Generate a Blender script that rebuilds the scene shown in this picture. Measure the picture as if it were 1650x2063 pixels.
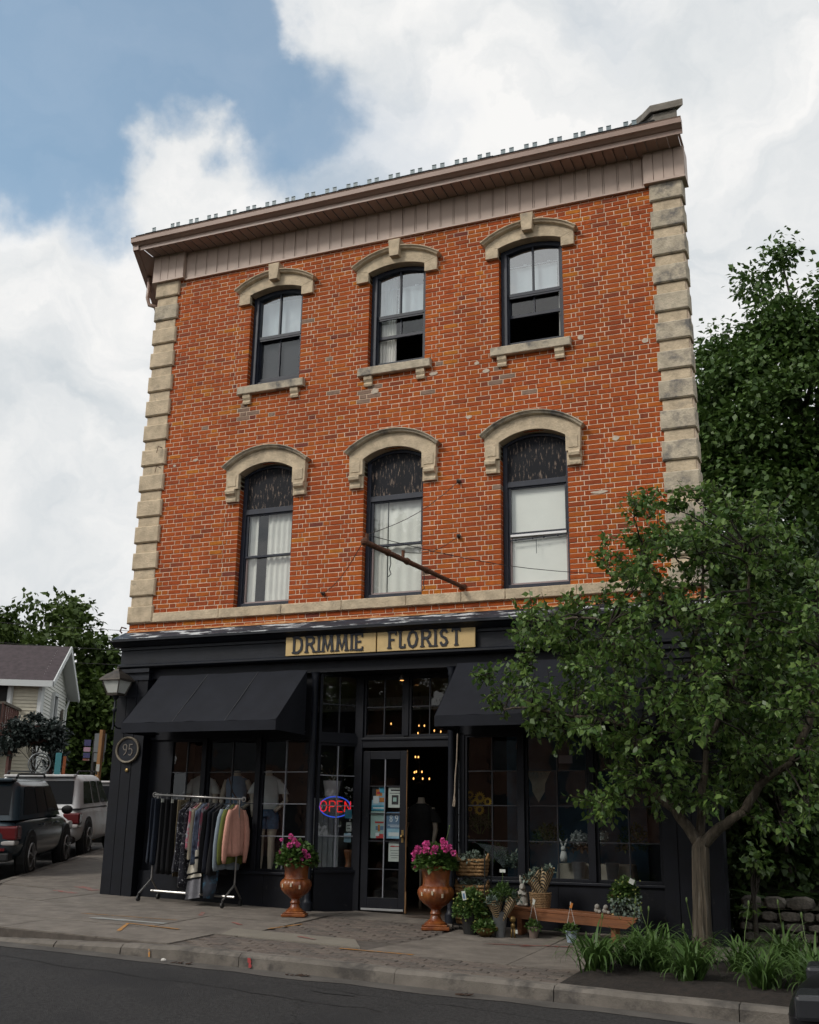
import bpy, math, random
import numpy as np
from mathutils import Vector, Matrix
random.seed(7); np.random.seed(7)
R_ = math.radians
for o in list(bpy.data.objects): bpy.data.objects.remove(o)
SC = bpy.context.scene
COL = SC.collection

# ---------------------------------------------------------------- camera
CAM = Vector((10.2788, -13.574, 1.0598))
cd = bpy.data.cameras.new('camera'); cam = bpy.data.objects.new('camera', cd); COL.objects.link(cam)
cd.sensor_fit = 'HORIZONTAL'; cd.sensor_width = 36; cd.lens = 36*2200.12/1650; cd.clip_start = .1; cd.clip_end = 3000
if hasattr(SC, 'cycles'):
    cy = SC.cycles; cy.max_bounces = 5; cy.diffuse_bounces = 2; cy.glossy_bounces = 2; cy.transmission_bounces = 2; cy.transparent_max_bounces = 8; cy.use_adaptive_sampling = True; cy.adaptive_threshold = .03; cy.caustics_reflective = False; cy.caustics_refractive = False
rt = Vector((.924537, .380768, .015714)); up = Vector((.091858, -.262679, .960501)); fw = Vector((-.369855, .886575, .277833))
cam.matrix_world = Matrix(((rt.x, up.x, -fw.x, CAM.x), (rt.y, up.y, -fw.y, CAM.y), (rt.z, up.z, -fw.z, CAM.z), (0, 0, 0, 1)))
SC.camera = cam

# ---------------------------------------------------------------- sun, sky, exposure
SUN_EL, SUN_AZ = R_(40), R_(216)          # azimuth clockwise from +Y: from the front left
sd = bpy.data.lights.new('sun', 'SUN'); sun = bpy.data.objects.new('sun', sd); COL.objects.link(sun)
sd.energy = 1.5; sd.angle = R_(15); sd.color = (1, .95, .87)
to_sun = Vector((math.sin(SUN_AZ)*math.cos(SUN_EL), math.cos(SUN_AZ)*math.cos(SUN_EL), math.sin(SUN_EL)))
sun.rotation_euler = to_sun.to_track_quat('Z', 'Y').to_euler(); sun.location = (0, -20, 40)
vs = SC.view_settings; vs.view_transform = 'Standard'; vs.look = 'None'; vs.exposure = 0.35; vs.gamma = 1.0; vs.use_curve_mapping = False
W = bpy.data.worlds.new('World'); SC.world = W; W.use_nodes = True
def build_world():
    nt = W.node_tree; N = nt.nodes; L = nt.links; N.clear()
    out = N.new('ShaderNodeOutputWorld')
    sky = N.new('ShaderNodeTexSky'); sky.sky_type = 'NISHITA'; sky.sun_disc = False
    sky.sun_elevation = SUN_EL; sky.sun_rotation = SUN_AZ; sky.altitude = 300; sky.air_density = 1.0; sky.dust_density = 2.0; sky.ozone_density = 1.0
    bg1 = N.new('ShaderNodeBackground'); bg1.inputs[1].default_value = .15
    tint = N.new('ShaderNodeMix'); tint.data_type = 'RGBA'; tint.blend_type = 'MULTIPLY'; tint.inputs[0].default_value = 1; tint.inputs[7].default_value = (.84, 1.05, .98, 1); L.new(sky.outputs[0], tint.inputs[6]); L.new(tint.outputs[2], bg1.inputs[0])
    tc = N.new('ShaderNodeTexCoord'); d0 = tc.outputs['Generated']
    wn = N.new('ShaderNodeTexNoise'); wn.inputs['Scale'].default_value = 9; wn.inputs['Detail'].default_value = 6; wn.inputs['Roughness'].default_value = .55; L.new(d0, wn.inputs['Vector'])
    w1 = N.new('ShaderNodeVectorMath'); w1.operation = 'MULTIPLY_ADD'; L.new(wn.outputs['Color'], w1.inputs[0]); w1.inputs[1].default_value = (.20,)*3; w1.inputs[2].default_value = (-.10,)*3
    w2 = N.new('ShaderNodeVectorMath'); L.new(d0, w2.inputs[0]); L.new(w1.outputs[0], w2.inputs[1]); w3 = N.new('ShaderNodeVectorMath'); w3.operation = 'NORMALIZE'; L.new(w2.outputs[0], w3.inputs[0]); d = w3.outputs[0]     # billowed direction
    def math_(op, a, b=None, c=None):
        n = N.new('ShaderNodeMath'); n.operation = op
        for i, s in enumerate((a, b, c)):
            if s is None: continue
            if isinstance(s, (int, float)): n.inputs[i].default_value = s
            else: L.new(s, n.inputs[i])
        return n.outputs[0]
    def noise(scale, detail, rough, off, stretch=1.6, dist=0.):
        m = N.new('ShaderNodeMapping'); m.inputs['Location'].default_value = off; m.inputs['Scale'].default_value = (1, 1, stretch)
        L.new(d, m.inputs[0])
        n = N.new('ShaderNodeTexNoise'); n.inputs['Scale'].default_value = scale; n.inputs['Detail'].default_value = detail
        n.inputs['Roughness'].default_value = rough; n.inputs['Distortion'].default_value = dist
        L.new(m.outputs[0], n.inputs['Vector']); return n.outputs[0]
    def blob(v, ang, soft):     # 1 inside a cone round the direction v
        v = Vector(v).normalized()
        dp = N.new('ShaderNodeVectorMath'); dp.operation = 'DOT_PRODUCT'; L.new(d, dp.inputs[0]); dp.inputs[1].default_value = v
        mr = N.new('ShaderNodeMapRange'); mr.interpolation_type = 'SMOOTHSTEP'
        mr.inputs['From Min'].default_value = math.cos(R_(ang+soft)); mr.inputs['From Max'].default_value = math.cos(R_(max(ang-soft, 0)))
        L.new(dp.outputs['Value'], mr.inputs['Value']); return mr.outputs[0]
    n1 = noise(2.6, 9, .56, (3.1, 1.7, .4), 1.7, .25)
    f = math_('MULTIPLY', math_('SUBTRACT', n1, .5), 1.7)
    f = math_('ADD', f, .95)
    for v, a, s, w in CLOUD_BLOBS:
        f = math_('MULTIPLY_ADD', blob(v, a, s), w, f)
    mr = N.new('ShaderNodeMapRange'); mr.interpolation_type = 'SMOOTHSTEP'
    mr.inputs['From Min'].default_value = -.45; mr.inputs['From Max'].default_value = .95; L.new(f, mr.inputs['Value']); mr.inputs['To Min'].default_value = .18
    # cloud brightness: billows with greyer undersides
    n2 = noise(4.2, 8, .55, (7.7, 2.2, 5.1), 2.0, .4)
    cr = N.new('ShaderNodeValToRGB'); L.new(n2, cr.inputs[0])
    e = cr.color_ramp.elements; e[0].position = .36; e[0].color = (.50, .535, .56, 1); e[1].position = .62; e[1].color = (.74, .735, .725, 1)
    bg2 = N.new('ShaderNodeBackground'); bg2.inputs[1].default_value = 1.0; L.new(cr.outputs[0], bg2.inputs[0])
    mx = N.new('ShaderNodeMixShader'); L.new(mr.outputs[0], mx.inputs[0]); L.new(bg1.outputs[0], mx.inputs[1]); L.new(bg2.outputs[0], mx.inputs[2])
    L.new(mx.outputs[0], out.inputs[0])
def direction(az, el):
    az, el = R_(az), R_(el)
    return (math.sin(az)*math.cos(el), math.cos(az)*math.cos(el), math.sin(el))
# clear (negative) and cloudy (positive) parts of the sky: azimuth, elevation, radius, softness, weight
CLOUD_BLOBS = [(direction(-44, 38.5), 8, 3.5, -1.6), (direction(-36.5, 38.5), 3.4, 3.2, -1.2), (direction(-31, 35.3), 1.8, 2.8, -.75), (direction(-36.5, 33.6), 1.8, 2.2, 1.0), (direction(-25.5, 34), 3, 3, -.5),
               (direction(-12, 41), 2, 2, -.6), (direction(-62, 36), 12, 6, -1.4), (direction(-8, 30), 12, 8, .4)]
build_world()

# ---------------------------------------------------------------- materials
MATS = {}
def mat(name, col, rough=.8, metal=0., var=.0, vscale=8., bump=0., bscale=40., spec=.5, col2=None, mask=None, emit=None, estr=0., trans=0., detail=6, stretch=(1, 1, 1), coord='Object', attr=None):
    """Principled material: base colour with noise variation; col2 laid over it by a noise mask (scale, threshold, softness)"""
    if name in MATS: return MATS[name]
    m = bpy.data.materials.new(name); m.use_nodes = True; nt = m.node_tree; N = nt.nodes; L = nt.links
    b = N['Principled BSDF']; b.inputs['Roughness'].default_value = rough; b.inputs['Metallic'].default_value = metal
    b.inputs['Specular IOR Level'].default_value = spec
    b.inputs['Base Color'].default_value = (*col, 1)
    tc = N.new('ShaderNodeTexCoord'); mp = N.new('ShaderNodeMapping'); mp.inputs['Scale'].default_value = stretch
    if coord == 'World':
        g = N.new('ShaderNodeNewGeometry'); L.new(g.outputs['Position'], mp.inputs[0])
    else: L.new(tc.outputs['Object'], mp.inputs[0])
    cur = None
    if var or attr:
        hs = N.new('ShaderNodeMix'); hs.data_type = 'RGBA'; hs.blend_type = 'MIX'
        lo = tuple(max(0, c*(1-var)) for c in col); hi = tuple(min(1, c*(1+var)) for c in col)
        hs.inputs[6].default_value = (*lo, 1); hs.inputs[7].default_value = (*hi, 1)
        if attr:
            at = N.new('ShaderNodeAttribute'); at.attribute_name = attr; L.new(at.outputs['Fac'], hs.inputs[0])
            if col2 is not None and mask is None: hs.inputs[6].default_value = (*col, 1); hs.inputs[7].default_value = (*col2, 1)
        else:
            n = N.new('ShaderNodeTexNoise'); n.inputs['Scale'].default_value = vscale; n.inputs['Detail'].default_value = detail; n.inputs['Roughness'].default_value = .6
            L.new(mp.outputs[0], n.inputs['Vector'])
            r = N.new('ShaderNodeMapRange'); r.inputs['From Min'].default_value = .3; r.inputs['From Max'].default_value = .7
            L.new(n.outputs[0], r.inputs['Value']); L.new(r.outputs[0], hs.inputs[0])
        cur = hs.outputs[2]
    if col2 is not None and mask is not None:
        n = N.new('ShaderNodeTexNoise'); n.inputs['Scale'].default_value = mask[0]; n.inputs['Detail'].default_value = 8; n.inputs['Roughness'].default_value = .65
        L.new(mp.outputs[0], n.inputs['Vector'])
        r = N.new('ShaderNodeMapRange'); r.inputs['From Min'].default_value = mask[1]-mask[2]; r.inputs['From Max'].default_value = mask[1]+mask[2]
        L.new(n.outputs[0], r.inputs['Value'])
        mx = N.new('ShaderNodeMix'); mx.data_type = 'RGBA'; L.new(r.outputs[0], mx.inputs[0])
        if cur is not None: L.new(cur, mx.inputs[6])
        else: mx.inputs[6].default_value = (*col, 1)
        mx.inputs[7].default_value = (*col2, 1); cur = mx.outputs[2]
    if cur is not None: L.new(cur, b.inputs['Base Color'])
    if bump:
        n = N.new('ShaderNodeTexNoise'); n.inputs['Scale'].default_value = bscale; n.inputs['Detail'].default_value = 8
        L.new(mp.outputs[0], n.inputs['Vector'])
        bp = N.new('ShaderNodeBump'); bp.inputs['Strength'].default_value = min(1, bump); bp.inputs['Distance'].default_value = .01*max(1, bump)
        L.new(n.outputs[0], bp.inputs['Height']); L.new(bp.outputs[0], b.inputs['Normal'])
    if emit is not None:
        b.inputs['Emission Color'].default_value = (*emit, 1); b.inputs['Emission Strength'].default_value = estr
    if trans:
        t = N.new('ShaderNodeBsdfTranslucent'); mx = N.new('ShaderNodeMixShader'); mx.inputs[0].default_value = trans
        if cur is not None: L.new(cur, t.inputs[0])
        else: t.inputs[0].default_value = (*col, 1)
        out = [x for x in N if x.type == 'OUTPUT_MATERIAL'][0]
        L.new(b.outputs[0], mx.inputs[1]); L.new(t.outputs[0], mx.inputs[2]); L.new(mx.outputs[0], out.inputs[0])
    MATS[name] = m; return m
def glass(name, tint=(1, 1, 1), refl=1.0, rough=.01, wave=0.0):
    m = bpy.data.materials.new(name); m.use_nodes = True; nt = m.node_tree; N = nt.nodes; L = nt.links; N.clear()
    out = N.new('ShaderNodeOutputMaterial'); tr = N.new('ShaderNodeBsdfTransparent'); tr.inputs[0].default_value = (*tint, 1)
    gl = N.new('ShaderNodeBsdfGlossy'); gl.inputs['Roughness'].default_value = rough
    lw = N.new('ShaderNodeLayerWeight'); lw.inputs[0].default_value = .5       # Schlick reflectance, the same from both sides of the pane
    pw = N.new('ShaderNodeMath'); pw.operation = 'POWER'; pw.inputs[1].default_value = 5; L.new(lw.outputs['Facing'], pw.inputs[0])
    mu = N.new('ShaderNodeMath'); mu.operation = 'MULTIPLY_ADD'; mu.inputs[1].default_value = 1-.045*refl; mu.inputs[2].default_value = .045*refl; mu.use_clamp = True
    L.new(pw.outputs[0], mu.inputs[0])
    mx = N.new('ShaderNodeMixShader'); L.new(mu.outputs[0], mx.inputs[0]); L.new(tr.outputs[0], mx.inputs[1]); L.new(gl.outputs[0], mx.inputs[2]); L.new(mx.outputs[0], out.inputs[0])
    if wave:
        tc = N.new('ShaderNodeTexCoord'); n = N.new('ShaderNodeTexNoise'); n.inputs['Scale'].default_value = 3; L.new(tc.outputs['Object'], n.inputs['Vector'])
        bp = N.new('ShaderNodeBump'); bp.inputs['Strength'].default_value = wave; bp.inputs['Distance'].default_value = .02
        L.new(n.outputs[0], bp.inputs['Height']); L.new(bp.outputs[0], gl.inputs['Normal'])
    MATS[name] = m; return m

# ---------------------------------------------------------------- mesh helpers
class MB:
    def __init__(s): s.v = []; s.f = []; s.mi = []; s.m = 0
    def add(s, vs, fs):
        o = len(s.v); s.v += [tuple(p) for p in vs]; s.f += [tuple(i+o for i in f) for f in fs]; s.mi += [s.m]*len(fs); return s
    def box(s, x0, x1, y0, y1, z0, z1):
        return s.add([(x0,y0,z0),(x1,y0,z0),(x1,y1,z0),(x0,y1,z0),(x0,y0,z1),(x1,y0,z1),(x1,y1,z1),(x0,y1,z1)],
                     [(0,3,2,1),(4,5,6,7),(0,1,5,4),(1,2,6,5),(2,3,7,6),(3,0,4,7)])
    def cbox(s, x0, x1, y0, y1, z0, z1, c):   # box whose front (-y) edges are chamfered
        a = [(x0,y1,z0),(x1,y1,z0),(x1,y1,z1),(x0,y1,z1),(x0,y0+c,z0),(x1,y0+c,z0),(x1,y0+c,z1),(x0,y0+c,z1),(x0+c,y0,z0+c),(x1-c,y0,z0+c),(x1-c,y0,z1-c),(x0+c,y0,z1-c)]
        return s.add(a, [(0,3,2,1),(8,9,10,11),(4,5,9,8),(5,6,10,9),(6,7,11,10),(7,4,8,11),(0,1,5,4),(1,2,6,5),(2,3,7,6),(3,0,4,7)])
    def obox(s, c, ax, ay, az, hx, hy, hz):
        c = Vector(c); ax, ay, az = Vector(ax)*hx, Vector(ay)*hy, Vector(az)*hz
        return s.add([c-ax-ay-az, c+ax-ay-az, c+ax+ay-az, c-ax+ay-az, c-ax-ay+az, c+ax-ay+az, c+ax+ay+az, c-ax+ay+az],
                     [(0,3,2,1),(4,5,6,7),(0,1,5,4),(1,2,6,5),(2,3,7,6),(3,0,4,7)])
    def beam(s, p, q, w, h, upv=(0,0,1)):
        p, q = Vector(p), Vector(q); d = (q-p); l = d.length; d.normalize(); u = Vector(upv); sd_ = d.cross(u)
        if sd_.length < 1e-4: sd_ = d.cross(Vector((0, 1, 0)))
        sd_.normalize(); u = sd_.cross(d); return s.obox((p+q)/2, d, sd_, u, l/2, w/2, h/2)
    def tube(s, pts, r, n=8, cap=True):
        pts = [Vector(p) for p in pts]; k = len(pts); rs = r if isinstance(r, (list, tuple)) else [r]*k
        o = []; fs = []; prev = None
        for i, p in enumerate(pts):
            t = (pts[min(i+1, k-1)]-pts[max(i-1, 0)])
            if t.length < 1e-9: t = Vector((0, 0, 1))
            t.normalize()
            if prev is None:
                a = Vector((0, 0, 1)) if abs(t.z) < .9 else Vector((1, 0, 0)); u = t.cross(a).normalized()
            else:
                u = prev-t*prev.dot(t)
                if u.length < 1e-6: u = t.orthogonal()
                u.normalize()
            prev = u; w = t.cross(u)
            for j in range(n):
                a = 2*math.pi*j/n; o.append(p+(u*math.cos(a)+w*math.sin(a))*rs[i])
        for i in range(k-1):
            for j in range(n):
                j2 = (j+1) % n; fs.append((i*n+j, i*n+j2, (i+1)*n+j2, (i+1)*n+j))
        if cap: fs += [tuple(range(n-1, -1, -1)), tuple(range((k-1)*n, k*n))]
        return s.add(o, fs)
    def lathe(s, prof, c=(0,0,0), n=24, fn=None):
        o = []; fs = []
        for (r, z) in prof:
            for j in range(n):
                a = 2*math.pi*j/n; rr = r*(fn(a, z) if fn else 1); o.append((c[0]+rr*math.cos(a), c[1]+rr*math.sin(a), c[2]+z))
        k = len(prof)
        for i in range(k-1):
            for j in range(n):
                j2 = (j+1) % n; fs.append((i*n+j, i*n+j2, (i+1)*n+j2, (i+1)*n+j))
        fs += [tuple(range(n-1, -1, -1)), tuple(range((k-1)*n, k*n))]
        return s.add(o, fs)
    def prism(s, pts, y0, y1):       # outline in x,z extruded along y
        n = len(pts); o = [(x, y0, z) for x, z in pts]+[(x, y1, z) for x, z in pts]
        return s.add(o, [tuple(range(n)), tuple(range(2*n-1, n-1, -1))]+[(i, i+n, (i+1) % n+n, (i+1) % n) for i in range(n)])
    def extrude_x(s, prof, x0, x1):  # outline in y,z extruded along x
        n = len(prof); o = [(x0, y, z) for y, z in prof]+[(x1, y, z) for y, z in prof]
        return s.add(o, [tuple(range(n)), tuple(range(2*n-1, n-1, -1))]+[(i, i+n, (i+1) % n+n, (i+1) % n) for i in range(n)])
    def loft(s, rings, cap=True):
        n = len(rings[0]); o = [p for r in rings for p in r]; fs = []
        for i in range(len(rings)-1):
            for j in range(n):
                j2 = (j+1) % n; fs.append((i*n+j, i*n+j2, (i+1)*n+j2, (i+1)*n+j))
        if cap: fs += [tuple(range(n-1, -1, -1)), tuple(range((len(rings)-1)*n, len(rings)*n))]
        return s.add(o, fs)
    def sphere(s, c, r, n=10, m=7, sq=(1,1,1)):
        prof = [(math.sin(math.pi*i/m), -math.cos(math.pi*i/m)) for i in range(m+1)]
        rings = [[(c[0]+r*sq[0]*max(a, .02)*math.cos(2*math.pi*j/n), c[1]+r*sq[1]*max(a, .02)*math.sin(2*math.pi*j/n), c[2]+r*sq[2]*b) for j in range(n)] for a, b in prof]
        return s.loft(rings)
def tag(o, label=None, cat=None, group=None, kind=None):
    if label: o['label'] = label
    if cat: o['category'] = cat
    if group: o['group'] = group
    if kind: o['kind'] = kind
    return o
def obj(name, mb, ms, parent=None, loc=None, smooth=False, bevel=0, **kw):
    me = bpy.data.meshes.new(name)
    if isinstance(mb, MB):
        me.from_pydata(mb.v, [], mb.f)
        if not isinstance(ms, (list, tuple)): ms = [ms]
        for m in ms: me.materials.append(MATS[m] if isinstance(m, str) else m)
        if len(ms) > 1: me.polygons.foreach_set('material_index', mb.mi)
        if smooth: me.polygons.foreach_set('use_smooth', [True]*len(mb.f))
        if smooth == 'auto': me.set_sharp_from_angle(angle=R_(38))
    else: me = mb
    o = bpy.data.objects.new(name, me); COL.objects.link(o)
    if parent: o.parent = parent
    if loc: o.location = loc
    if bevel:
        b = o.modifiers.new('bevel', 'BEVEL'); b.width = bevel; b.segments = 2; b.limit_method = 'ANGLE'
    return tag(o, **kw)
def thing(name, label, cat, loc=(0,0,0), rz=0, group=None):
    o = bpy.data.objects.new(name, None); COL.objects.link(o); o.location = loc; o.rotation_euler = (0, 0, rz); o.empty_display_size = .1
    return tag(o, label, cat, group)
def inst(o, loc=None, parent=None, rz=None, name=None):
    c = o.copy(); COL.objects.link(c); c.parent = parent
    if loc is not None: c.location = loc
    if rz is not None: c.rotation_euler = (0, 0, rz)
    return c
def copy_tree(o, parent=None):
    c = o.copy(); COL.objects.link(c); c.parent = parent
    for ch in o.children: copy_tree(ch, c)
    return c
def lin(a, b, t): return a+(b-a)*t
def ground(x, y): return .09-.03*x+.03*y
def np_mesh(name, V, Q, m, rnd=None, parent=None, loc=None, smooth=False, **kw):
    me = bpy.data.meshes.new(name); V = np.asarray(V, np.float32); Q = np.asarray(Q, np.int32)
    me.vertices.add(len(V)); me.vertices.foreach_set('co', V.ravel())
    me.loops.add(Q.size); me.loops.foreach_set('vertex_index', Q.ravel())
    me.polygons.add(len(Q)); k = Q.shape[1]
    me.polygons.foreach_set('loop_start', np.arange(0, Q.size, k, dtype=np.int32))
    if rnd is not None:
        a = me.attributes.new('rnd', 'FLOAT', 'FACE'); a.data.foreach_set('value', np.asarray(rnd, np.float32))
    me.materials.append(MATS[m] if isinstance(m, str) else m); me.update(calc_edges=True); me.validate()
    o = bpy.data.objects.new(name, me); COL.objects.link(o)
    if parent: o.parent = parent
    if loc: o.location = loc
    return tag(o, **kw)
def unit(a): return a/np.maximum(np.linalg.norm(a, axis=1, keepdims=True), 1e-9)
def leaves(P, Dr, Nn, ln, wr, fold=.25, droop=.0):
    """folded diamond leaves: base P, direction Dr, normal Nn, length ln, width ratio wr"""
    Dr = unit(Dr); Nn = unit(Nn-Dr*(Nn*Dr).sum(1, keepdims=True)); S = np.cross(Dr, Nn); ln = ln[:, None]
    mid = P+Dr*ln*.45
    V = np.stack([P, mid+S*ln*wr*.5+Nn*ln*fold*.3, P+Dr*ln-Nn*ln*droop, mid-S*ln*wr*.5+Nn*ln*fold*.3], 1).reshape(-1, 3)
    Q = np.arange(len(P)*4).reshape(-1, 4); return V, Q
def rv(n): return unit(np.random.normal(size=(n, 3)))
# ---------------------------------------------------------------- materials of the building
mat('mortar', (.74, .57, .43), .9, var=.25, vscale=6, bump=.5, bscale=90)
BR = [((.40,.082,.014),38), ((.365,.069,.014),28), ((.43,.103,.014),16), ((.31,.062,.017),9), ((.25,.056,.022),2.5), ((.47,.145,.015),3), ((.19,.048,.030),.6), ((.26,.17,.125),.3)]
for i, (c, w) in enumerate(BR): mat('brick_tone_%d' % i, c, .85, var=.24, vscale=14, bump=.6, bscale=70, spec=.25, coord='World', col2=tuple(v*.72 for v in c), mask=(.75,.57,.16))
BRM = ['brick_tone_%d' % i for i in range(len(BR))]; BRW = [w for c, w in BR]
mat('stone', (.53,.43,.305), .88, var=.24, vscale=7, bump=1.0, bscale=38, col2=(.21,.19,.165), mask=(2.6,.68,.09), spec=.25, coord='World')
mat('stone_grey', (.47,.405,.31), .88, var=.24, vscale=7, bump=1.0, bscale=38, col2=(.16,.15,.14), mask=(4.2,.58,.09), spec=.25, coord='World')
mat('stone_shaded', (.19,.17,.145), .9, var=.3, vscale=5, bump=.6, bscale=30, coord='World')  # parapet and coping stone, with their shade mixed into the colour
mat('trim_taupe', (.49,.37,.305), .5, var=.06, vscale=3, bump=.05, bscale=120)
mat('gutter_taupe', (.33,.225,.18), .4, var=.08, vscale=3)
mat('navy_frame', (.009,.013,.027), .5, var=.3, vscale=9, bump=.1, bscale=60)
mat('black_paint', (.004,.005,.009), .55, spec=.28, col2=(.035,.033,.032), mask=(7,.70,.05), var=.35, vscale=5, bump=.15, bscale=35)
mat('black_cornice', (.006,.008,.014), .5, spec=.35, var=.35, vscale=4, bump=.2, bscale=25)
mat('flash_paint', (.02,.028,.042), .5, var=.3, vscale=5, col2=(.55,.58,.60), mask=(5.5,.56,.03), stretch=(.45,1.6,2.2), bump=.25, bscale=30)
mat('flaked_board', (.004,.005,.009), .65, spec=.25, var=.3, vscale=6, col2=(.22,.165,.13), mask=(34,.60,.05), stretch=(1,1,.22), bump=.3, bscale=30)
mat('shingle', (.03,.03,.033), .95, var=.4, vscale=14, bump=.6, bscale=90)
mat('galvanised', (.17,.215,.235), .5, metal=.1, var=.2, vscale=20)
mat('dark_room', (.016,.015,.015), .9, var=.3)
mat('room_wall', (.10,.10,.10), .9, var=.2)
mat('curtain', (.86,.85,.80), .9, var=.06, vscale=6, trans=.12)
mat('blind', (.88,.88,.83), .85, var=.05, vscale=2)
mat('screen_mesh', (.028,.032,.040), .7, var=.12, vscale=50, spec=.2)
mat('pane_liner', (.33,.25,.24), .6)
glass('pane_glass', (.96,.98,.97), 2.6, .004, .05)
glass('pane_glass_high', (.82,.91,.97), 10.0, .004, .06)  # blue of the reflected sky put into the tint
glass('shop_glass', (.84,.88,.89), 1.5, .004, .12)
mat('muntin', (.02,.022,.028), .4)
mat('muntin_light', (.22,.23,.26), .45)

# ---------------------------------------------------------------- the brick building
WX = [(1.84, 2.755), (3.902, 4.815), (5.956, 6.89)]
BELT_B, BELT_T, SILL_T, WALL_T = 3.97, 4.113, 7.60, 9.70
LOW_SP, LOW_CR, UP_SP, UP_CR = 6.16, 6.30, 9.14, 9.225
ANG = R_(26); SIDE = Vector((-math.sin(ANG), math.cos(ANG), 0))      # the side walls run back to the left
BLD = thing('brick_building', 'three-storey red brick corner building with stone quoins and black storefront', 'building')
XR = 8.6
# mortar core of the front wall, opened for the windows
mb = MB()
def strip(x0, x1, z0, z1): mb.box(x0, x1, .006, .30, z0, z1)
xs = [.02]+[v for w in WX for v in (w[0]-.006, w[1]+.006)]+[XR-.02]
for i in range(0, len(xs), 2): strip(xs[i], xs[i+1], 3.3, 10.2)
for a, b in WX:
    strip(a-.006, b+.006, 3.3, BELT_T); strip(a-.006, b+.006, LOW_CR+.02, SILL_T-.03); strip(a-.006, b+.006, UP_CR+.02, 10.2)
WALL = obj('wall', mb, 'mortar', BLD)
# side and rear walls, floors
def wall_seg(m, p, q, t, z0, z1):
    p, q = Vector(p), Vector(q); d = (q-p).normalized(); n = Vector((-d.y, d.x, 0))*t
    m.add([p+Vector((0,0,z0)), q+Vector((0,0,z0)), q+n+Vector((0,0,z0)), p+n+Vector((0,0,z0)), p+Vector((0,0,z1)), q+Vector((0,0,z1)), q+n+Vector((0,0,z1)), p+n+Vector((0,0,z1))],
          [(0,3,2,1),(4,5,6,7),(0,1,5,4),(1,2,6,5),(2,3,7,6),(3,0,4,7)])
LEN = 14.0
A0 = Vector((.02, .04, 0)); A1 = A0+SIDE*LEN; B0 = Vector((XR-.02, .04, 0)); B1 = B0+SIDE*LEN
m_ = MB(); wall_seg(m_, A0+SIDE*.32, A1, -.3, -.3, 10.1); wall_seg(m_, B0+SIDE*.32, B1, .3, -.6, 10.1); wall_seg(m_, A1, B1, -.3, -.6, 10.1)
obj('side_wall', m_, mat('side_brick', (.20,.10,.07), .9, var=.3, vscale=6, bump=.5, bscale=30), BLD)
m_ = MB()
for z in (3.32, 6.86, 10.0): m_.add([A0+Vector((.02,.30,z)), B0+Vector((-.02,.30,z)), B1+Vector((0,0,z)), A1+Vector((0,0,z)), A0+Vector((.02,.30,z+.1)), B0+Vector((-.02,.30,z+.1)), B1+Vector((0,0,z+.1)), A1+Vector((0,0,z+.1))], [(0,3,2,1),(4,5,6,7),(0,1,5,4),(1,2,6,5),(2,3,7,6),(3,0,4,7)])
obj('floor_slab', m_, 'room_wall', BLD)
# back wall of the upper rooms so that the windows look into dim rooms
m_ = MB(); m_.box(-1.2, XR-2.2, 3.2, 3.3, 3.45, 6.85); m_.box(-1.2, XR-2.2, 3.2, 3.3, 6.98, 9.99); obj('room_partition', m_, 'room_wall', BLD)

# bricks: Flemish bond, each its own size and tone
CH = .07; JT = .0118; ST, HD = .215, .1025
SPANS = {}
bricks = []      # (x0, x1, z0, tone, deep)
def tone(): return random.choices(range(len(BR)), BRW)[0]
def lay(x0, x1, z, c, jl, jr):
    """one course from x0 to x1; jl/jr: the end is a window jamb (queen closers)"""
    x = x0; seq = []
    if jl:
        seq = [ST, ] if c % 2 else [HD, .052]
    else: seq = [HD*.9] if c % 2 else [ST*.72]
    tail = ([ST] if c % 2 else [.052, HD]) if jr else []
    tl = sum(tail)+JT*len(tail)
    k = c % 2
    for L in seq:
        if x+L < x1: bricks.append((x, x+L, z, jl and x == x0)); x += L+JT
    while x < x1-tl-.03:
        L = (ST if k else HD)*random.uniform(.97, 1.03)
        if x+L > x1-tl-JT-.03: L = x1-tl-(JT if tail else 0)-x
        if L < .028: break
        bricks.append((x, x+L, z, False)); x += L+JT; k ^= 1
    for i, L in enumerate(tail):
        e = min(x+L, x1) if i < len(tail)-1 else x1
        if e-x > .02: bricks.append((x, e, z, jr and i == len(tail)-1))
        x = e+JT
nc = int((WALL_T+.02-BELT_T)/CH)+1
for c in range(nc):
    z = BELT_T+.003+c*CH
    opens = []
    if z < LOW_SP+.1: opens = WX
    elif z < SILL_T-.11: opens = []
    elif z < UP_SP+.06: opens = WX
    xl = .40; xr = 8.20
    edges = [xl]+[v for w in opens for v in w]+[xr]
    for i in range(0, len(edges), 2):
        lay(edges[i], edges[i+1], z, c, i > 0, i+2 < len(edges))
for c in range(2):
    lay(.03, XR-.03, 3.832+c*CH, 0 if c else 1, False, False)
def brick_shape(m, L, h, d, deep=False):
    e = .0025; y1 = .125 if deep else .012
    m.add([(0,-d+.003,0),(L,-d+.003,0),(L,-d+.003,h),(0,-d+.003,h),(e,-d,e),(L-e,-d,e),(L-e,-d,h-e),(e,-d,h-e),(0,y1,0),(L,y1,0),(L,y1,h),(0,y1,h)],
          [(4,5,6,7),(0,1,5,4),(1,2,6,5),(2,3,7,6),(3,0,4,7),(1,9,10,2),(8,0,3,11),(3,2,10,11),(8,9,1,0)])
def seen(b):   # the street tree hides the lower right corner
    x, z = b[0], b[2]
    return not (x > 6.95 and z < 5.35) and not (x > 6.2 and z < 4.1)
order = sorted(range(len(bricks)), key=lambda i: (0 if (seen(bricks[i]) and bricks[i][1]-bricks[i][0] > .19 and not bricks[i][3]) else 1, (Vector((bricks[i][0], 0, bricks[i][2]))-CAM).length))
single = set(order[:300])
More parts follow.
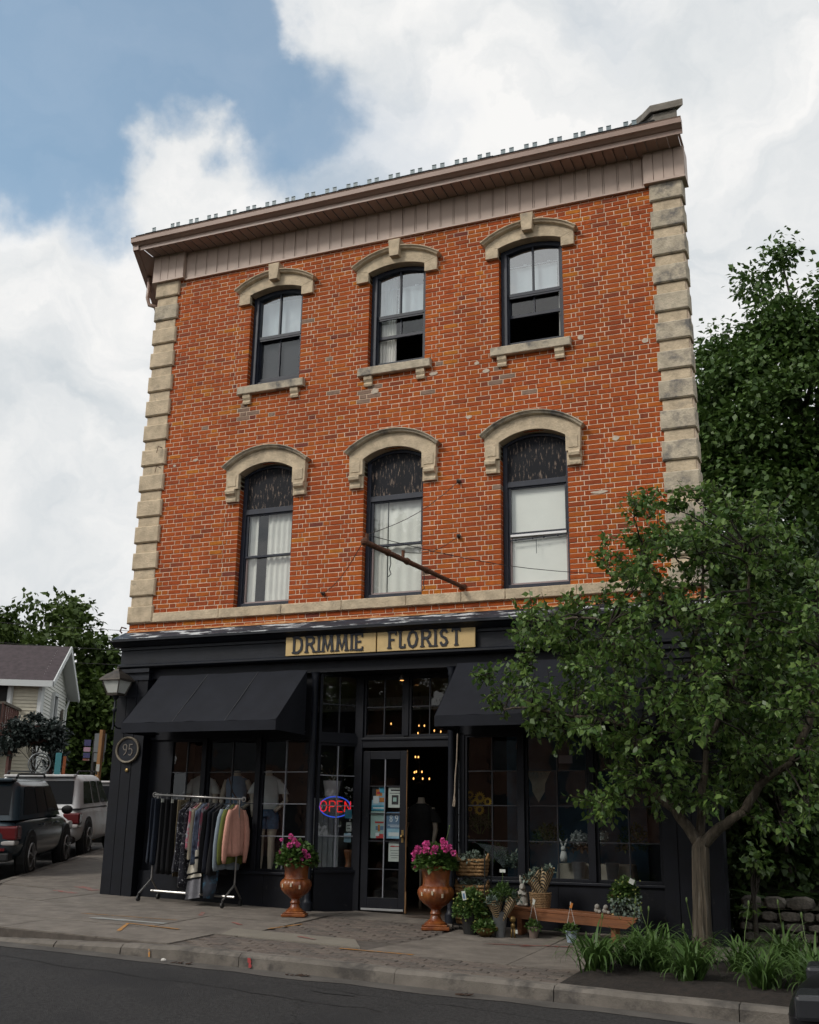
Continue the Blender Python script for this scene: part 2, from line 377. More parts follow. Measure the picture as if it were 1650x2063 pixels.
bulk = MB(); cache = {}
for i, (x0, x1, z, deep) in enumerate(bricks):
    t = tone(); xm_ = (x0+x1)/2
    if any(abs(xm_-((a_+b_)/2-.42)) < .13 and 7.0 < z < 7.3 for a_, b_ in WX) and random.random() < .75: t = random.choice((6, 7, 7))     # water stained below the brackets
    h = CH-JT+random.uniform(-.0015, .0015); d = random.uniform(-.001, .003)
    if i in single:
        key = (round((x1-x0)/.004), t)
        if key not in cache:
            m_ = MB(); brick_shape(m_, round((x1-x0)/.004)*.004, CH-JT, .001); o = obj('brick', m_, BRM[t], WALL, (x0, 0, z)); cache[key] = o
        else: inst(cache[key], (x0, random.uniform(-.002, .001), z), WALL)
    else:
        bulk.m = t; o0 = len(bulk.v); brick_shape(bulk, x1-x0, h, d, deep)
        for j in range(o0, len(bulk.v)): a = bulk.v[j]; bulk.v[j] = (a[0]+x0, a[1], a[2]+z)
obj('brickwork', bulk, BRM, WALL, kind='stuff')
# patches of mortar, a few worn spots
mat('patch', (.50,.42,.34), .9, var=.2, vscale=20)
for (x, z, w, h) in [(5.75,7.28,.11,.07),(5.62,7.42,.08,.07),(7.12,7.57,.09,.09),(4.95,7.36,.16,.06),(4.03,7.22,.12,.10),(8.0,7.38,.10,.08),(7.55,6.05,.10,.08),(5.5,6.62,.12,.06),(7.3,5.33,.25,.05),(1.0,6.5,.09,.05),(.62,6.45,.06,.05)]:
    n = 9; pm = MB(); pm.prism([(x+w*.5*math.cos(a)*random.uniform(.7,1.1), z+h*.5*math.sin(a)*random.uniform(.7,1.1)) for a in [2*math.pi*i/n for i in range(n)]], -.006, .01); obj('mortar_patch', pm, 'patch', WALL)

# quoins
def quoin(x0, x1, y, z0, z1, m, name, c=.018):
    b = MB(); j = random.uniform(-.004, .004); b.cbox(x0+j, x1+j, y, .22, z0, z1, c); return obj(name, b, m, BLD)
for k in range(14):
    z = BELT_B+.42*k
    top = min(z+.265, WALL_T+.0)
    quoin(0, .457, -.05, z, top, 'stone' if k not in (12,) else 'stone_grey', 'quoin_stone')
    if k < 13: quoin(.035, .415, -.012, z+.268, z+.417, 'stone', 'quoin_stone', .006)
    quoin(8.15, 8.607, -.05, z, top, 'stone_grey', 'quoin_stone')
    if k < 13: quoin(8.185, 8.57, -.012, z+.268, z+.417, 'stone', 'quoin_stone', .006)
# belt course of long stones
xb = [.46, 1.62, 2.66, 3.62, 4.6, 5.40, 6.02, 6.98, 7.7, 8.148]
for i in range(len(xb)-1):
    b = MB(); j = random.uniform(-.003, .003); b.cbox(xb[i]+.002, xb[i+1]-.002, -.045+j, .1, BELT_B, BELT_T, .008); obj('belt_stone', b, 'stone', BLD)

# window hoods
def arc(xc, half, zs, zc, n=14, x0=None, x1=None):
    """points of a segmental arch through (xc-half,zs), (xc,zc), (xc+half,zs)"""
    h = zc-zs; r = (half*half+h*h)/(2*h); cz = zc-r; a = math.asin(min(1, half/r))
    return [(xc+r*math.sin(lin(-a, a, i/n)), cz+r*math.cos(lin(-a, a, i/n))) for i in range(n+1)]
def hood(i, upper):
    a, b = WX[i]; xc = (a+b)/2; hf = (b-a)/2
    m_ = MB()
    if upper: sp, cr, top, topend, leg, bot = UP_SP, UP_CR, 9.42, 9.21, .655, 9.0
    else: sp, cr, top, topend, leg, bot = LOW_SP, LOW_CR, 6.50, 6.24, .675, 5.735
    inner = arc(xc, hf, sp, cr); outer = arc(xc, leg, topend, top)
    # arch ring as quads, extruded
    n = len(inner)-1; y0, y1 = -.062, .13
    vs = [(x, y0, z) for x, z in inner]+[(x, y0, z) for x, z in outer]+[(x, y1, z) for x, z in inner]+[(x, y1, z) for x, z in outer]
    k = n+1; fs = []
    for j in range(n):
        fs += [(j, j+1, k+j+1, k+j), (2*k+j, 3*k+j, 3*k+j+1, 2*k+j+1), (j, 2*k+j, 2*k+j+1, j+1), (k+j, k+j+1, 3*k+j+1, 3*k+j)]
    fs += [(0, k, 3*k, 2*k), (n, 2*k+n, 3*k+n, k+n)]
    m_.add(vs, fs)
    # quads joining leg tops
    for s_ in (-1, 1):
        xi, xo = xc+s_*hf, xc+s_*leg
        x0, x1 = min(xi, xo), max(xi, xo)
        pts = [(x0, bot), (x1, bot), (x1, topend if s_ > 0 else sp), (x0, sp if s_ > 0 else topend)]
        if upper: m_.prism(pts, -.060, .128)
        else: m_.prism([(x0+(.0 if s_>0 else .01), bot+.19), (x1-(.01 if s_>0 else 0), bot+.19), pts[2], pts[3]], -.075, .128)
    H = obj('window_hood', m_, 'stone', BLD, bevel=.004)
    # moulded label over the arch
    lab = MB(); o1 = arc(xc, leg+.005, topend-.005, top-.005, 20); o2 = arc(xc, leg+.06, topend+.03, top+.055, 20)
    prof = [(0, -.07), (.25, -.115), (.55, -.125), (.8, -.15), (1, -.15), (1, .02), (0, .02)]
    rings = []
    for (p, q) in zip(o1, o2): rings.append([(lin(p[0], q[0], t), y, lin(p[1], q[1], t)) for t, y in prof])
    lab.loft(rings); obj('hood_moulding', lab, 'stone_grey' if not upper else 'stone', H)
    if upper:
        kk = MB(); kk.prism([(xc-.073, 9.30), (xc+.073, 9.30), (xc+.097, 9.575), (xc-.097, 9.575)], -.165, .0); obj('keystone', kk, 'stone', H, bevel=.006)
    else:
        for s_ in (-1, 1):
            xi, xo = xc+s_*hf, xc+s_*leg; x0, x1 = min(xi, xo), max(xi, xo); kk = MB()
            prof = [(.02, bot), (-.055, bot), (-.06, bot+.03), (-.05, bot+.06), (-.06, bot+.09), (-.105, bot+.115), (-.115, bot+.15), (-.105, bot+.18), (.02, bot+.185)]
            kk.extrude_x(prof, x0+.012+(.03 if s_ > 0 else .0), x1-.012-(.03 if s_ < 0 else 0)); kk.box(x0+.003, x1-.003, -.03, .125, bot+.001, bot+.187)
            obj('console', kk, 'stone', H)
            kk = MB(); kk.box(x0+.04, x1-.04, -.084, -.06, bot+.23, sp-.03); obj('hood_panel', kk, 'stone', H, bevel=.004)
for i in range(3): hood(i, True); hood(i, False)
# sills of the top floor
for a, b in WX:
    xc = (a+b)/2; m_ = MB(); m_.cbox(xc-.585, xc+.57, -.085, .12, 7.455, 7.585, .01); S_ = obj('window_sill', m_, 'stone_grey', BLD)
    for s_ in (-1, 1):
        x0 = xc-.49 if s_ < 0 else xc+.34
        k_ = MB(); k_.extrude_x([(.01,7.30),(-.035,7.30),(-.045,7.33),(-.03,7.36),(-.055,7.40),(-.06,7.453),(.01,7.453)], x0, x0+.13); obj('bracket', k_, 'stone', S_)

# windows
def ring_frame(m, x0, x1, z0, z1, t, y0, y1):
    m.box(x0, x0+t, y0, y1, z0, z1); m.box(x1-t, x1, y0, y1, z0, z1); m.box(x0+t, x1-t, y0+.001, y1, z0, z0+t); m.box(x0+t, x1-t, y0+.001, y1, z1-t, z1)
def curtain(x0, x1, y, z0, z1, parent, m='curtain', folds=9, amp=.02):
    n = folds*6; vs = []; fs = []
    for i in range(n+1):
        t = i/n; yy = y+amp*math.sin(t*folds*2*math.pi)+amp*.4*math.sin(t*folds*5.3)
        vs += [(lin(x0, x1, t), yy, z0), (lin(x0, x1, t)+.004*math.sin(i), yy*1.0, z1)]
    for i in range(n): fs.append((2*i, 2*i+2, 2*i+3, 2*i+1))
    o = obj('curtain', MB().add(vs, fs), m, parent, smooth=True); return o
def upper_window(i, open_):
    a, b = WX[i]; xc = (a+b)/2; fr = MB()
    y0, y1 = .085, .2; z0 = SILL_T-.01
    # outer frame: jambs, sill and an arched head filled down to the sash
    fr.box(a+.002, a+.075, y0, y1, z0, UP_SP+.02); fr.box(b-.05, b-.002, y0, y1, z0, UP_SP+.02); fr.box(a+.075, b-.05, y0+.002, y1, z0, z0+.075)
    out = arc(xc, (b-a)/2-.002, UP_SP+.0, UP_CR-.004, 14); inn = arc(xc+.012, (b-a)/2-.075, UP_SP-.05, UP_CR-.065, 14)
    n = 14; k = 15; vs = [(x, y0+.003, z) for x, z in inn]+[(x, y0+.003, z) for x, z in out]+[(x, y1, z) for x, z in inn]+[(x, y1, z) for x, z in out]; fs = []
    for j in range(n): fs += [(j, j+1, k+j+1, k+j), (j, 2*k+j, 2*k+j+1, j+1)]
    fr.add(vs, fs)
    fr.box(a+.06, a+.10, .06, y1, z0+.02, UP_SP-.03)          # side track, standing proud
    Wn = obj('window', fr, 'navy_frame', BLD, bevel=.004)
    gl, gr = a+.115, b-.075; zt = UP_SP-.06; zm = 8.46; zb = z0+.13
    # upper sash
    s_ = MB(); s_.box(gl-.03, gl, .10, .17, zm-.035, zt); s_.box(gr, gr+.025, .10, .17, zm-.035, zt); s_.box(gl, gr, .10, .17, zm-.045, zm+.002); s_.box(xc-.005, xc+.017, .108, .165, zm, zt+.1)
    obj('sash', s_, 'navy_frame', Wn)
    top = arc((gl+gr)/2, (gr-gl)/2, zt, UP_CR-.065, 12)
    g = MB(); g.add([(gl, .135, zm)]+[(gr, .135, zm)]+[(x, .135, z) for x, z in reversed(top)], [tuple(range(2+len(top)))]); obj('pane', g, 'pane_glass_high', Wn)
    # lower sash
    zl0 = 8.10 if open_ else zb
    s_ = MB(); s_.box(gl-.02, gl+.012, .15, .2, zl0, zm-.047); s_.box(gr-.012, gr+.015, .15, .2, zl0, zm-.047); s_.box(gl+.012, gr-.012, .149, .2, zl0, zl0+.045); s_.box(xc-.003, xc+.015, .155, .195, zl0+.045, zm-.047)
    obj('sash', s_, 'navy_frame', Wn)
    g = MB(); g.add([(gl+.012, .176, zl0+.045), (gr-.012, .176, zl0+.045), (gr-.012, .176, zm-.047), (gl+.012, .176, zm-.047)], [(0,1,2,3)]); obj('pane', g, 'pane_glass', Wn)
    s_ = MB(); ring_frame(s_, gl-.02, gr+.02, zb-.045, zm-.05, .022, .105, .13); obj('screen_frame', s_, 'navy_frame', Wn)
    sc = MB(); sc.box(gl, gr, .212, .215, zb, zm-.05)
    if i == 0: obj('insect_screen', sc, 'screen_mesh', Wn)
    # ceiling-hung curtains inside
    if i == 0:
        curtain(gl-.03, gr+.03, .23, 8.47, 9.1, Wn, 'blind', 5, .006)
    elif i == 1:
        curtain(gl-.05, gl+.24, .25, 7.55, 9.14, Wn, 'curtain', 6, .022); curtain(gl+.26, gr+.1, .24, 8.50, 8.95, Wn, 'blind', 4, .008)
    else:
        curtain(gr-.05, gr+.1, .24, 7.55, 9.2, Wn, 'curtain', 3, .018); curtain(gl-.05, gr-.06, .24, 8.50, 8.93, Wn, 'blind', 4, .006)
    if i:
        r = MB(); r.tube([(gl-.1, .20, 8.93), (gr+.1, .20, 8.93)], .006, 6)
        for x in (gl+.22, gl+.58): r.sphere((x, .192, 8.935), .028, 8, 5, (1.2, .7, .45))
        mat('rail_white', (.8,.8,.8), .3); obj('curtain_rail', r, 'rail_white', Wn)
for i in range(3): upper_window(i, i > 0)
def lower_window(i):
    a, b = WX[i]; xc = (a+b)/2; fr = MB(); y0, y1 = .10, .2; z0 = BELT_T+.002; zp = 5.60
    fr.box(a+.002, a+.065, y0, y1, z0, LOW_SP); fr.box(b-.045, b-.002, y0, y1, z0, LOW_SP); fr.box(a+.065, b-.045, y0+.002, y1, z0, z0+.075); fr.box(a+.065, b-.045, y0+.002, y1, zp-.05, zp+.03)
    fr.box(a+.062, a+.082, .125, y1, z0+.06, zp-.04)
    Wn = obj('window', fr, 'navy_frame', BLD, bevel=.004)
    top = arc(xc, (b-a)/2-.002, LOW_SP, LOW_CR-.002, 12)
    bd = MB(); bd.prism([(a+.05, zp+.02), (b-.04, zp+.02)]+list(reversed(top)), .118, .15); obj('boarded_panel', bd, 'flaked_board', Wn)
    ar = MB(); o_ = arc(xc, (b-a)/2-.004, LOW_SP-.01, LOW_CR-.01, 12); n_ = arc(xc, (b-a)/2-.03, LOW_SP-.03, LOW_CR-.05, 12)
    ar.loft([[(p[0], .09, p[1]), (q[0], .09, q[1]), (q[0], .13, q[1]), (p[0], .13, p[1])] for p, q in zip(o_, n_)]); obj('arched_head', ar, 'navy_frame', Wn)
    gl, gr, zb, zt, zm = a+.095, b-.065, z0+.095, zp-.06, 4.90
    for (zz0, zz1, yy) in ((zm, zt, .125), (zb, zm, .15)):
        s_ = MB(); ring_frame(s_, gl-.012, gr+.012, zz0-.012, zz1+.012, .022, yy, yy+.03); obj('sash', s_, 'pane_liner' if zz0 == zb else 'navy_frame', Wn)
        g = MB(); g.add([(gl, yy+.018, zz0), (gr, yy+.018, zz0), (gr, yy+.018, zz1), (gl, yy+.018, zz1)], [(0,1,2,3)]); obj('pane', g, 'pane_glass', Wn)
    s_ = MB(); s_.box(gl-.01, gr+.01, .12, .175, zm-.018, zm+.012); obj('meeting_rail', s_, 'navy_frame', Wn)
    if i == 0:
        curtain(gl-.05, gl+.14, .215, z0, 5.75, Wn, 'curtain', 2, .015); curtain(gl+.30, gr+.1, .22, z0, 5.75, Wn, 'curtain', 6, .012)
    elif i == 1:
        curtain(gl-.05, gl+.20, .215, z0, 5.75, Wn, 'curtain', 3, .012); curtain(gl+.21, gr+.1, .225, z0, 5.75, Wn, 'blind', 4, .008)
    else:
        s_ = MB(); s_.box(gl-.02, gr+.02, .195, .20, z0, 5.75); obj('blind', s_, 'blind', Wn)
        r = MB(); r.tube([(gl, .112, 4.80), (gr, .112, 4.835)], .008, 6)
        for t in (.1, .4, .6, .85): r.sphere((lin(gl, gr, t), .11, 4.80+.03*t), .016, 6, 4)
        r.tube([(gl+.36, .112, 4.8), (gl+.362, .112, 4.60)], .004, 5); obj('blind_cord', r, 'navy_frame', Wn)
        r = MB(); r.box(gl, gr, .118, .15, 4.855, 4.885); obj('white_rail', r, 'rail_white', Wn)
for i in range(3): lower_window(i)

# cornice: vertical fascia panels, soffit, gutter, roof
SOF = 10.165
x = .565; cnt = 0
while x < 8.09:
    w = min(.205, 8.095-x); b = MB(); b.box(x+.003, x+w-.028, -.036, .05, 9.69, SOF); b.box(x+w-.022, x+w-.004, -.030, .05, 9.69, SOF); obj('fascia_panel', b, 'trim_taupe', BLD); x += w; cnt += 1
b = MB(); b.box(.55, 8.11, -.016, .04, 9.67, SOF-.002); obj('fascia_backing', b, 'gutter_taupe', BLD)
b = MB(); b.box(.56, 8.1, -.05, .05, 9.665, 9.69); obj('fascia_trim', b, 'trim_taupe', BLD)
for x0, x1 in ((-.035, .56), (8.10, 8.66)):
    n = 4; ww = (x1-x0)/n
    for j in range(n):
        b = MB(); b.box(x0+j*ww+.0005, x0+(j+1)*ww-.008, -.105, .2, 9.71, SOF); b.box(x0+j*ww+.02, x0+(j+1)*ww+.0, -.088, .19, 9.711, SOF-.003); obj('fascia_panel', b, 'trim_taupe', BLD)
    b = MB(); b.box(x0-.006, x1+.006, -.108, .2, 9.688, 9.709); obj('fascia_trim', b, 'trim_taupe', BLD)
# left return of the fascia box, running back along the side wall
b = MB(); p0 = Vector((-.04, -.1, 0)); wall_seg(b, p0, p0+SIDE*13, -.1, 9.69, SOF); obj('side_fascia', b, 'trim_taupe', BLD)
OV = .40
x = -.2
while x < 8.66:
    w = .15; b = MB(); b.box(x, min(x+w-.022, 8.66), -OV, .0, SOF+.002, SOF+.012); b.box(min(x+w-.022, 8.655), min(x+w, 8.66), -OV, 0, SOF+.03, SOF+.036); obj('soffit_panel', b, 'gutter_taupe', BLD); x += w
c0 = Vector((-.3, -OV, 0)); b = MB()
b.add([(-.035,-.1,SOF+.001),(-.035+SIDE.x*13,-.1+SIDE.y*13,SOF+.001),(-.31+SIDE.x*13,-.22+SIDE.y*13,SOF+.001),(-.21,-OV,SOF+.001)], [(0,1,2,3)]); obj('side_soffit', b, 'gutter_taupe', BLD)
G = MB(); gp = [(-OV-.001, SOF-.015), (-OV-.018, SOF-.015), (-OV-.018, SOF+.055), (-OV-.04, SOF+.06), (-OV-.075, SOF+.085), (-OV-.11, SOF+.10), (-OV-.115, SOF+.17), (-OV-.125, SOF+.185), (-OV-.105, SOF+.19), (-OV-.001, SOF+.17)]
G.extrude_x(gp, -.235, 8.70); obj('gutter', G, 'gutter_taupe', BLD)
nrm = Vector((-math.cos(ANG), -math.sin(ANG), 0)); b = MB(); q0 = Vector((-.22, -OV-.05, 0))
b.add([q0+Vector((0,0,SOF-.015)), q0+SIDE*13.5+Vector((0,0,SOF-.015)), q0+SIDE*13.5+nrm*.03+Vector((0,0,SOF+.19)), q0+nrm*.03+Vector((0,0,SOF+.19)),
       q0+Vector((.1,0,SOF-.015)), q0+SIDE*13.5+Vector((.1,0,SOF-.015)), q0+SIDE*13.5+Vector((.1,0,SOF+.19)), q0+Vector((.1,0,SOF+.19))], [(0,1,2,3),(4,7,6,5),(3,2,6,7),(0,3,7,4),(0,4,5,1),(1,5,6,2)])
obj('side_gutter', b, 'gutter_taupe', BLD)
def roof_z(y): return SOF+.175+(y+OV+.1)*.42
b = MB(); e0 = Vector((-.20, -OV-.09, 0)); e1 = Vector((8.45, -OV-.09, 0)); dp = 6.
for (za, zb_) in ((0, .03),):
    P = [e0, e1, e1+SIDE*dp*1.05, e0+SIDE*dp*1.05]
    vs = [Vector((p.x, p.y, roof_z(p.y)+za)) for p in P]+[Vector((p.x, p.y, roof_z(p.y)+zb_)) for p in P]
    b.add(vs, [(3,2,1,0),(4,5,6,7),(0,1,5,4),(1,2,6,5),(2,3,7,6),(3,0,4,7)])
RF = obj('roof', b, 'shingle', BLD)
x = -.15
sh = [MB() for _ in range(3)]
for k in range(3):
    for zz in range(2):
        w = random.uniform(.24, .33); sh[k].box(0, w, 0+zz*.0, .16, .0, .014+.004*zz)
for k in range(44):
    if x > 8.3: break
    w = random.uniform(.17, .21); m_ = MB(); m_.box(0, w, 0, .2, 0, .012+random.uniform(0, .012)); o = obj('shingle', m_, 'shingle', RF, (x, -OV-.11, roof_z(-OV-.11)+.028)); o.rotation_euler = (math.atan(.42), 0, 0); x += w+.004
g0 = None
for k in range(23):
    for s_ in (0, .115):
        xg = .13+k*.355+s_+random.uniform(-.01, .01); yg = -.40
        if xg > 8.25 or (k == 0 and s_): continue
        if g0 is None:
            m_ = MB(); m_.box(-.034, .034, -.004, .0, 0, .115); m_.box(-.034, .034, -.004, .12, -.004, 0); m_.box(-.034, .034, -.012, -.004, .109, .115); g0 = obj('snow_guard', m_, 'galvanised', BLD)
            g0.location = (xg, yg, roof_z(yg)+.03)
        else: inst(g0, (xg, yg, roof_z(yg)+.03), BLD)
# stone parapet climbing the right gable, with coping stones
p0 = Vector((8.27, -.06, 0)); steps = [(0, .55, 10.2, 10.82)]
def par_block(s0, s1, z0, z1a, z1b, wdt, off, m, name):
    b = MB(); a = p0+SIDE*s0+Vector((off, 0, 0)); c = p0+SIDE*s1+Vector((off, 0, 0)); w = Vector((wdt, 0, 0))
    b.add([a+Vector((0,0,z0)), a+w+Vector((0,0,z0)), c+w+Vector((0,0,z0)), c+Vector((0,0,z0)), a+Vector((0,0,z1a)), a+w+Vector((0,0,z1a)), c+w+Vector((0,0,z1b)), c+Vector((0,0,z1b))], [(0,3,2,1),(4,5,6,7),(0,1,5,4),(1,2,6,5),(2,3,7,6),(3,0,4,7)])
    return obj(name, b, m, BLD, bevel=.008)
par_block(0, .5, 10.17, 10.80, 11.02, .33, 0, 'stone_shaded', 'parapet')
par_block(.5, 4, 10.17, 11.02, 12.6, .33, 0, 'stone_shaded', 'parapet')
for s0, s1 in ((-.06, .34), (.35, .95), (.96, 1.6), (1.61, 2.3), (2.31, 3.1), (3.11, 4.0)):
    f_ = lambda s: 10.80+max(0, s)*.45
    b = MB(); a = p0+SIDE*s0; c = p0+SIDE*s1
    vs = [a+Vector((-.06,0,f_(s0))), a+Vector((.40,0,f_(s0))), c+Vector((.40,0,f_(s1))), c+Vector((-.06,0,f_(s1)))]; vs += [v+Vector((0,0,.115)) for v in vs]
    b.add(vs, [(0,3,2,1),(4,5,6,7),(0,1,5,4),(1,2,6,5),(2,3,7,6),(3,0,4,7)]); obj('coping_stone', b, 'stone_shaded', BLD, bevel=.012)
b = MB(); a = p0+Vector((-.012, 0, 0)); b.add([a+Vector((0,.02,10.3)), a+SIDE*1.6+Vector((0,0,10.3)), a+SIDE*1.6+Vector((0,0,10.95)), a+Vector((0,.02,10.72))], [(0,1,2,3),(3,2,1,0)]); obj('flashing', b, 'galvanised', BLD)
# downspout at the left rear corner of the eave
dsx = MB(); a = Vector((-.50, .42, 0)); dsx.tube([a+Vector((0,0,SOF+.02)), a+Vector((-.01,0,9.75)), a+Vector((.03,.0,9.62)), a+Vector((.34,.14,9.52))], .035, 8); obj('downspout', dsx, 'gutter_taupe', BLD, smooth=True)
# iron hooks left in the quoins
hk = MB()
for z in (6.75, 6.42): hk.tube([(.40,-.05,z), (.36,-.11,z+.02), (.345,-.12,z-.09)], .006, 5)
hk.tube([(.0,-.03,3.90),(-.07,-.06,3.92),(-.09,-.06,3.86),(-.06,-.05,3.83)], .012, 6)
mat('rust', (.10,.038,.018), .85, var=.5, vscale=25, bump=.5, bscale=80); obj('iron_hook', hk, 'rust', BLD)
# ---------------------------------------------------------------- storefront
m_ = MB()
m_.extrude_x([(.06,3.83),(-.005,3.826),(-.235,3.70),(-.25,3.692),(-.25,3.665),(-.20,3.655),(-.16,3.625),(-.12,3.60),(-.085,3.595),(-.085,3.555),(-.055,3.55),(-.055,3.345),(-.105,3.342),(-.128,3.325),(-.128,3.30),(-.10,3.28),(-.05,3.276),(.06,3.276)], -.03, XR+.03)
obj('cornice', m_, 'black_cornice', BLD)
m_ = MB(); m_.extrude_x([(.0,3.690),(-.25,3.690),(-.25,3.666),(-.2,3.656),(-.12,3.60),(.0,3.60)], -.13, -.031); obj('cornice_return', m_, 'black_cornice', BLD)
m_ = MB(); m_.add([(-.035,-.002,3.842),(XR+.05,-.002,3.842),(XR+.05,-.252,3.703),(-.10,-.252,3.703),(-.035,-.002,3.836),(XR+.05,-.002,3.836),(XR+.05,-.252,3.697),(-.10,-.252,3.697)], [(3,2,1,0),(4,5,6,7),(0,1,5,4),(1,2,6,5),(2,3,7,6),(3,0,4,7)]); obj('cornice_flashing', m_, 'flash_paint', BLD)
mat('brick_worn', (.42,.17,.06), .9, var=.4, vscale=12, col2=(.60,.40,.22), mask=(9,.55,.05), bump=.5, stretch=(.6,1,3))
m_ = MB(); m_.add([(.0,-.004,3.85),(XR,-.004,3.85),(XR,-.035,3.832),(0,-.035,3.832),(0,.0,3.87),(XR,.0,3.87)], [(0,1,5,4),(3,2,1,0)]); obj('mortar_fillet', m_, 'brick_worn', BLD)
# corner piers of vertical boards
def pier(x0, x1, n):
    w = (x1-x0)/n; g = min(ground(x0, 0), ground(x1, 0))-.05
    for i in range(n):
        b = MB(); b.box(x0+i*w+.005, x0+(i+1)*w-.005, -.068+random.uniform(-.002,.002), .10, g, 3.10); obj('board', b, 'black_paint', BLD)
    b = MB(); b.box(x0+.001, x1-.001, -.052, .22, g, 3.12); obj('pier', b, 'black_paint', BLD)
    b = MB(); b.box(x0-.012, x1+.012, -.085, .12, 3.10, 3.13); b.box(x0+.002, x1-.002, -.060, .12, 3.13, 3.215); b.box(x0-.02, x1+.02, -.10, .12, 3.215, 3.272); b.box(x0-.006, x1+.006, -.076, .12, 2.86, 2.885); obj('pier_cap', b, 'black_cornice', BLD)
pier(-.035, .505, 3); pier(7.93, XR+.02, 4)
m_ = MB(); wall_seg(m_, Vector((-.02,.10,0)), Vector((-.02,.10,0))+SIDE*13.5, .04, -.2, 3.8); obj('side_cladding', m_, 'black_paint', BLD)
# lintel beam, ceiling of the entry recess
m_ = MB(); m_.box(.50, 7.94, .02, .14, 3.12, 3.274); m_.box(.5, 3.2, .10, .2, 2.24, 3.12); m_.box(5.3, 7.94, .10, .2, 2.24, 3.12); obj('lintel', m_, 'black_paint', BLD)
m_ = MB(); m_.box(3.1, 5.4, .14, .56, 3.125, 3.16); obj('recess_ceiling', m_, 'black_paint', BLD)
PANES = 0
def glazing(name, P0, e, L, z0, z1, cols, rows, parent, mun='muntin', fr=.03, dp=.05, g='shop_glass', post=0., mw=.014):
    """framed window in the vertical plane through P0 along e: frame > muntin, panes"""
    P0 = Vector(P0); e = Vector(e).normalized(); nn = Vector((e.y, -e.x, 0)); u = Vector((0,0,1))
    def bx(m, a, b, c, d, y, t): m.obox(P0+e*(a+b)/2+u*((c+d)/2)+nn*y, e, nn, u, abs(b-a)/2, t/2, abs(d-c)/2)
    f = MB(); bx(f, 0, fr, z0, z1, 0, dp); bx(f, L-fr, L, z0, z1, 0, dp); bx(f, fr, L-fr, z0, z0+fr, -.001, dp); bx(f, fr, L-fr, z1-fr, z1, -.001, dp)
    F_ = obj(name, f, 'black_paint', parent, bevel=.003)
    cw = (L-2*fr)/cols; rh = (z1-z0-2*fr)/rows
    for i in range(1, cols): b = MB(); bx(b, fr+cw*i-mw/2, fr+cw*i+mw/2, z0+fr, z1-fr, .004, .026); obj('muntin', b, mun, F_)
    for j in range(1, rows): b = MB(); bx(b, fr, L-fr, z0+fr+rh*j-mw/2, z0+fr+rh*j+mw/2, .002, .022); obj('muntin', b, mun, F_)
    for i in range(cols):
        for j in range(rows):
            c = P0+e*(fr+cw*(i+.5))+u*(z0+fr+rh*(j+.5)); b = MB(); t1, t2 = random.uniform(-.004,.004), random.uniform(-.004,.004)
            b.add([c-e*cw/2-u*rh/2+nn*(-.006+t1+t2), c+e*cw/2-u*rh/2+nn*(-.006+t1-t2), c+e*cw/2+u*rh/2+nn*(-.006-t1-t2), c-e*cw/2+u*rh/2+nn*(-.006-t1+t2)], [(0,1,2,3)]); obj('pane', b, g, F_)
    return F_
for x0, x1 in ((.87, 1.43), (1.50, 2.32), (2.39, 3.15)): glazing('shop_window', (x0, .14, 0), (1,0,0), x1-x0, .46, 2.24, 2, 4, BLD, mun='muntin' if x0 < 2 else 'muntin_light', fr=.035, mw=.012)
for x0, x1 in ((5.40, 6.14), (6.21, 7.03), (7.10, 7.90)): glazing('shop_window', (x0, .14, 0), (1,0,0), x1-x0, .46, 2.24, 2, 4, BLD, mun='muntin', fr=.035, mw=.012)
for bb in [(x-.034, x+.034, .075, .19, .46, 2.26) for x in (1.465, 2.355, 6.175, 7.065)]+[(.505, .87, .13, .2, -.1, 3.12), (7.9, 7.94, .1, .2, -.3, 3.1), (3.15, 3.2, .1, .19, -.1, 2.26), (5.33, 5.40, .1, .19, -.2, 2.26)]:
    m_ = MB(); m_.box(*bb); obj('window_post', m_, 'black_paint', BLD, bevel=.004)
for bb in ((.86, 3.22), (5.33, 7.93)): m_ = MB(); m_.box(*bb, .03, .22, .425, .458); obj('shop_sill', m_, 'black_cornice', BLD, bevel=.006)
for x0, x1, n in ((.51, 3.22, 4), (5.33, 7.93, 4)):
    w = (x1-x0)/n
    for i in range(n):
        b = MB(); b.box(x0+i*w+.002, x0+(i+1)*w-.002, .06, .15, -.32, .424); obj('stall_riser', b, 'black_paint', BLD)
mat('foundation', (.23,.20,.17), .95, var=.3, vscale=5, bump=.8, bscale=25)
m_ = MB(); m_.box(5.6, 8.62, -.035, .055, -.6, -.105); obj('foundation', m_, 'foundation', BLD, bevel=.01)
# columns
for x in (3.245, 5.26):
    g = ground(x, 0); m_ = MB(); m_.lathe([(.075,g-.05),(.075,g+.10),(.055,g+.12),(.046,g+.16),(.042,3.0),(.055,3.03),(.05,3.06),(.07,3.12)], (x,.0,0), 16); obj('column', m_, 'black_cornice', BLD, smooth='auto')
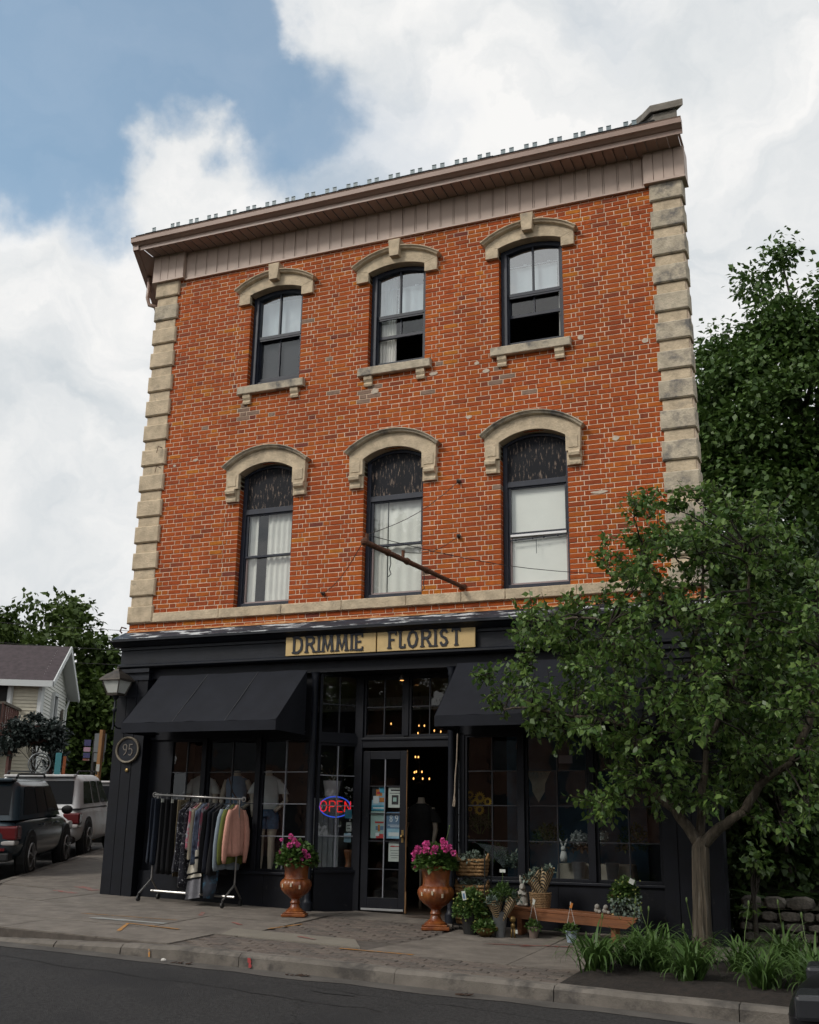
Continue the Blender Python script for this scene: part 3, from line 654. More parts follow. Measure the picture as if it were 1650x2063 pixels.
# entry recess: slanted side window on the left, plain slanted side on the right
eL = Vector((.40,.44,0)); SW = Vector((3.29,.06,0)); LL = eL.length
glazing('side_window', SW, eL, LL, .50, 2.17, 2, 4, BLD, mun='muntin_light', fr=.04, mw=.013); glazing('side_window', SW, eL, LL, 2.27, 3.12, 2, 2, BLD, mun='muntin', fr=.04, mw=.013)
nL = Vector((eL.y, -eL.x, 0)).normalized(); eLn = eL.normalized()
m_ = MB(); m_.obox(SW+eL*.5+Vector((0,0,2.22)), eLn, nL, (0,0,1), LL/2, .04, .05); obj('side_rail', m_, 'black_paint', BLD); m_ = MB(); m_.obox(SW+eL*.5+Vector((0,0,.20)), eLn, nL, (0,0,1), LL/2, .03, .30); m_.obox(SW+eL*.5+Vector((0,0,.485)), eLn, nL, (0,0,1), LL/2+.005, .055, .016); obj('side_panel', m_, 'black_paint', BLD)
m_ = MB(); m_.beam((5.30,.06,1.4), (5.13,.52,1.4), .05, 3.4); obj('side_panel', m_, 'black_paint', BLD)
m_ = MB(); m_.box(3.655,3.775,.455,.56,-.12,3.12); m_.box(5.06,5.15,.455,.56,-.12,3.12); m_.box(4.385,4.455,.47,.55,2.27,3.12); m_.box(3.775,5.06,.46,.56,2.115,2.255); m_.box(3.76,5.07,.44,.47,2.215,2.245); m_.box(3.775,5.06,.465,.555,3.08,3.12); obj('door_frame', m_, 'black_paint', BLD, bevel=.005)
glazing('transom_window', (3.775,.51,0), (1,0,0), .61, 2.256, 3.085, 2, 2, BLD, fr=.035, mw=.014); glazing('transom_window', (4.455,.51,0), (1,0,0), .605, 2.256, 3.085, 2, 2, BLD, fr=.035, mw=.014)
# door leaf (closed) with ten lights, the other leaf stands open inside
def leaf(name, X, mirror, rz, parent):
    f = MB(); f.box(0,.105,-.02,.02,.03,2.10); f.box(.555,.65,-.02,.02,.03,2.10); f.box(.105,.555,-.019,.02,.03,.195); f.box(.105,.555,-.019,.02,1.99,2.10)
    D_ = obj(name, f, 'black_paint', parent, X, bevel=.004); D_.rotation_euler = (0,0,rz)
    rows, cols = 5, 2; cw, rh = .45/2, (1.99-.195)/5
    b = MB(); b.box(.325,.337,-.016,.01,.195,1.99); obj('muntin', b, 'muntin_light', D_)
    for j in range(1, rows): b = MB(); b.box(.105,.555,-.015,.009,.195+rh*j-.006,.195+rh*j+.006); obj('muntin', b, 'muntin', D_)
    for i in range(2):
        for j in range(rows):
            b = MB(); x0, z0 = .105+cw*i, .195+rh*j; t = random.uniform(-.002,.002); b.add([(x0,t,z0),(x0+cw,-t,z0),(x0+cw,-t,z0+rh),(x0,t,z0+rh)], [(0,1,2,3)]); obj('pane', b, 'shop_glass', D_)
    b = MB(); b.sphere((.605,-.05,.98), .022, 10, 6); b.tube([(.605,-.02,.98),(.605,-.045,.98)], .009, 8); b.box(.59,.62,-.024,-.02,.9,1.06); mat('brass', (.35,.24,.10), .35, metal=.9, var=.3, vscale=30); obj('door_knob', b, 'brass', D_)
    b = MB(); b.box(.02,.63,-.024,-.0195,.032,.058); mat('kick_strip', (.45,.46,.47), .4, metal=.5); obj('door_sweep', b, 'kick_strip', D_)
    return D_
leaf('door', (3.785,.50,-.03), 1, 0, BLD); leaf('door', (5.055,.60,-.03), 1, R_(93), BLD)
mat('bare_wood', (.22,.12,.05), .8, var=.4, vscale=20, stretch=(1,1,.2)); m_ = MB(); m_.box(4.437,4.452,.478,.515,-.02,.25); m_.box(4.438,4.444,.478,.515,.25,2.08); obj('door_edge', m_, ['bare_wood'], BLD)
mat('threshold', (.06,.045,.035), .7, var=.4, vscale=12); m_ = MB(); m_.box(3.66,5.14,.30,.60,-.16,-.035); obj('threshold', m_, 'threshold', BLD, bevel=.01)
# interior of the shop, its sides parallel to the slanting side walls
def sbox(m, x0, x1, y0, y1, z0, z1):
    k = math.tan(ANG); f = lambda x, y, z: (x-k*y, y, z)
    m.add([f(x0,y0,z0),f(x1,y0,z0),f(x1,y1,z0),f(x0,y1,z0),f(x0,y0,z1),f(x1,y0,z1),f(x1,y1,z1),f(x0,y1,z1)], [(0,3,2,1),(4,5,6,7),(0,1,5,4),(1,2,6,5),(2,3,7,6),(3,0,4,7)])
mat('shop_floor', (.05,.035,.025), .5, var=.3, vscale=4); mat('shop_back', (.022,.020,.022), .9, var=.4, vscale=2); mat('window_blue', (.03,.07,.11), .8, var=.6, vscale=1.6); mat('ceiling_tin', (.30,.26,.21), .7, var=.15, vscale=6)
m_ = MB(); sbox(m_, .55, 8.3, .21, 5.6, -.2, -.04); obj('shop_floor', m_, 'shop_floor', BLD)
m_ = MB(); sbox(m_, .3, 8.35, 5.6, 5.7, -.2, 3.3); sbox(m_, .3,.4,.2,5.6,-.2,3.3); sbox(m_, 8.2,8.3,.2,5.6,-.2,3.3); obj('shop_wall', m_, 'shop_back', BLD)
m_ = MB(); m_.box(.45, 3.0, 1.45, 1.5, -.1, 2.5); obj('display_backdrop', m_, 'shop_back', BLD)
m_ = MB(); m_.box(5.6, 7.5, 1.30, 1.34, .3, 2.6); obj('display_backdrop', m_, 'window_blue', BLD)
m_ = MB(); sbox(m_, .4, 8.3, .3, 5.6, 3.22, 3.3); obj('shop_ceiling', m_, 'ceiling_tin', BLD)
def tin_band(x0, x1, y):
    b = MB(); b.box(x0, x1, y, y+.02, 2.78, 2.98)
    x = x0+.03
    while x < x1-.03:
        b.sphere((x, y-.004, 2.88), .035, 8, 5, (.7,.4,1.6)); b.sphere((x+.04, y-.004, 2.835), .018, 6, 4); x += .08
    mat('tin_white', (.42,.42,.40), .4, var=.2, vscale=30); obj('tin_frieze', b, 'tin_white', BLD)
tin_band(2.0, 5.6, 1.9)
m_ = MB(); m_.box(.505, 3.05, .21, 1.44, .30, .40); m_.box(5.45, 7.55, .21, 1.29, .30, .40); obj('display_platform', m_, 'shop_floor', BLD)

# ---------------------------------------------------------------- signs with raised letters
GL = {'D': [[(0,0),(0,1)], [(0,1),(.30,1),(.52,.82),(.58,.5),(.52,.18),(.30,0),(0,0)]],
      'R': [[(0,0),(0,1)], [(0,1),(.34,1),(.50,.88),(.50,.66),(.34,.53),(0,.53)], [(.26,.53),(.58,0)]],
      'I': [[(0,0),(0,1)]], 'M': [[(0,0),(.06,1)], [(.06,1),(.33,.12),(.60,1)], [(.60,1),(.68,0)]],
      'E': [[(0,0),(0,1)], [(0,1),(.46,1)], [(0,.52),(.36,.52)], [(0,0),(.48,0)]], 'F': [[(0,0),(0,1)], [(0,1),(.46,1)], [(0,.52),(.34,.52)]],
      'L': [[(0,0),(0,1)], [(0,0),(.34,.02)]], 'O': [[(.30,1),(.10,.88),(0,.5),(.10,.12),(.30,0),(.50,.12),(.60,.5),(.50,.88),(.30,1)]],
      'S': [[(.46,.80),(.36,.97),(.16,.97),(.04,.80),(.10,.60),(.36,.44),(.46,.22),(.34,.03),(.14,.03),(.02,.22)]], 'T': [[(.26,0),(.26,1)], [(0,.97),(.52,.97)]],
      'P': [[(0,0),(0,1)], [(0,1),(.34,1),(.50,.86),(.50,.62),(.34,.48),(0,.48)]], 'N': [[(0,0),(0,1)], [(0,1),(.5,0)], [(.5,0),(.5,1)]],
      '9': [[(.44,.62),(.30,.48),(.12,.52),(.03,.72),(.10,.94),(.28,1),(.44,.88),(.46,.6),(.38,.22),(.14,0)]],
      '5': [[(.44,1),(.10,1),(.07,.58),(.28,.62),(.44,.46),(.42,.18),(.24,0),(.04,.08)]],
      '8': [[(.24,.52),(.06,.66),(.08,.9),(.24,1),(.40,.9),(.42,.66),(.24,.52),(.04,.34),(.06,.1),(.24,0),(.42,.1),(.44,.34),(.24,.52)]], '1': [[(0,0),(0,1)]], '0': [[(.22,1),(.04,.8),(.04,.2),(.22,0),(.4,.2),(.4,.8),(.22,1)]]}
ADV = {'D':.78,'R':.74,'I':.26,'M':.86,'E':.66,'F':.62,'L':.46,'O':.80,'S':.68,'T':.62}
SERIF = {'D':[(0,0),(0,1)],'R':[(0,0),(0,1),(.58,0)],'I':[(0,0),(0,1)],'M':[(0,0),(.06,1),(.60,1),(.68,0)],'E':[(0,0),(0,1)],'F':[(0,0),(0,1)],'L':[(0,1)],'T':[(.26,0)],'O':[],'S':[]}
def stroke(m, pts, w, x, z, s, y0, y1):
    P = [Vector((a*s, b*s)) for a, b in pts]; n = len(P); Lf, Rt = [], []; closed = (P[0]-P[-1]).length < 1e-6
    for i in range(n):
        a = P[i-1] if i else (P[-2] if closed else P[0]); c = P[i+1] if i < n-1 else (P[1] if closed else P[-1])
        d1 = (P[i]-a); d2 = (c-P[i]); d1 = d1.normalized() if d1.length > 1e-9 else d2.normalized(); d2 = d2.normalized() if d2.length > 1e-9 else d1
        t = (d1+d2); t = t.normalized() if t.length > 1e-6 else d1; nn = Vector((-t.y, t.x)); k = 1/max(.55, nn.dot(Vector((-d1.y, d1.x))))
        Lf.append(P[i]+nn*w*k/2); Rt.append(P[i]-nn*w*k/2)
    vs = []; fs = []
    for a, b in zip(Lf, Rt): vs += [(x+a.x,y0,z+a.y),(x+b.x,y0,z+b.y),(x+a.x,y1,z+a.y),(x+b.x,y1,z+b.y)]
    for i in range(n-1): o = i*4; fs += [(o,o+1,o+5,o+4),(o,o+4,o+6,o+2),(o+1,o+3,o+7,o+5)]
    fs += [(0,2,3,1),((n-1)*4,(n-1)*4+1,(n-1)*4+3,(n-1)*4+2)]
    m.add(vs, fs)
mat('sign_wood', (.56,.40,.18), .6, var=.10, vscale=4, bump=.1, bscale=50, col2=(.20,.11,.05), mask=(6,.70,.04)); mat('letter_navy', (.008,.010,.018), .5, var=.3)
def sign(x0, x1, z0, z1, text, tx, hgt, label):
    S_ = thing('sign_board', label, 'sign', ((x0+x1)/2, -.13, z0), group='shop name boards')
    b = MB(); w = (x1-x0)/2; b.box(-w, w, 0, .03, 0, z1-z0); obj('board', b, 'sign_wood', S_, bevel=.004)
    x = tx-(x0+x1)/2; k = 0
    for ch in text:
        b = MB(); off = 0
        for st in GL[ch]:
            thin = len(st) == 2 and abs(st[0][1]-st[1][1]) < .1
            stroke(b, st, .034 if not thin else .028, x, .040, hgt, -.012-off, .001); off += .0006
        for (sx, sz) in SERIF.get(ch, []):
            c = x+sx*hgt; zz = .040+sz*hgt; b.box(c-.030, c+.030, -.012-off, .001, zz-.008, zz+.010); off += .0006
        if ch in 'EFL' :
            tips = {'E':[(.46,.93),(.48,.07)],'F':[(.46,.93)],'L':[(.34,.09)]}[ch]
            for sx, sz in tips: b.box(x+sx*hgt-.014, x+sx*hgt+.006, -.012-off, .001, .040+sz*hgt-.026, .040+sz*hgt+.026); off += .0006
        if ch == 'T':
            for sx in (.0, .52): b.box(x+sx*hgt-.009, x+sx*hgt+.009, -.012-off, .001, .040+.82*hgt, .040+1.03*hgt); off += .0006
        obj('letter', b, 'letter_navy', S_); x += ADV[ch]*hgt*LSP
    return S_
LSP = 1.20
sign(2.82, 4.205, 3.345, 3.628, 'DRIMMIE', 2.955, .212, 'left one of the two tan lettered name boards over the entrance')
sign(4.225, 5.63, 3.345, 3.628, 'FLORIST', 4.41, .212, 'right one of the two tan lettered name boards over the entrance')

# ---------------------------------------------------------------- awnings
mat('awning_cloth', (.010,.0115,.017), .85, var=.22, vscale=3, bump=.12, bscale=150, col2=(.40,.40,.40), mask=(38,.765,.012), spec=.3); mat('awning_seam', (.035,.036,.04), .8)
def awning(x0, x1, label):
    yt, zt, yb, zb, zv = -.06, 3.15, -.88, 2.395, 2.262
    A = thing('awning', label, 'awning', ((x0+x1)/2, 0, zv), group='black shop awnings'); w = (x1-x0)/2
    b = MB(); n = 30; rows = 12; vs = []; fs = []
    for j in range(rows+1):
        t = j/rows
        for i in range(n+1):
            s = i/n; sag = -.030*math.sin(math.pi*t)*(.35+.65*abs(math.sin(s*math.pi*3)))+.004*math.sin(s*47+t*5)*t+.003*math.sin(s*23-t*9)
            vs.append((lin(-w, w, s), lin(yt, yb, t), lin(zt, zb, t)-zv+sag))
    for j in range(rows):
        for i in range(n): a = j*(n+1)+i; fs.append((a, a+n+1, a+n+2, a+1))
    b.add(vs, fs); obj('canopy', b, 'awning_cloth', A, smooth=True)
    b = MB(); vs = []; fs = []; n = 24
    for i in range(n+1):
        s = i/n; vs += [(lin(-w, w, s), yb, zb-zv), (lin(-w, w, s), yb+.004*math.sin(s*40), 0)]
    for i in range(n): fs.append((2*i, 2*i+1, 2*i+3, 2*i+2))
    b.add(vs, fs); obj('valance', b, 'awning_cloth', A, smooth=True)
    for s in (-1, 1):
        b = MB(); b.add([(s*w, yt, zt-zv), (s*w, yb, zb-zv), (s*w, yb, 0), (s*w, yt, 0)], [(0,1,2,3)]); obj('side_flap', b, 'awning_cloth', A)
    for s in (.34, .68):
        b = MB(); x = lin(-w, w, s); b.beam((x, yt, zt-zv+.001), (x, yb, zb-zv+.001), .008, .006, (0,0,1)); obj('seam', b, 'awning_seam', A)
    b = MB(); b.tube([(-w+.02, yb+.02, .02), (w-.02, yb+.02, .02)], .012, 6); b.tube([(-w+.02, yb+.02, .02), (-w+.02, -.02, .05)], .012, 6); b.tube([(w-.02, yb+.02, .02), (w-.02, -.02, .05)], .012, 6); obj('frame', b, 'black_cornice', A)
awning(.70, 3.14, 'black cloth awning over the clothing window'); awning(5.36, 7.92, 'black cloth awning over the flower window, half hidden by the tree')

# ---------------------------------------------------------------- lantern, plaque, bell, spot, rope
mat('lantern_metal', (.06,.05,.042), .55, metal=.4, var=.4, vscale=14); mat('milk_glass', (.78,.80,.76), .35, var=.06, trans=.3)
Lm = thing('wall_lantern', 'old bracket lantern with frosted panes on the black corner pier', 'lamp', (.09, -.26, 2.42))
b = MB()
def sq(r, z): return [(r,r,z),(-r,r,z),(-r,-r,z),(r,-r,z)]
b.loft([sq(.085,.47), sq(.15,.66)]); obj('lamp_glass', b, 'milk_glass', Lm)
b = MB(); b.loft([sq(.185,.655), sq(.18,.68), sq(.115,.75), sq(.06,.79), sq(.05,.80), sq(.03,.83)]); b.sphere((0,0,.845), .022, 8, 5); obj('lamp_roof', b, 'lantern_metal', Lm)
b = MB()
for i in range(4):
    p = sq(.09,.46)[i]; q_ = sq(.157,.665)[i]; b.beam(p, q_, .014, .014)
b.loft([sq(.095,.44), sq(.10,.475)]); obj('lamp_frame', b, 'lantern_metal', Lm)
b = MB(); b.lathe([(.02,-.05),(.014,0),(.014,.2),(.03,.22),(.03,.25),(.016,.27),(.016,.38),(.035,.40),(.05,.44)], (0,0,0), 10); b.tube([(0,0,.02),(0,.1,-.02),(0,.20,-.02)], .012, 6); obj('lamp_post', b, 'black_cornice', Lm, smooth='auto')
mat('plaque_ring', (.17,.145,.11), .6, metal=.2, var=.35, vscale=18, bump=.4, bscale=40)
Pq = thing('number_plaque', 'oval plaque with number 95 in a weathered ring on the corner pier', 'sign', (.255, -.075, 2.09))
b = MB(); n = 40; prof = [(.86,.0),(.84,-.02),(.88,-.035),(.93,-.03),(.96,-.04),(1,-.025),(1,0)]
b.loft([[( .205*r*math.cos(2*math.pi*j/n), y, .19*r*math.sin(2*math.pi*j/n)) for j in range(n)] for r, y in prof], cap=False); obj('ring', b, 'plaque_ring', Pq, smooth=True)
b = MB(); b.prism([(.18*math.cos(2*math.pi*j/n), .165*math.sin(2*math.pi*j/n)) for j in range(n)], -.012, .005); obj('field', b, 'black_cornice', Pq)
mat('number_paint', (.16,.14,.12), .6); b = MB(); stroke(b, GL['9'][0], .013, -.085, -.075, .155, -.02, -.010); stroke(b, GL['5'][0], .013, .015, -.078, .155, -.02, -.010); obj('number', b, 'number_paint', Pq)
b = MB(); b.lathe([(.028,0),(.026,.012),(.012,.016)], n=14)
b.v = [(x, -z, y) for x, y, z in b.v]; obj('bell_plate', b, 'brass', None, (.262,-.075,1.80), label='small round brass plate below the number plaque', cat='plate')
Sp = thing('spot_lamp', 'small lit spot lamp hung from the entry ceiling', 'lamp', (4.44,.25,3.12))
b = MB(); b.tube([(0,0,0),(0,-.01,-.03)], .01, 6); b.lathe([(.012,-.03),(.02,-.05),(.035,-.09),(.04,-.12)], n=12); obj('shade', b, 'lantern_metal', Sp)
mat('bulb_warm', (1,.6,.25), .4, emit=(1,.48,.13), estr=1.8); mat('bulb_spot', (1,.6,.25), .4, emit=(1,.45,.12), estr=1.5); b = MB(); b.sphere((0,0,-.117), .03, 10, 6, (1,1,.4)); obj('bulb', b, 'bulb_spot', Sp)
mat('rope', (.34,.28,.22), .9, var=.3, vscale=40); b = MB(); b.tube([(5.365,-.06,2.24),(5.355,-.06,1.9),(5.335,-.06,1.7),(5.33,-.06,1.50),(5.315,-.06,1.40),(5.305,-.06,1.335),(5.325,-.06,1.33),(5.335,-.06,1.40),(5.325,-.06,1.47)], .008, 6); obj('hanging_rope', b, 'rope', None, label='pale rope with a loop hanging beside the right entry column', cat='rope')
for nm, pts, lab in (('chandelier', [(3.537,3,2.153),(3.58,3.02,2.152),(3.524,3,1.913),(3.575,2.95,1.92),(3.652,3,1.92),(3.551,2.9,1.812),(3.687,2.95,1.812),(3.78,3,1.812)], 'chandelier with small warm candle bulbs inside the open door'),
                     ('string_lights', [(3.101,3,2.686),(3.313,3,2.635),(3.59,3,2.645),(3.685,3,2.643),(3.575,3,2.527),(3.857,3,2.562),(3.968,3,2.544)], 'warm bulbs inside the shop seen through the transom panes')):
    cx = sum(p[0] for p in pts)/len(pts); T = thing(nm, lab, 'lamp', (cx, 3, 3.2)); b = MB(); b.tube([(0,0,0),(0,0,-.5)], .006, 5); b.tube([(0,0,-.5),(0,0,(-1.3 if nm[0]=='c' else -.6))], .01, 5)
    for p in pts:
        l = (p[0]-cx, p[1]-3, p[2]-3.2); b.tube([(0,0,l[2]-.05), (l[0]*.6, l[1]*.6, l[2]-.09), (l[0], l[1], l[2]-.03)], .005, 5)
    obj('arm', b, 'lantern_metal', T)
    for p in pts: b = MB(); b.sphere((p[0]-cx, p[1]-3, p[2]-3.2), .0115, 8, 6, (1,1,1.6)); obj('bulb', b, 'bulb_warm', T)

# iron flag pole with guy wires
mat('wire', (.03,.028,.028), .6)
T = thing('iron_pole', 'rusty iron pole standing out from the brick wall, held by guy wires', 'pole', (5.41,-.01,4.186))
tip = Vector((.02,-3.18,-.16)); b = MB(); b.tube([(0,0,0), tip*.5, tip], [.028,.03,.032], 10); b.lathe([(.05,-.03),(.055,0),(.05,.03)], (0,0,0), 10); obj('pole', b, 'rust', T, smooth='auto')
for t in (.62,.80,.42): b = MB(); c = tip*t; b.tube([c+Vector((0,-.02,0)), c+Vector((0,.02,0))], .042, 10); obj('collar', b, 'rust', T)
b = MB(); c = tip*.66; b.tube([c, c+Vector((.0,0,.11))], .02, 7); obj('collar', b, 'rust', T); b = MB(); c = tip*.985; b.tube([c, c+Vector((0,0,.10))], .02, 7); b.sphere(tip+Vector((0,-.01,0)), .045, 8, 6); obj('collar', b, 'rust', T)
for t in (.45, .78):
    b = MB(); c = tip*t; b.tube([c+Vector((0,0,-.03)), c+Vector((.01,0,-.12)), c+Vector((-.01,.01,-.18)), c+Vector((.015,0,-.24)), c+Vector((-.02,0,-.27))], .006, 5); obj('hook_chain', b, 'wire', T)
anc = [(5.354,5.678,.985), (5.357,4.895,.66), (3.319,4.228,.985), (7.433,4.211,.985)]
for x, z, t in anc:
    p = Vector((x-5.41,-.01,z-4.186)); q_ = tip*t+Vector((0,0,.09)); b = MB(); b.tube([lin(p, q_, k/8)+Vector((0,0,-.10*math.sin(math.pi*k/8))) for k in range(9)], .0045, 5); obj('guy_wire', b, 'wire', T)
    b = MB(); b.sphere(p, .032, 8, 6); b.tube([p, p+Vector((0,-.07,.0))], .012, 6); obj('anchor', b, 'lantern_metal', T)

# ---------------------------------------------------------------- neon sign, notices
mat('neon_red', (.5,.02,.02), .4, emit=(1,.02,.02), estr=.6); mat('neon_blue', (.05,.1,.6), .4, emit=(.05,.13,.9), estr=.42)
NS = SW+eLn*.30-nL*.05; T = thing('neon_sign', 'lit neon OPEN sign with red letters in a blue oval', 'sign', (NS.x, NS.y, 1.17))
def on(u_, v_, d=0): return eLn*u_+Vector((0,0,v_))+nL*d
b = MB(); b.tube([on(.225*math.cos(a), .15+.135*math.sin(a)) for a in [2*math.pi*i/40 for i in range(41)]], .0085, 6); obj('oval_tube', b, 'neon_blue', T)
x = -.225
for ch, w_ in (('O',.135),('P',.115),('E',.11),('N',.115)):
    sc_ = .14; b = MB(); sx = w_*.72/(.6 if ch == 'O' else .5)
    for st in GL[ch]: b.tube([on(x+p[0]*sx, .085+p[1]*sc_, .02) for p in st], .0075, 6)
    obj('letter_tube', b, 'neon_red', T); x += w_
mat('paper', (.50,.52,.48), .8, var=.06); mat('paper_mint', (.30,.42,.38), .8, var=.08); mat('print_blue', (.10,.17,.27), .8, var=.2, vscale=8); mat('print_teal', (.05,.25,.35), .8, var=.4, vscale=10); mat('print_orange', (.45,.16,.03), .8, var=.5, vscale=14); mat('print_red', (.40,.04,.04), .8, var=.3); mat('print_dark', (.02,.022,.026), .8, var=.5, vscale=30); mat('print_white', (.6,.62,.62), .8); mat('print_sky', (.25,.42,.52), .8, var=.3, vscale=9)
PM = ['paper','paper_mint','print_blue','print_teal','print_orange','print_red','print_dark','print_white','print_sky']; PI = {n: i for i, n in enumerate(PM)}
def notice(x0, x1, z0, z1, base, blocks, label, nums=None, y=.512, e=None):
    b = MB(); b.m = PI[base]; w, h = x1-x0, z1-z0; b.box(0, w, 0, .002, 0, h); off = .0005
    for (u0, u1, v0, v1, m) in blocks: b.m = PI[m]; b.box(u0*w, u1*w, -off, .0, v0*h, v1*h); off += .0004
    if nums:
        b.m = PI[nums[0]]; xx = nums[2]*w
        for ch in nums[1]: stroke(b, GL[ch][0], .009, xx, nums[3]*h, nums[4]*h, -off, 0); xx += nums[5]*w; off += .0004
    o = obj('notice', b, PM, None, (x0, y, z0), label=label, cat='poster', group='notices in the door and side window')
    return o
notice(3.915,4.118,1.28,1.59,'print_sky',[(.0,.5,.45,1,'print_dark'),(.3,.75,.62,.9,'print_orange'),(.55,1,.75,1,'print_teal'),(.1,.5,.3,.62,'print_white'),(.55,.9,.35,.55,'print_orange'),(.35,.6,.7,.8,'print_red'),(0,1,0,.22,'print_teal'),(.1,.9,.08,.14,'print_white')],'colourful illustrated poster in the second row of door panes')
notice(4.160,4.36,1.32,1.585,'paper',[(.18,.85,.82,.9,'print_dark'),(.25,.75,.15,.62,'print_dark'),(.35,.6,.3,.5,'paper_mint'),(.1,.9,.7,.73,'print_dark')],'pale poster with a dark square picture in the door')
notice(3.905,4.12,.92,1.27,'paper_mint',[(.3,.95,.9,.94,'print_orange'),(.3,.9,.55,.62,'print_red'),(.35,.95,.30,.45,'print_blue'),(.5,.65,.25,.5,'print_orange'),(.4,1,.0,.16,'print_red'),(.35,.6,.08,.2,'print_white')],'mint green poster with red print in the door')
notice(4.138,4.358,.915,1.262,'print_blue',[(.05,.95,.02,.38,'print_sky'),(.15,.85,.1,.24,'print_white'),(.1,.9,.5,.52,'print_white'),(.25,.9,.44,.46,'print_white')],'blue poster with large white numerals in the door',('print_white','89',.22,.64,.24,.36))
notice(4.178,4.355,.625,.875,'paper',[(.1,.9,.75,.79,'print_red'),(.2,.5,.74,.81,'print_red'),(.15,.85,.55,.57,'print_dark'),(.2,.8,.42,.44,'print_dark'),(.15,.85,.3,.32,'print_dark'),(.25,.75,.18,.2,'print_dark')],'white typed notice with red heading in the door')
for dz, base, lab, w in ((.86,'print_sky','lowest pale blue card beside the OPEN sign',.10), (1.0,'paper','white card below the OPEN sign',.075), (1.17,'print_teal','teal card at the right end of the OPEN sign',.10)):
    o = notice(0, w, 0, .12, base, [(.15,.85,.6,.7,'print_dark'),(.2,.8,.3,.36,'print_dark')] if base == 'paper' else [(.1,.9,.4,.5,'print_blue')], lab); p = SW+eLn*(LL-.06-w)-nL*.02; o.location = (p.x, p.y, dz); o.rotation_euler = (0,0,math.atan2(eLn.y, eLn.x))
# ---------------------------------------------------------------- ground, roads, pavement
mat('asphalt', (.038,.036,.036), .92, var=.5, vscale=34, detail=10, bump=1.8, bscale=110, col2=(.028,.027,.028), mask=(.55,.56,.06), coord='World', spec=.3)
mat('asphalt_side', (.048,.046,.045), .92, var=.25, vscale=1.5, bump=.8, bscale=200, coord='World', spec=.3)
mat('concrete', (.168,.147,.127), .9, var=.26, vscale=5, bump=.45, bscale=120, col2=(.115,.10,.088), mask=(1.7,.62,.10), coord='World', spec=.3)
mat('concrete_light', (.20,.18,.15), .9, var=.15, vscale=2, bump=.45, bscale=120, coord='World', spec=.3)
mat('kerb', (.155,.138,.12), .9, var=.25, vscale=3, bump=.6, bscale=60, col2=(.075,.068,.062), mask=(3.2,.56,.07), coord='World', spec=.3)
PV = ['paver_a','paver_b','paver_c']; mat('paver_a', (.118,.094,.080), .9, var=.25, vscale=14, bump=.5, bscale=90); mat('paver_b', (.100,.084,.073), .9, var=.25, vscale=14, bump=.5, bscale=90); mat('paver_c', (.135,.11,.092), .9, var=.25, vscale=14, bump=.5, bscale=90)
mat('soil', (.018,.013,.010), .95, var=.5, vscale=14, bump=1.5, bscale=35); mat('grass_ground', (.03,.042,.016), .95, var=.4, vscale=3, bump=1, bscale=30)
RD = -.125      # road surface below the pavement plane
def plane_poly(m, pts, dz=0, thick=.0):
    n = len(pts); top = [(x, y, ground(x, y)+dz) for x, y in pts]
    if thick:
        m.add(top+[(x, y, z-thick) for x, y, z in top], [tuple(range(n)), tuple(range(2*n-1, n-1, -1))]+[(i, (i+1) % n, (i+1) % n+n, i+n)[::-1] for i in range(n)])
    else: m.add(top, [tuple(range(n))])
# one sheet out to the horizon: slopes like the street near the building and flattens far away
def far_ground(x, y):
    cx, cy = max(-45, min(45, x)), max(-45, min(45, y)); return ground(cx, cy)
gx = sorted(set([-700,-300,-150,-90,-60,-45]+list(range(-40, 41, 5))+[45,60,90,150,300,700])); gv = [(x, y, far_ground(x, y)-.30) for y in gx for x in gx]; n = len(gx)
obj('ground', MB().add(gv, [(j*n+i, j*n+i+1, (j+1)*n+i+1, (j+1)*n+i) for j in range(n-1) for i in range(n-1)]), 'grass_ground', kind='structure')
KY = -3.45      # back of the kerb along the main street
SD = Vector((-math.sin(R_(27)), math.cos(R_(27)), 0)); SN = Vector((-SD.y, SD.x, 0))   # side street direction and its left normal
K0 = Vector((-2.2, .47, 0))                                    # a point of the side street kerb
b = MB(); plane_poly(b, [(-45, -14.6), (45, -14.6), (45, KY-.17), (1.2, KY-.17), (-.6, -2.6)]+[((K0+SD*-1.2).x, (K0+SD*-1.2).y), (-8.5, -2.2), (-14, -3.6), (-45, -3.6)], RD, .0); obj('road', b, 'asphalt', kind='structure')
b = MB(); a = K0+SD*-1.2; c = K0+SD*42; plane_poly(b, [(a.x, a.y), (c.x, c.y), (c+SN*8).to_tuple()[:2], (-8.6, -2.2)], RD+.004); obj('side_road', b, 'asphalt_side', kind='structure')
# pavement base under the slabs
PVT = MB(); cpts = [(13.5, .3), (13.5, KY), (2.4, KY), (1.2, KY-.02), (-.35, -2.75), (-1.45, -1.0)]+[(K0+SD*.3).to_tuple()[:2], (K0+SD*20).to_tuple()[:2], (K0+SD*20-SN*2.2).to_tuple()[:2], (.35, .9)]
PVM = MB(); plane_poly(PVM, cpts[::-1], -.012, .25); mat('joint', (.085,.072,.062), .95, var=.3); PAVE = obj('pavement', PVM, 'joint', kind='structure')
def slab(pts, m='concrete', dz=0., name='paving_slab', gap=.006):
    cx = sum(p[0] for p in pts)/len(pts); cy = sum(p[1] for p in pts)/len(pts); q_ = []
    for x, y in pts:
        d = math.hypot(x-cx, y-cy); k = max(0, 1-gap*1.4/d); q_.append((cx+(x-cx)*k, cy+(y-cy)*k))
    a = sum(q_[i][0]*q_[(i+1) % len(q_)][1]-q_[(i+1) % len(q_)][0]*q_[i][1] for i in range(len(q_)))
    if a < 0: q_ = q_[::-1]
    b = MB(); plane_poly(b, q_, dz+random.uniform(-.002,.002), .05); return obj(name, b, m, PAVE)
xs_ = [-.1, 1.25, 2.55, 3.72]
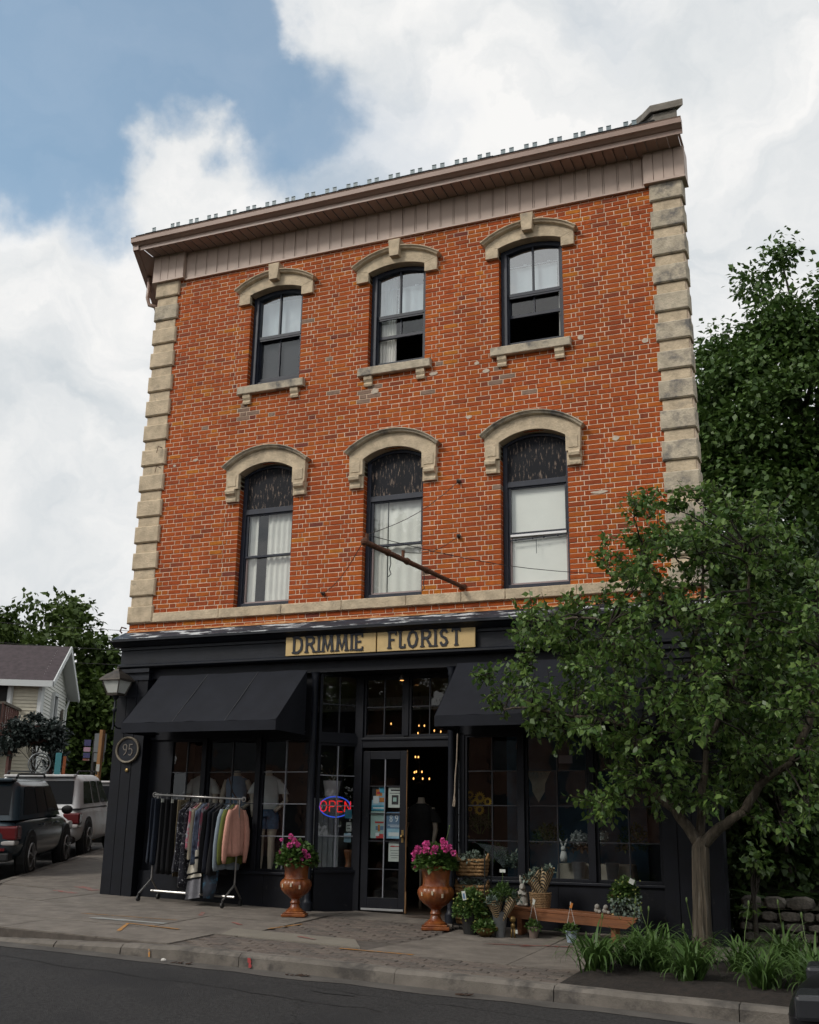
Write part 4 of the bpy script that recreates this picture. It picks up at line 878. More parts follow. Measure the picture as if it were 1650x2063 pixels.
for i in range(3): slab([(xs_[i], .06), (xs_[i+1], .06), (xs_[i+1], -1.22), (xs_[i], -1.22)]); 
for i in range(3): slab([(xs_[i], -1.23), (xs_[i+1], -1.23), (xs_[i+1], -2.55), (xs_[i]+(0 if i else .25), -2.55)], 'concrete' if i else 'concrete')
slab([(.15,-2.56),(1.25,-2.56),(1.25,KY+.0),(.9,-3.3)]); slab([(1.25,-2.56),(2.55,-2.56),(2.55,KY),(1.25,KY)]); slab([(2.55,-2.56),(3.45,-2.56),(3.45,KY),(2.55,KY)])
slab([(-.1,.06),(-.1,-1.22),(-1.25,-1.1),(-1.9,.06)]); slab([(-.1,-1.23),(.15,-2.55),(-.3,-2.6),(-1.2,-1.15)])
t0 = [0, .9, 2.3, 3.8, 5.3, 7, 9, 12, 16, 19.5]
for i in range(len(t0)-1):
    p, q_ = K0+SD*(t0[i]-.3), K0+SD*(t0[i+1]-.3); w0 = 2.0
    slab([(p.x, p.y), (q_.x, q_.y), (q_-SN*w0).to_tuple()[:2], (p-SN*w0).to_tuple()[:2]] if i else [(p.x,p.y),(q_.x,q_.y),(q_-SN*1.6).to_tuple()[:2],(-.1,.07)])
# around the doorway: pavers, then concrete to the right
xr_ = [5.55, 6.85, 8.15, 9.6, 11.2, 13.4]
for i in range(len(xr_)-1):
    slab([(xr_[i], .05), (xr_[i+1], .05), (xr_[i+1], -1.3), (xr_[i], -1.3)]); 
    if i < 1: slab([(xr_[i], -1.31), (xr_[i+1], -1.31), (xr_[i+1], -2.72), (xr_[i]-.25, -2.72)])
slab([(6.85,-1.31),(7.55,-1.31),(7.55,-2.72),(6.85,-2.72)])
slab([(3.73,.45),(5.54,.45),(5.54,-.30),(3.73,-.30)], 'concrete'); slab([(3.35,-2.0),(4.9,-2.0),(5.2,-2.52),(3.5,-2.52)], 'concrete_light')
# pavers: one object each
pv0 = {}; npv = 0; rest = MB()
def paver(x, y, w, h):
    global npv
    z = ground(x, y); m = random.choice(PV); dz = random.uniform(-.004,.003)
    if npv < 300:
        npv += 1; k = (round(w*200), round(h*200), m)
        if k not in pv0:
            b = MB(); e = .004; b.add([(0,0,-.05),(w,0,-.05),(w,h,-.05),(0,h,-.05),(0,0,-.004),(w,0,-.004),(w,h,-.004),(0,h,-.004),(e,e,0),(w-e,e,0),(w-e,h-e,0),(e,h-e,0)], [(0,1,5,4),(1,2,6,5),(2,3,7,6),(3,0,4,7),(4,5,9,8),(5,6,10,9),(6,7,11,10),(7,4,8,11),(8,9,10,11)]); o = obj('paver', b, m, PAVE, (x, y, z+dz)); pv0[k] = o
        else: o = inst(pv0[k], (x, y, z+dz), PAVE)
        o.rotation_euler = (.03, .03, 0)
    else:
        rest.m = PV.index(m); rest.add([(x,y,ground(x,y)+dz),(x+w,y,ground(x+w,y)+dz),(x+w,y+h,ground(x+w,y+h)+dz),(x,y+h,ground(x,y+h)+dz)], [(0,1,2,3)])
r = 0; y = -2.62
while y > KY+.02:
    x = 3.5+(.11 if r % 2 else 0)
    if r == 0: pass
    while x < 7.5: paver(x, y-.108, .209, .105); x += .215
    y -= .112; r += 1
y = -.32; r = 0
while y > -1.95:
    x = 3.76+(.11 if r % 2 else 0)-.12*(-y-.3)
    x = 3.76+(.11 if r % 2 else 0)
    while x < 5.30: paver(x, y-.108, .209, .105); x += .215
    y -= .112; r += 1
obj('paver_field', rest, PV, PAVE, kind='stuff')
# painted utility marks
mat('paint_orange', (.42,.19,.03), .8, col2=(.2,.17,.15), mask=(16,.56,.06), var=.2); mat('paint_red', (.26,.05,.035), .85, col2=(.19,.165,.145), mask=(12,.50,.12), var=.2); mat('paint_white', (.30,.31,.30), .85, col2=(.2,.18,.155), mask=(8,.55,.12), var=.1)
def mark(pts, w, m, label, name='road_marking', cat='marking', dz=.005, group=None):
    b = MB(); P = [Vector((x, y, ground(x, y)+dz)) for x, y in pts]
    for i in range(len(P)-1):
        d = (P[i+1]-P[i]).normalized(); s_ = Vector((-d.y, d.x, 0))*w/2; vs = []
        k = 10
        for j in range(k+1): p = lin(P[i], P[i+1], j/k); e = random.uniform(.7, 1.15); vs += [p+s_*e+Vector((0,0,.001*i)), p-s_*e+Vector((0,0,.001*i))]
        b.add(vs, [(2*j, 2*j+1, 2*j+3, 2*j+2) for j in range(k)])
    obj(name, b, m, PAVE)
mark([(2.5,-3.0),(2.2,-2.42),(2.95,-2.5)], .05, 'paint_orange', ''); mark([(3.72,-1.88),(3.84,-1.25)], .045, 'paint_orange', ''); mark([(5.05,-2.72),(5.85,-2.68)], .055, 'paint_orange', ''); mark([(1.2,-2.0),(2.5,-1.85)], .03, 'paint_orange', '')
mark([(1.55,-2.25),(2.55,-2.18)], .16, 'paint_white', ''); mark([(6.2,-1.5),(7.1,-1.15)], .05, 'paint_red', ''); mark([(6.6,-1.45),(6.85,-1.2)], .04, 'paint_red', '')
mark([(2.3,-1.0),(2.45,-1.3)], .06, 'paint_red', ''); mark([(3.1,-1.6),(3.3,-1.75)], .06, 'paint_red', ''); mark([(4.3,-2.2),(4.55,-2.3)], .06, 'paint_red', ''); mark([(-.9,.55),(-.35,.25)], .16, 'paint_red', ''); mark([(-.8,-.1),(-.3,-.25)], .14, 'paint_red', '')
# kerb stones with a dropped ramp at the corner
mat('kerb_mark', (.30,.035,.035), .8, var=.3)
kx = [-.35, .5, 1.3, 2.15, 3.0, 4.4, 6.05, 7.55, 9.1, 10.6, 12.2, 13.5]
for i in range(len(kx)-1):
    b = MB(); a, c = kx[i], kx[i+1]; n = 8; vs = []
    for j in range(n+1):
        x = lin(a+.004, c-.004, j/n); drop = 1-min(1, max(0, (x-1.3)/2.4)); y0 = KY+.0+(0 if x > 1.3 else (1.3-x)*.28); z = ground(x, y0); zt = z-drop*.105+random.uniform(-.003,.003); wob = random.uniform(-.008,.008)
        vs += [(x, y0, zt+.004), (x, y0-.12+wob, zt), (x, y0-.165+wob, zt-.03), (x, y0-.18, z+RD-.05), (x, y0, z-.3)]
    fs = []
    for j in range(n):
        for k in range(4): o = j*5+k; fs.append((o, o+1, o+6, o+5))
    fs += [(0,4,3,2,1), tuple(n*5+k for k in range(5))]
    obj('kerb_stone', MB().add(vs, fs), 'kerb', PAVE)
for x_, m_k, w_k in ((4.52,'kerb_mark',.016),(3.35,'paint_orange',.012)):
    n_ = 9; b = MB(); z_k = ground(x_,KY); dk = 1-min(1, max(0, (x_-1.3)/2.4)); vs = []
    for j in range(n_+1): t = j/n_; zz = lin(z_k-dk*.105-.028, z_k+RD+.01, t); yy = lin(KY-.176, KY-.190, t); ww = w_k*random.uniform(.55,1.3); xo = .02*t+random.uniform(-.004,.004); vs += [(x_+xo-ww, yy, zz), (x_+xo+ww, yy, zz)]
    b.add(vs, [(2*j, 2*j+1, 2*j+3, 2*j+2) for j in range(n_)]); obj('kerb_stripe', b, m_k, PAVE)
for i in range(12):       # side street kerb
    p, q_ = K0+SD*(i*1.6-1.0), K0+SD*(i*1.6+.59); b = MB(); vs = []
    for w_ in (p, q_):
        for s_, dz in ((0,.003),(.13,0),(.15,-.1),(0,-.3)): v = w_+SN*s_; vs.append((v.x, v.y, ground(v.x, v.y)+dz))
    b.add(vs, [(0,1,5,4),(1,2,6,5),(2,3,7,6),(0,3,2,1),(4,5,6,7)]); obj('kerb_stone', b, 'kerb', PAVE)
# cracks and a patched strip in the asphalt
mat('crack', (.016,.015,.015), .9); mat('asphalt_patch', (.034,.033,.034), .9, var=.5, vscale=70, bump=1.4, bscale=150, coord='World')
def crack(p, q_, w, name, m, n=22, jit=.06):
    vs = []
    for j in range(n+1):
        t = j/n; x = lin(p[0], q_[0], t)+random.uniform(-jit,jit); y = lin(p[1], q_[1], t)+random.uniform(-jit,jit); ww = w*random.uniform(.4,1.2); vs += [(x, y-ww, ground(x, y-ww)+RD+.005), (x, y+ww, ground(x, y+ww)+RD+.005)]
    obj(name, MB().add(vs, [(2*j, 2*j+2, 2*j+3, 2*j+1) for j in range(n)]), m, kind='structure')
crack((1.5,-4.3), (6.5,-4.75), .008, 'road_crack', 'crack'); crack((5.0,-4.1), (9.2,-4.5), .006, 'road_crack', 'crack'); crack((5.6,-4.6), (6.1,-5.6), .007, 'road_crack', 'crack'); crack((5.55,-4.28), (5.95,-4.32), .035, 'road_stain', 'crack', 8, .02)
# gutter apron, litter
mat('apron', (.078,.07,.063), .92, var=.3, vscale=3, bump=.6, bscale=80, coord='World'); b = MB(); vs = []; n = 30
for j in range(n+1): x = lin(1.4, 13, j/n); e = random.uniform(-.03,.05); vs += [(x, KY-.17, ground(x, KY-.17)+RD+.006), (x, KY-.42+e, ground(x, KY-.42+e)+RD+.004)]
obj('gutter_apron', MB().add(vs, [(2*j, 2*j+1, 2*j+3, 2*j+2) for j in range(n)]), 'apron', kind='structure')
mat('dead_leaf', (.05,.028,.018), .9, var=.4)
for x, y in ((5.1,-3.72),(6.75,-3.78),(3.85,-3.75)):
    b = MB(); 
    for k in range(7): c = Vector((random.uniform(-.12,.12), random.uniform(-.02,.02), .006)); b.obox(c, Vector((1,random.uniform(-1,1),.2)).normalized(), (0,1,.1), (0,0,1), .03, .012, .003)
    obj('leaf_litter', b, 'dead_leaf', None, (x, y, ground(x,y)+RD+.008), kind='stuff')
mat('litter_white', (.55,.53,.5), .7); b = MB(); b.sphere((0,0,.02), .026, 8, 5, (1.2,.8,.7)); obj('crumpled_paper', b, 'litter_white', None, (3.62,-3.75,ground(3.6,-3.75)+RD), label='small crumpled white paper in the gutter', cat='litter')

# ---------------------------------------------------------------- planting bed with day lilies
b = MB(); pts = [(7.55,-3.43),(13,-3.43),(13,-1.5),(8.0,-1.35),(7.6,-1.9)]; nx, ny = 24, 10; vs = []
for j in range(ny+1):
    for i in range(nx+1): x = lin(7.55, 13, i/nx); y = lin(KY+.01, -1.32, j/ny); vs.append((x, y, ground(x, y)+.012+(.05*random.random()+.03 if 0 < i < nx and 0 < j < ny else -.01)))
BEDG = obj('planting_bed', MB().add(vs, [(j*(nx+1)+i, j*(nx+1)+i+1, (j+1)*(nx+1)+i+1, (j+1)*(nx+1)+i) for j in range(ny) for i in range(nx)]), 'soil', smooth=True, kind='structure')
mat('lily_leaf', (.050,.105,.022), .5, attr='rnd', col2=(.095,.165,.045), trans=.25, spec=.4)
def lily(n, hgt, seed):
    rs = np.random.RandomState(seed); V = []; Q = []; rn = []
    for k in range(n):
        az = rs.uniform(0, 2*math.pi); L = hgt*rs.uniform(.7, 1.25); lean = rs.uniform(.10, .65); arch = rs.uniform(.8, 1.9); w = rs.uniform(.009, .016); b0 = rs.normal(0, .05, 2)
        d = np.array([math.cos(az), math.sin(az), 0]); s_ = np.array([-d[1], d[0], 0]); o = len(V); m = 9; a = math.pi/2-lean; p = np.array([b0[0], b0[1], 0.]); st = L/m; rr = rs.random_sample()
        for j in range(m+1):
            ww = w*(1-(j/m)**2.2)+.001; V += [p-s_*ww+d*0, p+s_*ww]
            p = p+(d*math.cos(a)+np.array([0,0,1])*math.sin(a))*st; a -= arch*(.06+.42*(j/m)**1.5)
            if p[2] < .02: p[2] = .02
        for j in range(m): Q.append((o+2*j, o+2*j+1, o+2*j+3, o+2*j+2)); rn.append(rr)
    return np.array(V), np.array(Q), np.array(rn)
LIL = []
for sd_ in range(4):
    V, Q, rn = lily(120, .48, sd_+3); LIL.append((V, Q, rn))
lpos = [(7.78,-2.95,'first day lily clump at the left end of the bed'),(8.25,-2.55,'day lily clump just left of the tree trunk'),(8.05,-2.0,'day lily clump nearest the shop wall left of the trunk'),(8.62,-2.95,'arching day lily clump in front of the tree trunk'),(9.0,-2.25,'day lily clump right behind the tree trunk'),(9.25,-2.9,'tall day lily clump right of the trunk'),(9.6,-2.45,'day lily clump before the rough stone wall'),(9.72,-3.05,'small day lily clump beside the dark car'),(8.5,-1.75,'day lily clump behind the tree trunk by the wall'),(9.35,-1.75,'day lily clump against the foot of the stone wall'),(8.0,-2.5,'low day lily clump in the middle of the left bed')]
for i, (x, y, lb) in enumerate(lpos):
    V, Q, rn = LIL[i % 4]; T = thing('day_lily', lb, 'plant', (x, y, ground(x,y)+.03), random.uniform(0, 6), 'day lilies in the bed')
    np_mesh('leaves', V*random.uniform(.85,1.12), Q, 'lily_leaf', rn, T)
    b = MB()
    for k in range(1):
        a = random.uniform(0, 6); r0 = .1; h = random.uniform(.42,.62); b.tube([(0,0,0),(r0*math.cos(a)*.5,r0*math.sin(a)*.5,h*.6),(r0*math.cos(a)*1.3,r0*math.sin(a)*1.3,h)], [.005,.004,.003], 5); b.sphere((r0*math.cos(a)*1.3,r0*math.sin(a)*1.3,h+.02), .011, 6, 5, (1,1,2.6))
    mat('lily_stem', (.08,.13,.03), .6); obj('flower_stalk', b, 'lily_stem', T)

# ---------------------------------------------------------------- trees
mat('bark', (.064,.051,.036), .95, var=.5, vscale=26, bump=2.5, bscale=45, stretch=(1,1,.12), col2=(.13,.115,.095), mask=(22,.62,.06)); mat('bark_dark', (.032,.026,.02), .95, var=.3, vscale=8, bump=1.5, bscale=20, stretch=(1,1,.3))
mat('leaf_near', (.052,.115,.024), .40, attr='rnd', col2=(.175,.27,.065), trans=.35, spec=.5)
mat('leaf_maple', (.034,.078,.017), .5, attr='rnd', col2=(.105,.175,.040), trans=.25, spec=.4)
mat('leaf_deep', (.022,.050,.012), .5, attr='rnd', col2=(.060,.105,.024), trans=.2, spec=.35)
mat('leaf_far', (.030,.056,.010), .6, attr='rnd', col2=(.075,.115,.022), trans=.2, spec=.25)
mat('leaf_blue', (.012,.020,.017), .55, attr='rnd', col2=(.03,.045,.04), trans=.1)
def curve(p, q_, bow, k=7, jit=.03):
    p, q_ = Vector(p), Vector(q_); L = (q_-p).length; out = []
    for i in range(k+1): t = i/k; out.append(p.lerp(q_, t)+Vector(bow)*math.sin(math.pi*t)*L+(Vector((random.uniform(-jit,jit), random.uniform(-jit,jit), random.uniform(-jit,jit)))*L if 0 < i < k else Vector()))
    return out
def twig_leaves(rs, c, rad, ntw, nl, ll, out_dir, wr=.62, updir=.35, hang=.45):
    """twigs radiating from a cluster centre, leaves alternating along them"""
    P = []; Dd = []; Nn = []; ln = []; tw = []
    for t in range(ntw):
        d = rs.normal(size=3); d /= np.linalg.norm(d); d = d*.85+np.array(out_dir)*.55+np.array([0,0,updir*.5]); d /= np.linalg.norm(d)
        L = rad*rs.uniform(.6, 1.2); s_ = np.cross(d, rs.normal(size=3)); s_ /= np.linalg.norm(s_); bend = rs.normal(size=3)*.25
        tw.append((c, c+d*L*.55+bend*L*.2, c+d*L+bend*L*.5))
        for k in range(nl):
            u_ = .15+.85*(k+rs.random_sample()*.6)/nl; p = c+d*L*u_+bend*L*.5*u_*u_
            ld = d*.5+s_*(1 if k % 2 else -1)*rs.uniform(.5,1.2)+rs.normal(size=3)*.45; ld[2] -= hang
            P.append(p+ld/np.linalg.norm(ld)*ll*.15); Dd.append(ld); nn = np.array([0,0,1.])*.8+rs.normal(size=3)*.55; Nn.append(nn); ln.append(ll*rs.uniform(.6,1.25))
    return P, Dd, Nn, ln, tw
# the street tree in front of the shop
TB = Vector((8.56, -1.75, 0)); TB.z = ground(TB.x, TB.y)+.02
STREET = thing('street_tree', 'young leafy street tree in the bed before the shop', 'tree', TB)
fork = Vector((.04,.0,1.20)); b = MB(); rs = np.random.RandomState(5)
ridge = lambda a, z: 1+.035*math.sin(9*a+3*math.sin(2.1*z))+.03*math.sin(17*a-2.5*math.sin(3.3*z+1))+.02*math.sin(29*a+5*z)
tb_ = MB(); tb_.loft([[(cx_+r_*ridge(a,z_)*math.cos(a), r_*ridge(a,z_)*math.sin(a), z_) for a in [2*math.pi*i/56 for i in range(56)]] for z_, r_, cx_ in [(lin(-.08,1.12,k/24), [.135,.106,.092,.086,.084,.083,.083][min(6,int(k/4))]*(1-(k%4)/4)+[.106,.092,.086,.084,.083,.083,.086][min(6,int(k/4))]*((k%4)/4), .04*k/24) for k in range(25)]])
obj('trunk', tb_, 'bark', STREET)
tp = [(0,0,-.08),(.0,0,.02),(.01,0,.3),(.02,.0,.7),(.035,.0,1.05),fork]; b.tube([(.035,0,.95),(.04,0,1.14)], [.06,.074], 14); b.sphere((.04,0,1.10), .082, 14, 9, (1,1,1.6))
fork = Vector((.04,0,1.12)); limbs = [(fork, (-.42,-.05,1.68), .062), ((-.42,-.05,1.68), (-.58,-.1,2.3), .045), ((-.58,-.1,2.3), (-.75,-.25,3.4), .032), (fork, (.5,-.05,1.47), .064), ((.5,-.05,1.47), (1.0,-.12,1.95), .048), ((1.0,-.12,1.95), (1.35,-.2,3.0), .04),
         (fork, (.12,.25,2.1), .05), ((.12,.25,2.1), (.0,.4,3.2), .04), ((.0,.4,3.2), (.2,.3,4.3), .022), ((-.58,-.1,2.3), (-1.15,-.3,2.42), .026), ((-1.15,-.3,2.42), (-1.9,-.4,2.5), .016), ((.12,.25,2.1), (.6,.1,3.1), .034), ((.6,.1,3.1), (.7,-.1,4.1), .02), ((-.75,-.25,3.4), (-1.4,-.1,3.5), .018), ((.0,.4,3.2), (-.45,.3,4.3), .018)]
nodes = []
for p, q_, r0 in limbs:
    c = curve(p, q_, (random.uniform(-.08,.08), random.uniform(-.08,.08), .06), 7, .02); b.tube(c, [lin(r0, r0*.62, i/7) for i in range(8)], 8); nodes += c[2:]
# crown: clumps fill an uneven outline (x, z measured from the trunk foot, depth y)
OUT = [(-2.3, 2.86), (-2.05, 2.97), (-1.85, 3.12), (-1.93, 3.57), (-1.84, 3.82), (-1.58, 3.84), (-1.18, 3.87), (-0.98, 3.96), (-0.81, 4.18), (-0.75, 4.4), (-0.59, 4.78), (-0.32, 4.81), (-0.16, 4.63), (0.21, 4.7), (0.44, 4.93), (0.58, 4.67), (0.88, 4.58), (1.2, 4.34), (1.6, 4.0), (1.9, 3.32), (1.85, 2.2), (1.5, 1.45), (0.95, 1.25), (0.51, 1.3), (0.13, 1.5), (-0.3, 1.63), (-0.62, 1.48), (-1.09, 1.38), (-1.16, 1.5), (-0.81, 1.73), (-0.5, 1.83), (-0.91, 2.03), (-1.06, 2.29), (-1.72, 2.28), (-2.2, 2.48)]
def inside(x, z, poly):
    c = False; n = len(poly)
    for i in range(n):
        (x1, z1), (x2, z2) = poly[i], poly[i-1]
        if (z1 > z) != (z2 > z) and x < (x2-x1)*(z-z1)/(z2-z1)+x1: c = not c
    return c
OUT = [(.2+(x-.2)*.89, 3.0+(z-3.0)*.93) for x, z in OUT]
P, Dd, Nn, ln = [], [], [], []; twb = MB(); cl = []
while len(cl) < 240:
    x, z = rs.uniform(-2.4, 2.0), rs.uniform(1.35, 5.0)
    if not inside(x, z, OUT): continue
    dm = 1.15*math.sqrt(max(.05, 1-((x+.2)/2.5)**2))*(.6 if z < 2.2 else 1.0)*(1 if z < 4.2 else .6)
    y = rs.uniform(-dm, min(dm, .95)); cl.append((x, y, z))
for (x, y, z) in cl:
    c = np.array([x, y, z]); nd = min(nodes, key=lambda q_: (q_-Vector(c)).length); cc = curve(nd, c, (0,0,.06), 5, .03); twb.tube(cc, [lin(.014, .005, i/5) for i in range(6)], 5, False)
    od = c-np.array([0,0,3.0]); od = od/np.linalg.norm(od)
    a = twig_leaves(rs, c, .30, 7, 12, .078, od*.6, .66); P += a[0]; Dd += a[1]; Nn += a[2]; ln += a[3]
    for t in a[4]: twb.tube(t, [.0045,.0035,.002], 4, False)
for i in range(75):        # long sprays breaking the outline
    k = rs.randint(len(OUT)); x1, z1 = OUT[k]; x2, z2 = OUT[k-1]; t = rs.random_sample(); c = np.array([lin(x1,x2,t), rs.uniform(-.6,.5), lin(z1,z2,t)]); od = c-np.array([0,0,3.2]); od /= np.linalg.norm(od)
    a = twig_leaves(rs, c, .20, 4, 8, .075, od*1.4, .62, .8); P += a[0]; Dd += a[1]; Nn += a[2]; ln += a[3]
    for t in a[4]: twb.tube(t, [.0045,.0035,.002], 4, False)
obj('limb', b, 'bark', STREET, smooth=True); obj('branch', twb, 'bark_dark', STREET, smooth=True)
V, Q = leaves(np.array(P), np.array(Dd), np.array(Nn), np.array(ln), .66, .3, .08); np_mesh('crown', V, Q, 'leaf_near', rs.random_sample(len(Q))**1.3, STREET)
def tree(name, label, base, tr, crowns, nclump, perclump, ll, m, group, seed, trunk_h, clump_r=.7, bark='bark_dark', wr=.7):
    """crowns: ellipsoids (x,y,z,rx,ry,rz) from the foot; clumps of leaves sit in their outer shells"""
    rs = np.random.RandomState(seed); T = thing(name, label, 'tree', base, 0, group); b = MB()
    top = Vector((crowns[0][0]*.7, crowns[0][1]*.7, trunk_h)); b.tube(curve((0,0,-.3), top, (.02,.01,0), 6, .012), [lin(tr, tr*.6, i/6) for i in range(7)], 9)
    vol = np.array([c[3]*c[4]*c[5] for c in crowns])**.55; vol = vol/vol.sum(); C_ = []
    for k in range(nclump):
        c = crowns[rs.choice(len(crowns), p=vol)]; d = rs.normal(size=3); d /= np.linalg.norm(d); r = rs.uniform(.35, 1.0)**.55
        C_.append((np.array([c[0]+d[0]*c[3]*r, c[1]+d[1]*c[4]*r, c[2]+d[2]*c[5]*r]), d))
    for k in range(0, nclump, max(1, nclump//26)):
        c = C_[k][0]; cc = curve(lin(Vector((0,0,trunk_h*.55)), top, rs.random_sample()), lin(Vector(top), Vector(c), .85), (0,0,.08), 5, .03); b.tube(cc, [lin(tr*.35, tr*.08, i/5) for i in range(6)], 6, False)
    obj('trunk', b, bark, T, smooth=True)
    n = nclump*perclump; cen = np.repeat(np.array([c for c, d in C_]), perclump, 0); od = np.repeat(np.array([d for c, d in C_]), perclump, 0)
    q_ = rs.normal(size=(n, 3)); q_ = unit(q_)*(rs.random_sample((n, 1))**.45)*clump_r*np.repeat(rs.uniform(.6,1.25,(nclump,1)), perclump, 0)*np.array([1,1,.72]); P = cen+q_
    Dr = unit(q_)+rs.normal(size=(n,3))*.7+np.array([0,0,-.35]); Nn = unit(q_)*.7+np.array([0,0,.9])+rs.normal(size=(n,3))*.5
    V, Q = leaves(P, Dr, Nn, ll*rs.uniform(.6,1.3,n), wr, .25, .05); sh_ = np.clip(rs.random_sample(n)*.75+np.repeat(rs.uniform(0,.25,nclump), perclump), 0, 1)
    np_mesh('crown', V, Q, m, sh_, T); return T
# tall trees behind the building on the right
tree('tall_tree', 'tall leafy tree rising behind the right stone quoins', (9.5,12.4,-.2), .30, [(-.3,0,11.2,1.5,1.5,2.6),(-.1,0,14.0,.40,.40,1.9),(-.85,0,13.5,.42,.42,1.7),(1.0,0,13.0,.5,.5,2.0),(-.4,0,12.2,1.1,1.0,1.6),(-1.3,-.3,10.4,1.5,1.5,2.0),(1.4,0,11.2,1.5,1.5,2.4),(-2.1,0,8.6,1.5,1.4,2.4),(-1.5,0,12.5,.75,.75,1.3),(-2.4,0,10.2,1.0,1.0,1.6),(-1.9,0,11.0,1.0,1.0,1.4),(-.3,0,8.0,2.6,2.2,2.6),(1.6,0,8.2,2.4,2.2,2.6),(-1.2,0,5.2,2.4,2.0,2.4),(1.8,0,5.4,2.4,2,2.4)], 820, 88, .16, 'leaf_maple', 'trees behind on the right', 11, 12.0, .55)
tree('tall_tree', 'tall tree at the right edge behind the street tree', (13.3,11.5,-.3), .28, [(0,0,10.4,1.9,1.9,3.6),(-.8,0,8.0,2.2,2,2.4),(.6,0,6.2,2.4,2,2.6)], 300, 80, .16, 'leaf_maple', 'trees behind on the right', 12, 9.5, .62)
tree('dark_tree', 'dark dense tree between the building and the tall tree', (9.2,6.6,-.2), .16, [(-.4,0,5.4,1.6,1.5,1.7),(.9,0,4.6,1.6,1.5,1.8),(-.3,.0,3.2,1.7,1.5,1.6),(1.6,.2,2.6,1.6,1.4,1.6)], 300, 60, .16, 'leaf_deep', 'trees behind on the right', 13, 4.6, .5)
def shrub(name, label, base, crowns, nclump, perclump, ll, m, seed, cr=.3, group=None):
    T = tree(name, label, base, .035, crowns, nclump, perclump, ll, m, group, seed, crowns[0][2], cr); T['category'] = 'shrub'; return T
shrub('shrub', 'dark overgrown shrub beside the right end of the shop', (9.15,1.9,-.1), [(0,0,1.5,.6,.5,1.2),(.5,.3,2.4,.9,.7,.9),(-.1,.4,2.9,.5,.5,.8)], 110, 55, .12, 'leaf_deep', 21, .28, 'shrubs behind the stone wall')
shrub('shrub', 'dark shrub behind the rough stone wall at the right edge', (10.3,2.6,-.15), [(0,0,1.3,.9,.7,1.1),(.5,.1,2.6,1.0,.7,1.1),(-.5,.3,2.2,.7,.6,.9)], 140, 55, .12, 'leaf_deep', 22, .3, 'shrubs behind the stone wall')
shrub('shrub', 'deep shrub filling the gap behind the stone wall', (11.6,4.2,-.2), [(0,0,2.0,1.5,1,1.9),(-1.6,.6,2.0,1.3,.9,1.9)], 170, 55, .15, 'leaf_deep', 23, .4, 'shrubs behind the stone wall')
tree('dark_tree', 'dark tree behind the trunk of the street tree at the right', (11.5,8.6,-.3), .16, [(0,0,2.2,2.2,1.5,2.2),(-1.6,.5,1.6,1.6,1.2,1.8),(1.5,0,3.6,2.0,1.5,2.0),(-.2,0,4.4,2.0,1.5,1.8)], 300, 60, .18, 'leaf_deep', 'trees behind on the right', 14, 3.6, .5)
shrub('shrub', 'low dark shrub at the end wall of the shop', (8.75,3.4,-.2), [(0,0,.9,.6,.5,.9),(.3,.2,2.0,.7,.5,.9)], 90, 50, .11, 'leaf_deep', 25, .28, 'shrubs behind the stone wall')
shrub('shrub', 'dark thicket in the gap right of the shop', (8.75,5.4,-.2), [(0,0,1.4,.9,.7,1.4),(.5,.2,3.0,1.0,.7,1.2),(.0,.2,4.4,.8,.6,1.0)], 150, 50, .13, 'leaf_deep', 26, .34, 'shrubs behind the stone wall')
shrub('shrub', 'dark shrub against the slanting end wall of the shop', (8.3,2.4,-.2), [(0,0,.8,.5,.5,.9),(.1,.1,1.9,.5,.5,.8)], 80, 50, .11, 'leaf_deep', 27, .26, 'shrubs behind the stone wall')
shrub('sapling', 'pale green sapling sprouting against the end of the shop wall', (8.88,.2,-.15), [(0,0,.55,.10,.08,.35),(.06,0,.9,.12,.1,.2)], 12, 12, .09, 'leaf_near', 24, .1)
# rough stone retaining wall, each stone a piece
mat('rubble', (.15,.135,.115), .95, var=.45, vscale=9, bump=1.4, bscale=30, col2=(.055,.05,.045), mask=(5,.53,.08), spec=.2); mat('rubble_core', (.045,.04,.035), .95, var=.4)
SWL = thing('stone_wall', 'rough low retaining wall of rubble stone right of the shop', 'wall', (8.72,.55,-.2)); b = MB(); b.box(0,4.5,.03,.4,-.4,.36); obj('wall_core', b, 'rubble_core', SWL)
def rubble(w, h, d):
    b = MB(); n = 9; rings = []
    for t, s_ in ((0,.80),(.35,1),(.75,.98),(1,.72)):
        rings.append([(w/2+w/2*s_*math.copysign(abs(math.cos(a))**.7, math.cos(a))*random.uniform(.86,1.05), d*(1-t)-.02, h/2+h/2*s_*math.copysign(abs(math.sin(a))**.7, math.sin(a))*random.uniform(.86,1.05)) for a in [2*math.pi*i/n for i in range(n)]])
    b.loft(rings); return b
z = -.35
while z < .42:
    h = random.uniform(.10,.17); x = random.uniform(-.05,0)
    while x < 4.3: w = random.uniform(.14,.34); obj('stone', rubble(w-.01, h-.008, .10), 'rubble', SWL, (x, -.06, z), smooth='auto'); x += w
    z += h
mat('earth_bank', (.03,.03,.015), .95, var=.5, vscale=8, bump=1.2, bscale=20); b = MB(); vs = []
for j in range(9):
    for i in range(17): vs.append((lin(8.75,15,i/16), lin(.75,6,j/8), .22-.03*i*.2+.04*j+random.uniform(-.03,.03)))
obj('earth_bank', MB().add(vs, [(j*17+i, j*17+i+1, (j+1)*17+i+1, (j+1)*17+i) for j in range(8) for i in range(16)]), 'earth_bank', smooth=True, kind='structure')
obj('boulder', rubble(.26,.13,.2), 'rubble', None, (9.15,.78,.2), smooth='auto', label='small grey boulder lying on top of the stone wall', cat='boulder')
V, Q, rn = lily(160, .22, 77); V2 = V*np.array([9,2.2,1])+np.array([0,0,0]); np_mesh('ground_cover', V2, Q, 'leaf_deep', rn, None, (10.2,1.4,.22), kind='stuff')
